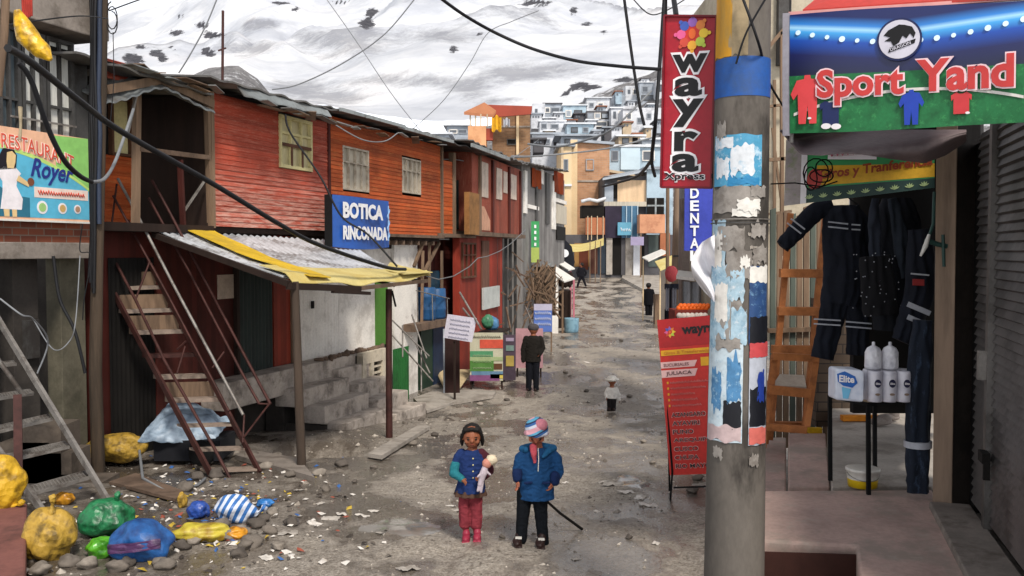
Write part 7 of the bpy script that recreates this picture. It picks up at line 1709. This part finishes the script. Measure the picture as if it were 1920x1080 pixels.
# ================================================================== RUBBISH, STONES, WIRES
def bag(px,py,D_or_None,rx,ry,rz,m,label,seed,cat='rubbish bag',knot=None,group=None,name='rubbish_bag',nz=.28,rotz=0,z=None,sub=None):
    c=G(px,py) if D_or_None is None else Gd(px,D_or_None)
    if z is not None: c.z=z
    t=thing(name,c,label,cat,group)
    q=Matrix.Rotation(rotz,3,'Z')
    def dsp(p):
        d=p-c-V((0,0,rz*.8)); n=d.normalized() if d.length>1e-6 else V((0,0,1))
        q_=p+V((mnoise.noise(p*9),mnoise.noise(p*9+V((4,0,0))),mnoise.noise(p*9+V((0,4,0)))))*.05
        w=1-abs(mnoise.noise(q_*10+V((seed,0,0))))*2.4; wb_=1-abs(mnoise.noise(q_*23+V((0,0,seed))))*2.4; w2=mnoise.noise(p*5+V((0,seed,0)))
        p=p+n*(w*.030+wb_*.013+w2*.085); p.z=max(p.z,c.z-.01); return p
    b=MB().ell(c+V((0,0,rz*.8)),(rx,ry,rz),rot=q,nu=96,nv=60,nz=nz,nf=1.4,seed=seed).build('bag_body',m,t,disp=dsp)
    if knot:
        k=c+V(knot); MB().limb([k-V(knot).normalized()*.06,k,k+V(knot).normalized()*.05+V((0,0,.02))],[.03,.013,.03]).build('bag_neck',m,t,remesh=.01,disp=lambda p:p+V((mnoise.noise(p*40),mnoise.noise(p*40+V((3,0,0))),mnoise.noise(p*40+V((0,3,0)))))*.012)
    return t
yb=plastic('bag_yellow','#a88630','#66501a',12,.6); yb2=plastic('bag_bright_yellow','#c79c20','#8a6a14',11,.5); gb_=plastic('bag_green','#1f6f44','#0d4426',12,.4); lb_=plastic('bag_lime','#4f9a22','#2e6a14',12,.3)
bb2=plastic('sack_blue','#1f5694','#15386c',8,.5); ys=plastic('sack_yellow','#b8a838','#8a6a1c',9,.5); 
bag(-4,935,8.45,.19,.17,.26,yb2,'bulging bright yellow rubbish bag resting on the red corner block',1,knot=(.16,-.05,.02),z=.2)
bag(95,1046,None,.21,.2,.23,yb,'torn ochre yellow rubbish bag standing by the red corner block',2,knot=(.05,-.05,.46))
bag(200,1002,None,.24,.2,.18,gb_,'shiny dark green rubbish bag behind the blue sack',3,knot=(.1,-.02,.3),rotz=.4)
bag(188,1046,None,.11,.09,.10,lb_,'small lime green bag crushed between the yellow and blue ones',4)
bl_=bag(268,1046,None,.27,.19,.17,bb2,'large bright blue sack with a purple stripe lying in the rubbish row',5,rotz=-.2)
MB().grid(lambda a,b:V((bl_.location.x-.22+.44*a,bl_.location.y-.175-.035*math.sin(a*3.1)+.02*mnoise.noise(V((a*5,b*5,1))),bl_.location.z+.10+.05*a+.07*b)),20,6,True,.01).build('purple_stripe',plastic('stripe_purple','#4a2a52','#331c3c',9,.5),bl_)
bag(375,1012,None,.27,.12,.085,ys,'flattened yellow green sack lying right of the blue sack',6,rotz=.1)
bag(443,1010,None,.10,.08,.06,plastic('bag_orange','#c98a1e','#8d5a14',12),'small orange yellow bag beside the flattened sack',7)
def stripes():
    N=NT('striped_bag'); p=N.pos(); s=N.n('ShaderNodeSeparateXYZ'); N.l(p,s.inputs[0]); a=N.n('ShaderNodeMath',operation='MULTIPLY_ADD'); N.l(s.outputs[2],a.inputs[0]); a.inputs[1].default_value=-.5; N.l(s.outputs[0],a.inputs[2])
    m_=N.n('ShaderNodeMath',operation='MULTIPLY'); N.l(a.outputs[0],m_.inputs[0]); m_.inputs[1].default_value=14; f=N.n('ShaderNodeMath',operation='FRACT'); N.l(m_.outputs[0],f.inputs[0])
    r=N.ramp(f.outputs[0],[(0,'#3568a8'),(.5,'#c9cfdc')]); r.node.color_ramp.interpolation='CONSTANT'; N.l(r,N.b.inputs['Base Color']); N.b.inputs['Roughness'].default_value=.35; N.bump(N.noise(p,12,4),.6,.03); return N.m
bag(440,978,None,.20,.15,.15,stripes(),'blue and white striped carrier bag lying among stones',8,knot=(.25,0,.1))
bag(372,972,None,.11,.09,.09,plastic('bag_navy','#274a9a','#16285c',12),'small navy blue bag left of the striped carrier bag',9)
bag(497,950,None,.09,.06,.045,plastic('bag_azure','#2f74b8','#1a4a80',12),'small azure scrap of bag right of the striped carrier bag',10)
bag(342,952,None,.05,.05,.09,yb,'little upright yellow bag behind the small navy bag',11)
bag(120,945,None,.11,.08,.07,plastic('bag_ochre','#b8801c','#7a5210',12),'little ochre bag under the mesh stair treads',12)
bag(213,812,12.35,.42,.25,.20,yb,'large golden yellow tarp bundle behind the street pole',13,z=-.25+.0,cat='tarp bundle',name='tarp_bundle')
# grey blue sheet over a cart
tc=thing('covered_cart',Gd(330,11.9),'dark cart half covered with a crumpled pale blue grey sheet beneath the red stairs','cart')
def shf(s,t):
    A=P(332,738,13.2); B_=P(432,788,12.9); C=P(400,826,12.5); D_=P(258,822,12.2)
    p=A.lerp(B_,s).lerp(D_.lerp(C,s),t); p=p+V((0,-.08,.16))*math.sin(math.pi*s)*math.sin(math.pi*t)
    return p+V((0,.05*mnoise.noise(V((s*6,t*7,1))),.05*mnoise.noise(V((s*7,t*9,4)))-.15*max(0,t-.8)))
MB().grid(shf,36,30,True,.015).build('sheet',plastic('sheet_grey_blue','#92a3b4','#5f6f80',6,.5,bump=.6),tc)
mb=MB(); mb.box(P(285,0,12.6).x,P(410,0,12.6).x,12.4,13.1,-.3,P(330,835,12.1).z); mb.build('cart_body',mat('cart_dark','#15161c',.8,.3,4,.2),tc)
for px in (372,):
    c=Gd(px,12.35); MB().lathe(c+V((0,0,.17)),[(.05,-.04),(.17,-.04),(.19,-.02),(.19,.02),(.17,.04),(.05,.04)],20,axis=V((.3,1,0))).build('wheel',M['black'],tc)
c1=G(262,850); hz=MB(); hz.tube([G(262,880)+V((0,0,.25)),G(268,905)+V((0,0,.05)),G(310,925)+V((0,0,.02)),G(370,915)+V((0,0,.03)),G(385,905)+V((0,0,.05))],.018,7); tag(hz.build('hose',M['cable_gray']),'grey hose looping on the ground before the dark cart','hose')
tag(MB().prism([G(205,912)+V((0,0,.02)),G(330,945)+V((0,0,.02)),G(345,930)+V((0,0,.02)),G(255,895)+V((0,0,.02))],(0,0,.035)).build('plank',M['wood_h']),'broad weathered plank lying flat in front of the cart','plank')
tag(MB().prism([G(175,880)+V((0,0,.12)),G(262,862)+V((0,0,.12)),G(268,838)+V((0,0,.12)),G(190,850)+V((0,0,.12))],(0,0,.05)).build('stone_slab',M['conc_dark']),'flat dark stone slab at the foot of the street pole','slab')
# stones under the red stairs
rs3=random.Random(21)
rockm=[mat('rock_a','#6d655d',.9,.3,6,.5,dirt='#4a433c'),mat('rock_b','#8e857b',.9,.25,6,.5,dirt='#5f574f'),mat('rock_c','#57504a',.9,.3,6,.5)]
def rockmesh(i,m): return MB().ell((0,0,0),(1,.8,.6),nu=14,nv=9,nz=.55,nf=1.3,seed=i).build('stone',m)
protos=[rockmesh(i,rockm[i%3]) for i in range(6)]
used=set()
def rock(i,px,py,s,label,group):
    c=G(px,py)
    if i%6 not in used: o=protos[i%6]; used.add(i%6)
    else: o=protos[i%6].copy(); COL.objects.link(o)
    o.location=c-V((0,0,s*.25)); o.scale=(s,s,s*.9); o.rotation_euler=(rs3.uniform(-.2,.2),rs3.uniform(-.2,.2),rs3.uniform(0,6)); tag(o,label,'stone',group)
near=[(415,990,.09),(455,1005,.10),(480,990,.09),(505,1000,.08),(430,1012,.11),(395,1008,.08),(475,1022,.10),(510,965,.07),(495,978,.08),(460,1030,.08),(365,1020,.07),(340,1030,.08),(130,1062,.10),(165,1066,.09),(240,1062,.08),(300,1058,.07),(520,1030,.07),(545,985,.08),(310,1068,.09),(75,1078,.10),(445,1045,.08),(215,1072,.09)]
for i,(x,y,s) in enumerate(near): rock(i,x,y,s,'rounded grey stone in the heap around the rubbish bags','stones around the rubbish bags')
stair=[(385,872,.12),(430,858,.14),(405,895,.11),(470,862,.13),(500,880,.10),(370,900,.10),(350,920,.11),(520,860,.10),(445,838,.13),(545,895,.09),(600,890,.09),(640,875,.09),(610,920,.07)]
for i,(x,y,s) in enumerate(stair): rock(i+3,x,y,s,'rough stone lying beneath or beside the foot of the red stairs','stones by the red stairs')
mid=[(775,835,.11),(815,818,.10),(700,880,.07),(735,770,.12),(790,790,.10),(760,795,.08),(900,760,.10),(950,752,.09),(1060,700,.10),(1030,690,.09),(1100,735,.10),(1180,745,.10),(1205,830,.08),(1310,900,.09),(1300,925,.10),(830,860,.05),(665,905,.05),(1120,790,.06),(1080,860,.05),(1180,1010,.05),(940,1010,.04),(1225,870,.07),(1165,640,.12),(1130,630,.12),(1055,770,.07)]
for i,(x,y,s) in enumerate(mid): rock(i+1,x,y,s*.75,'loose stone lying out on the muddy street','loose stones on the street')
# scraps of white paper
pm_=[mat('scrap_white','#cfc8c0',.8,.2,10,.2,dirt='#8d8378'),mat('scrap_grey','#a9a29a',.8,.2,10,.2,dirt='#70675e')]
def scrapmesh(i):
    return MB().grid(lambda a,b:V(((a-.5)*2,(b-.5)*1.5,.35*mnoise.noise(V((a*3,b*3,i)))+.12)),8,8,True,.03).build('paper_scrap',pm_[i%2])
sprot=[scrapmesh(i) for i in range(5)]; us2=set()
sc_l=[(590,985,.08),(620,975,.09),(640,965,.08),(540,1002,.09),(680,968,.07),(700,960,.06),(860,958,.09),(845,950,.05),(765,1068,.09),(500,1048,.07),(900,815,.05),(812,812,.07),(870,790,.07),(1150,910,.12),(1175,925,.10),(1200,935,.09),(1130,905,.08),(905,775,.07),(1190,640,.13),(1220,650,.12),(1100,680,.09),(950,775,.05),(1180,830,.05),(710,1000,.04),(1060,905,.04),(1230,1020,.05),(600,945,.05),(480,945,.06),(560,920,.06),(1010,1010,.03),(60,1075,.09),(1080,1050,.04),(1120,960,.04),(560,968,.04),(790,945,.04),(1215,950,.1)]
for i,(x,y,s) in enumerate(sc_l):
    c=G(x,y); k=i%5
    if k not in us2: o=sprot[k]; us2.add(k)
    else: o=sprot[k].copy(); COL.objects.link(o)
    o.location=c+V((0,0,.0)); o.scale=(s,s*.8,s*.7); o.rotation_euler=(rs3.uniform(-.15,.15),rs3.uniform(-.15,.15),rs3.uniform(0,6)); tag(o,'crumpled pale paper scrap trodden into the muddy street','litter','paper scraps on the street')
# gravel and fine litter: one mass
gr=MB(); rg=random.Random(5)
cols_=3
for k in range(9000):
    D_=6.6*math.exp(rg.random()*2.1); px=rg.uniform(-20,1340) if D_<14 else rg.uniform(560,1300)
    x=(px-960)/1700*D_; 
    if x>1.9+ .15*(D_-10)+ (0 if D_>9 else -.35): continue
    if L.A is not None:
        pass
    wgt=mnoise.noise(V((x*.8,D_*.5,11)))
    if rg.random()>.55+wgt*.9: continue
    z=gz(x,D_); s=rg.uniform(.006,.022)*(1 if rg.random()<.9 else 2.3)*(D_/9)**.45
    gr.cur=rg.choice([0,0,1,1,2,3]); a=rg.uniform(0,6.28)
    pts=[]
    for j in range(5):
        t=a+2*math.pi*j/5; pts.append(V((x+math.cos(t)*s*rg.uniform(.7,1.3),D_+math.sin(t)*s*rg.uniform(.6,1.2),z-.004)))
    top=V((x+rg.uniform(-.3,.3)*s,D_+rg.uniform(-.3,.3)*s,z+s*rg.uniform(.4,.9)))
    gr.add(pts+[top],[[j,(j+1)%5,5] for j in range(5)])
tag(gr.build('gravel',[rockm[0],rockm[1],rockm[2],mat('grit_pale','#b5aca1',.9,.2,6,.1)]),'gravel and small debris scattered over the muddy street','gravel',kind='stuff')
# trodden rubbish along the left edge: too many bits to count
lm=MB(); rl=random.Random(31)
for k in range(520):
    px=rl.gauss(400,150); py=rl.gauss(985,45) if k%3 else rl.gauss(900,35)
    if not(60<px<760 and 850<py<1078): continue
    c=G(px,py); s_=rl.uniform(.012,.04); lm.cur=rl.choice([0,0,0,1,1,2,3,4,5]); a=rl.uniform(0,6.28); w=rl.uniform(.3,1)
    ux=V((math.cos(a),math.sin(a),rl.uniform(-.3,.3)))*s_; uy=V((-math.sin(a),math.cos(a),rl.uniform(-.3,.3)))*s_*w; c.z+=.012
    lm.add([c-ux-uy,c+ux-uy*.6,c+ux*.8+uy+V((0,0,s_*.4)),c-ux*.7+uy,c+V((0,0,s_*.5))],[[0,1,4],[1,2,4],[2,3,4],[3,0,4]])
tag(lm.build('trodden_litter',[mat('lit_a','#cfc9c2',.8,.2,8,.1),mat('lit_b','#5e564f',.9,.3,8,.2),mat('lit_c','#b59a3a',.6,.2,8,.1),mat('lit_d','#38609a',.6,.2,8,.1),mat('lit_e','#8e4a3a',.8,.2,8,.1),mat('lit_f','#3c3530',.9,.3,8,.2)]),'fine trodden litter and shreds between the rubbish bags and the stairs','litter',kind='stuff')
# ---------------------------------------------------------------- overhead wires
def wire(pts,r,label,m='cable',seg=10,name='overhead_wire',group=None):
    P3=[P(*p) for p in pts]; out=[]
    n=len(P3)
    for i in range(n-1):   # Catmull-Rom
        p0=P3[max(i-1,0)];p1=P3[i];p2=P3[i+1];p3=P3[min(i+2,n-1)]
        for k in range(seg):
            t=k/seg; out.append(.5*((2*p1)+(p2-p0)*t+(2*p0-5*p1+4*p2-p3)*t*t+(3*p1-p0-3*p2+p3)*t**3))
    out.append(P3[-1])
    return tag(MB().tube(out,r,6).build(name,M[m]),label,'cable',group)
wire([(15,90,6.5),(60,118,7),(150,190,8),(230,248,9),(400,345,10.5),(520,418,11.5),(600,460,12.5),(720,500,14.5),(760,505,15.5)],.030,'thick black cable sweeping from the upper left corner across the red houses')
wire([(35,118,7.2),(58,150,7.3),(90,240,7.5),(120,300,7.7),(150,330,8),(172,341,8.2)],.022,'thick black drooping cable loop over the restaurant sign')
wire([(172,341,8.2),(195,336,8.6),(215,305,9.2),(235,250,10),(250,205,11)],.018,'pale grey end of the drooping loop beside the street pole','cable_gray')
wire([(820,-8,6.0),(870,28,6.2),(930,62,6.4),(1000,92,6.4),(1080,114,6.2),(1160,124,5.9),(1238,130,5.65)],.011,'thick black cable curving across the snow to the hanging red sign')
wire([(780,-5,30),(720,65,30),(640,120,30),(560,158,30),(510,168,30)],.022,'thin grey wire sagging across the middle of the snow','cable_gray')
wire([(610,-5,25),(670,80,25),(730,170,25),(780,235,25),(810,270,26)],.012,'very thin wire falling steeply over the snow toward the orange house','cable_gray')
wire([(1010,20,26),(960,40,26),(915,62,26),(880,120,26),(830,190,26),(770,245,26)],.012,'thin wire with a kink running down to the orange roof','cable_gray')
wire([(408,-5,18),(385,50,18),(355,105,18),(335,137,18)],.014,'straight thin wire slanting down to the porch roof','cable_gray')
wire([(1170,-5,16),(1180,70,16),(1190,140,16),(1200,200,16),(1208,235,16)],.028,'twisted dark cable hanging left of the red hanging sign')
wire([(1246,-8,11),(1240,80,11),(1234,160,11),(1228,240,11),(1222,300,12),(1228,330,13)],.025,'twisted dark cable close beside the red hanging sign')
wire([(1222,300,13),(1195,330,18),(1160,342,22),(1130,350,26)],.03,'dark wire sagging from the cable junction toward the peach curtain shack')
wire([(1222,170,40),(1150,240,40),(1100,262,42),(1045,275,44),(990,270,46)],.05,'grey wire crossing before the hillside houses','cable_gray')
wire([(740,300,24),(860,300,25),(900,318,27),(935,312,30),(960,298,34),(1010,262,60)],.014,'thin wire looping before the slatted house windows','cable_gray')
wire([(960,40,50),(970,230,50),(985,262,50),(1002,290,50)],.02,'very fine wire near the tall brick house','cable_gray') if 0 else None
wire([(1235,255,70),(1140,278,70),(1060,288,70),(1000,293,66),(960,294,40)],.07,'pale wire stretched low in front of the orange brick house','cable_gray')
wire([(535,215,15.5),(545,250,15.5),(600,330,15.5),(640,405,15),(690,440,15),(745,500,15)],.018,'dark wire falling past the cream window to the blue pharmacy sign')
wire([(630,235,17),(680,262,17.5),(720,265,18),(745,250,18.5)],.012,'short wire sagging under the orange roof edge','cable_gray')
wire([(560,-5,9)],.01,'x') if 0 else None
wire([(202,35,11.6),(150,30,10),(60,40,9),(-10,50,8)],.008,'thin wire from the street pole to the upper left corner')
wire([(205,20,11.6),(260,0,12),(300,-12,12)],.009,'short thin wire leaving the top of the street pole to the right')
wire([(1390,-10,5.2),(1405,30,5.15),(1425,90,5.2),(1440,150,5.6),(1475,210,6.4)],.008,'dark wire running down across the concrete pole to the right')
wire([(1440,-10,5.1),(1400,60,5.15),(1380,120,5.2)],.006,'thin dark wire crossing the painted top of the concrete pole')
wire([(1180,-10,9),(1215,25,9),(1245,22,9),(1290,-5,9)],.006,'thin looping wire above the hanging red sign')
wire([(1262,-10,7),(1268,30,6.6)],.02,'short dark rod above the hanging red sign')
wire([(0,560,9),(40,590,9),(62,598,9.2),(90,640,9.6),(70,700,9.6)],.009,'pale tangled cable hanging by the left concrete pier','cable_gray')
wire([(62,598,9.8),(100,655,9.8),(130,640,10),(142,600,10),(150,480,10.5)],.007,'thin pale wire drooping between the two mossy piers','cable_gray')
wire([(155,420,11.5),(150,470,11.5),(170,480,11.5),(158,560,11.5),(155,600,11.5)],.007,'thin wire dangling under the restaurant ledge beside the pole')
wire([(100,480,11.2),(112,560,11.2),(140,620,11.2),(160,700,11.2)],.02,'dark slanted cable between the concrete piers')
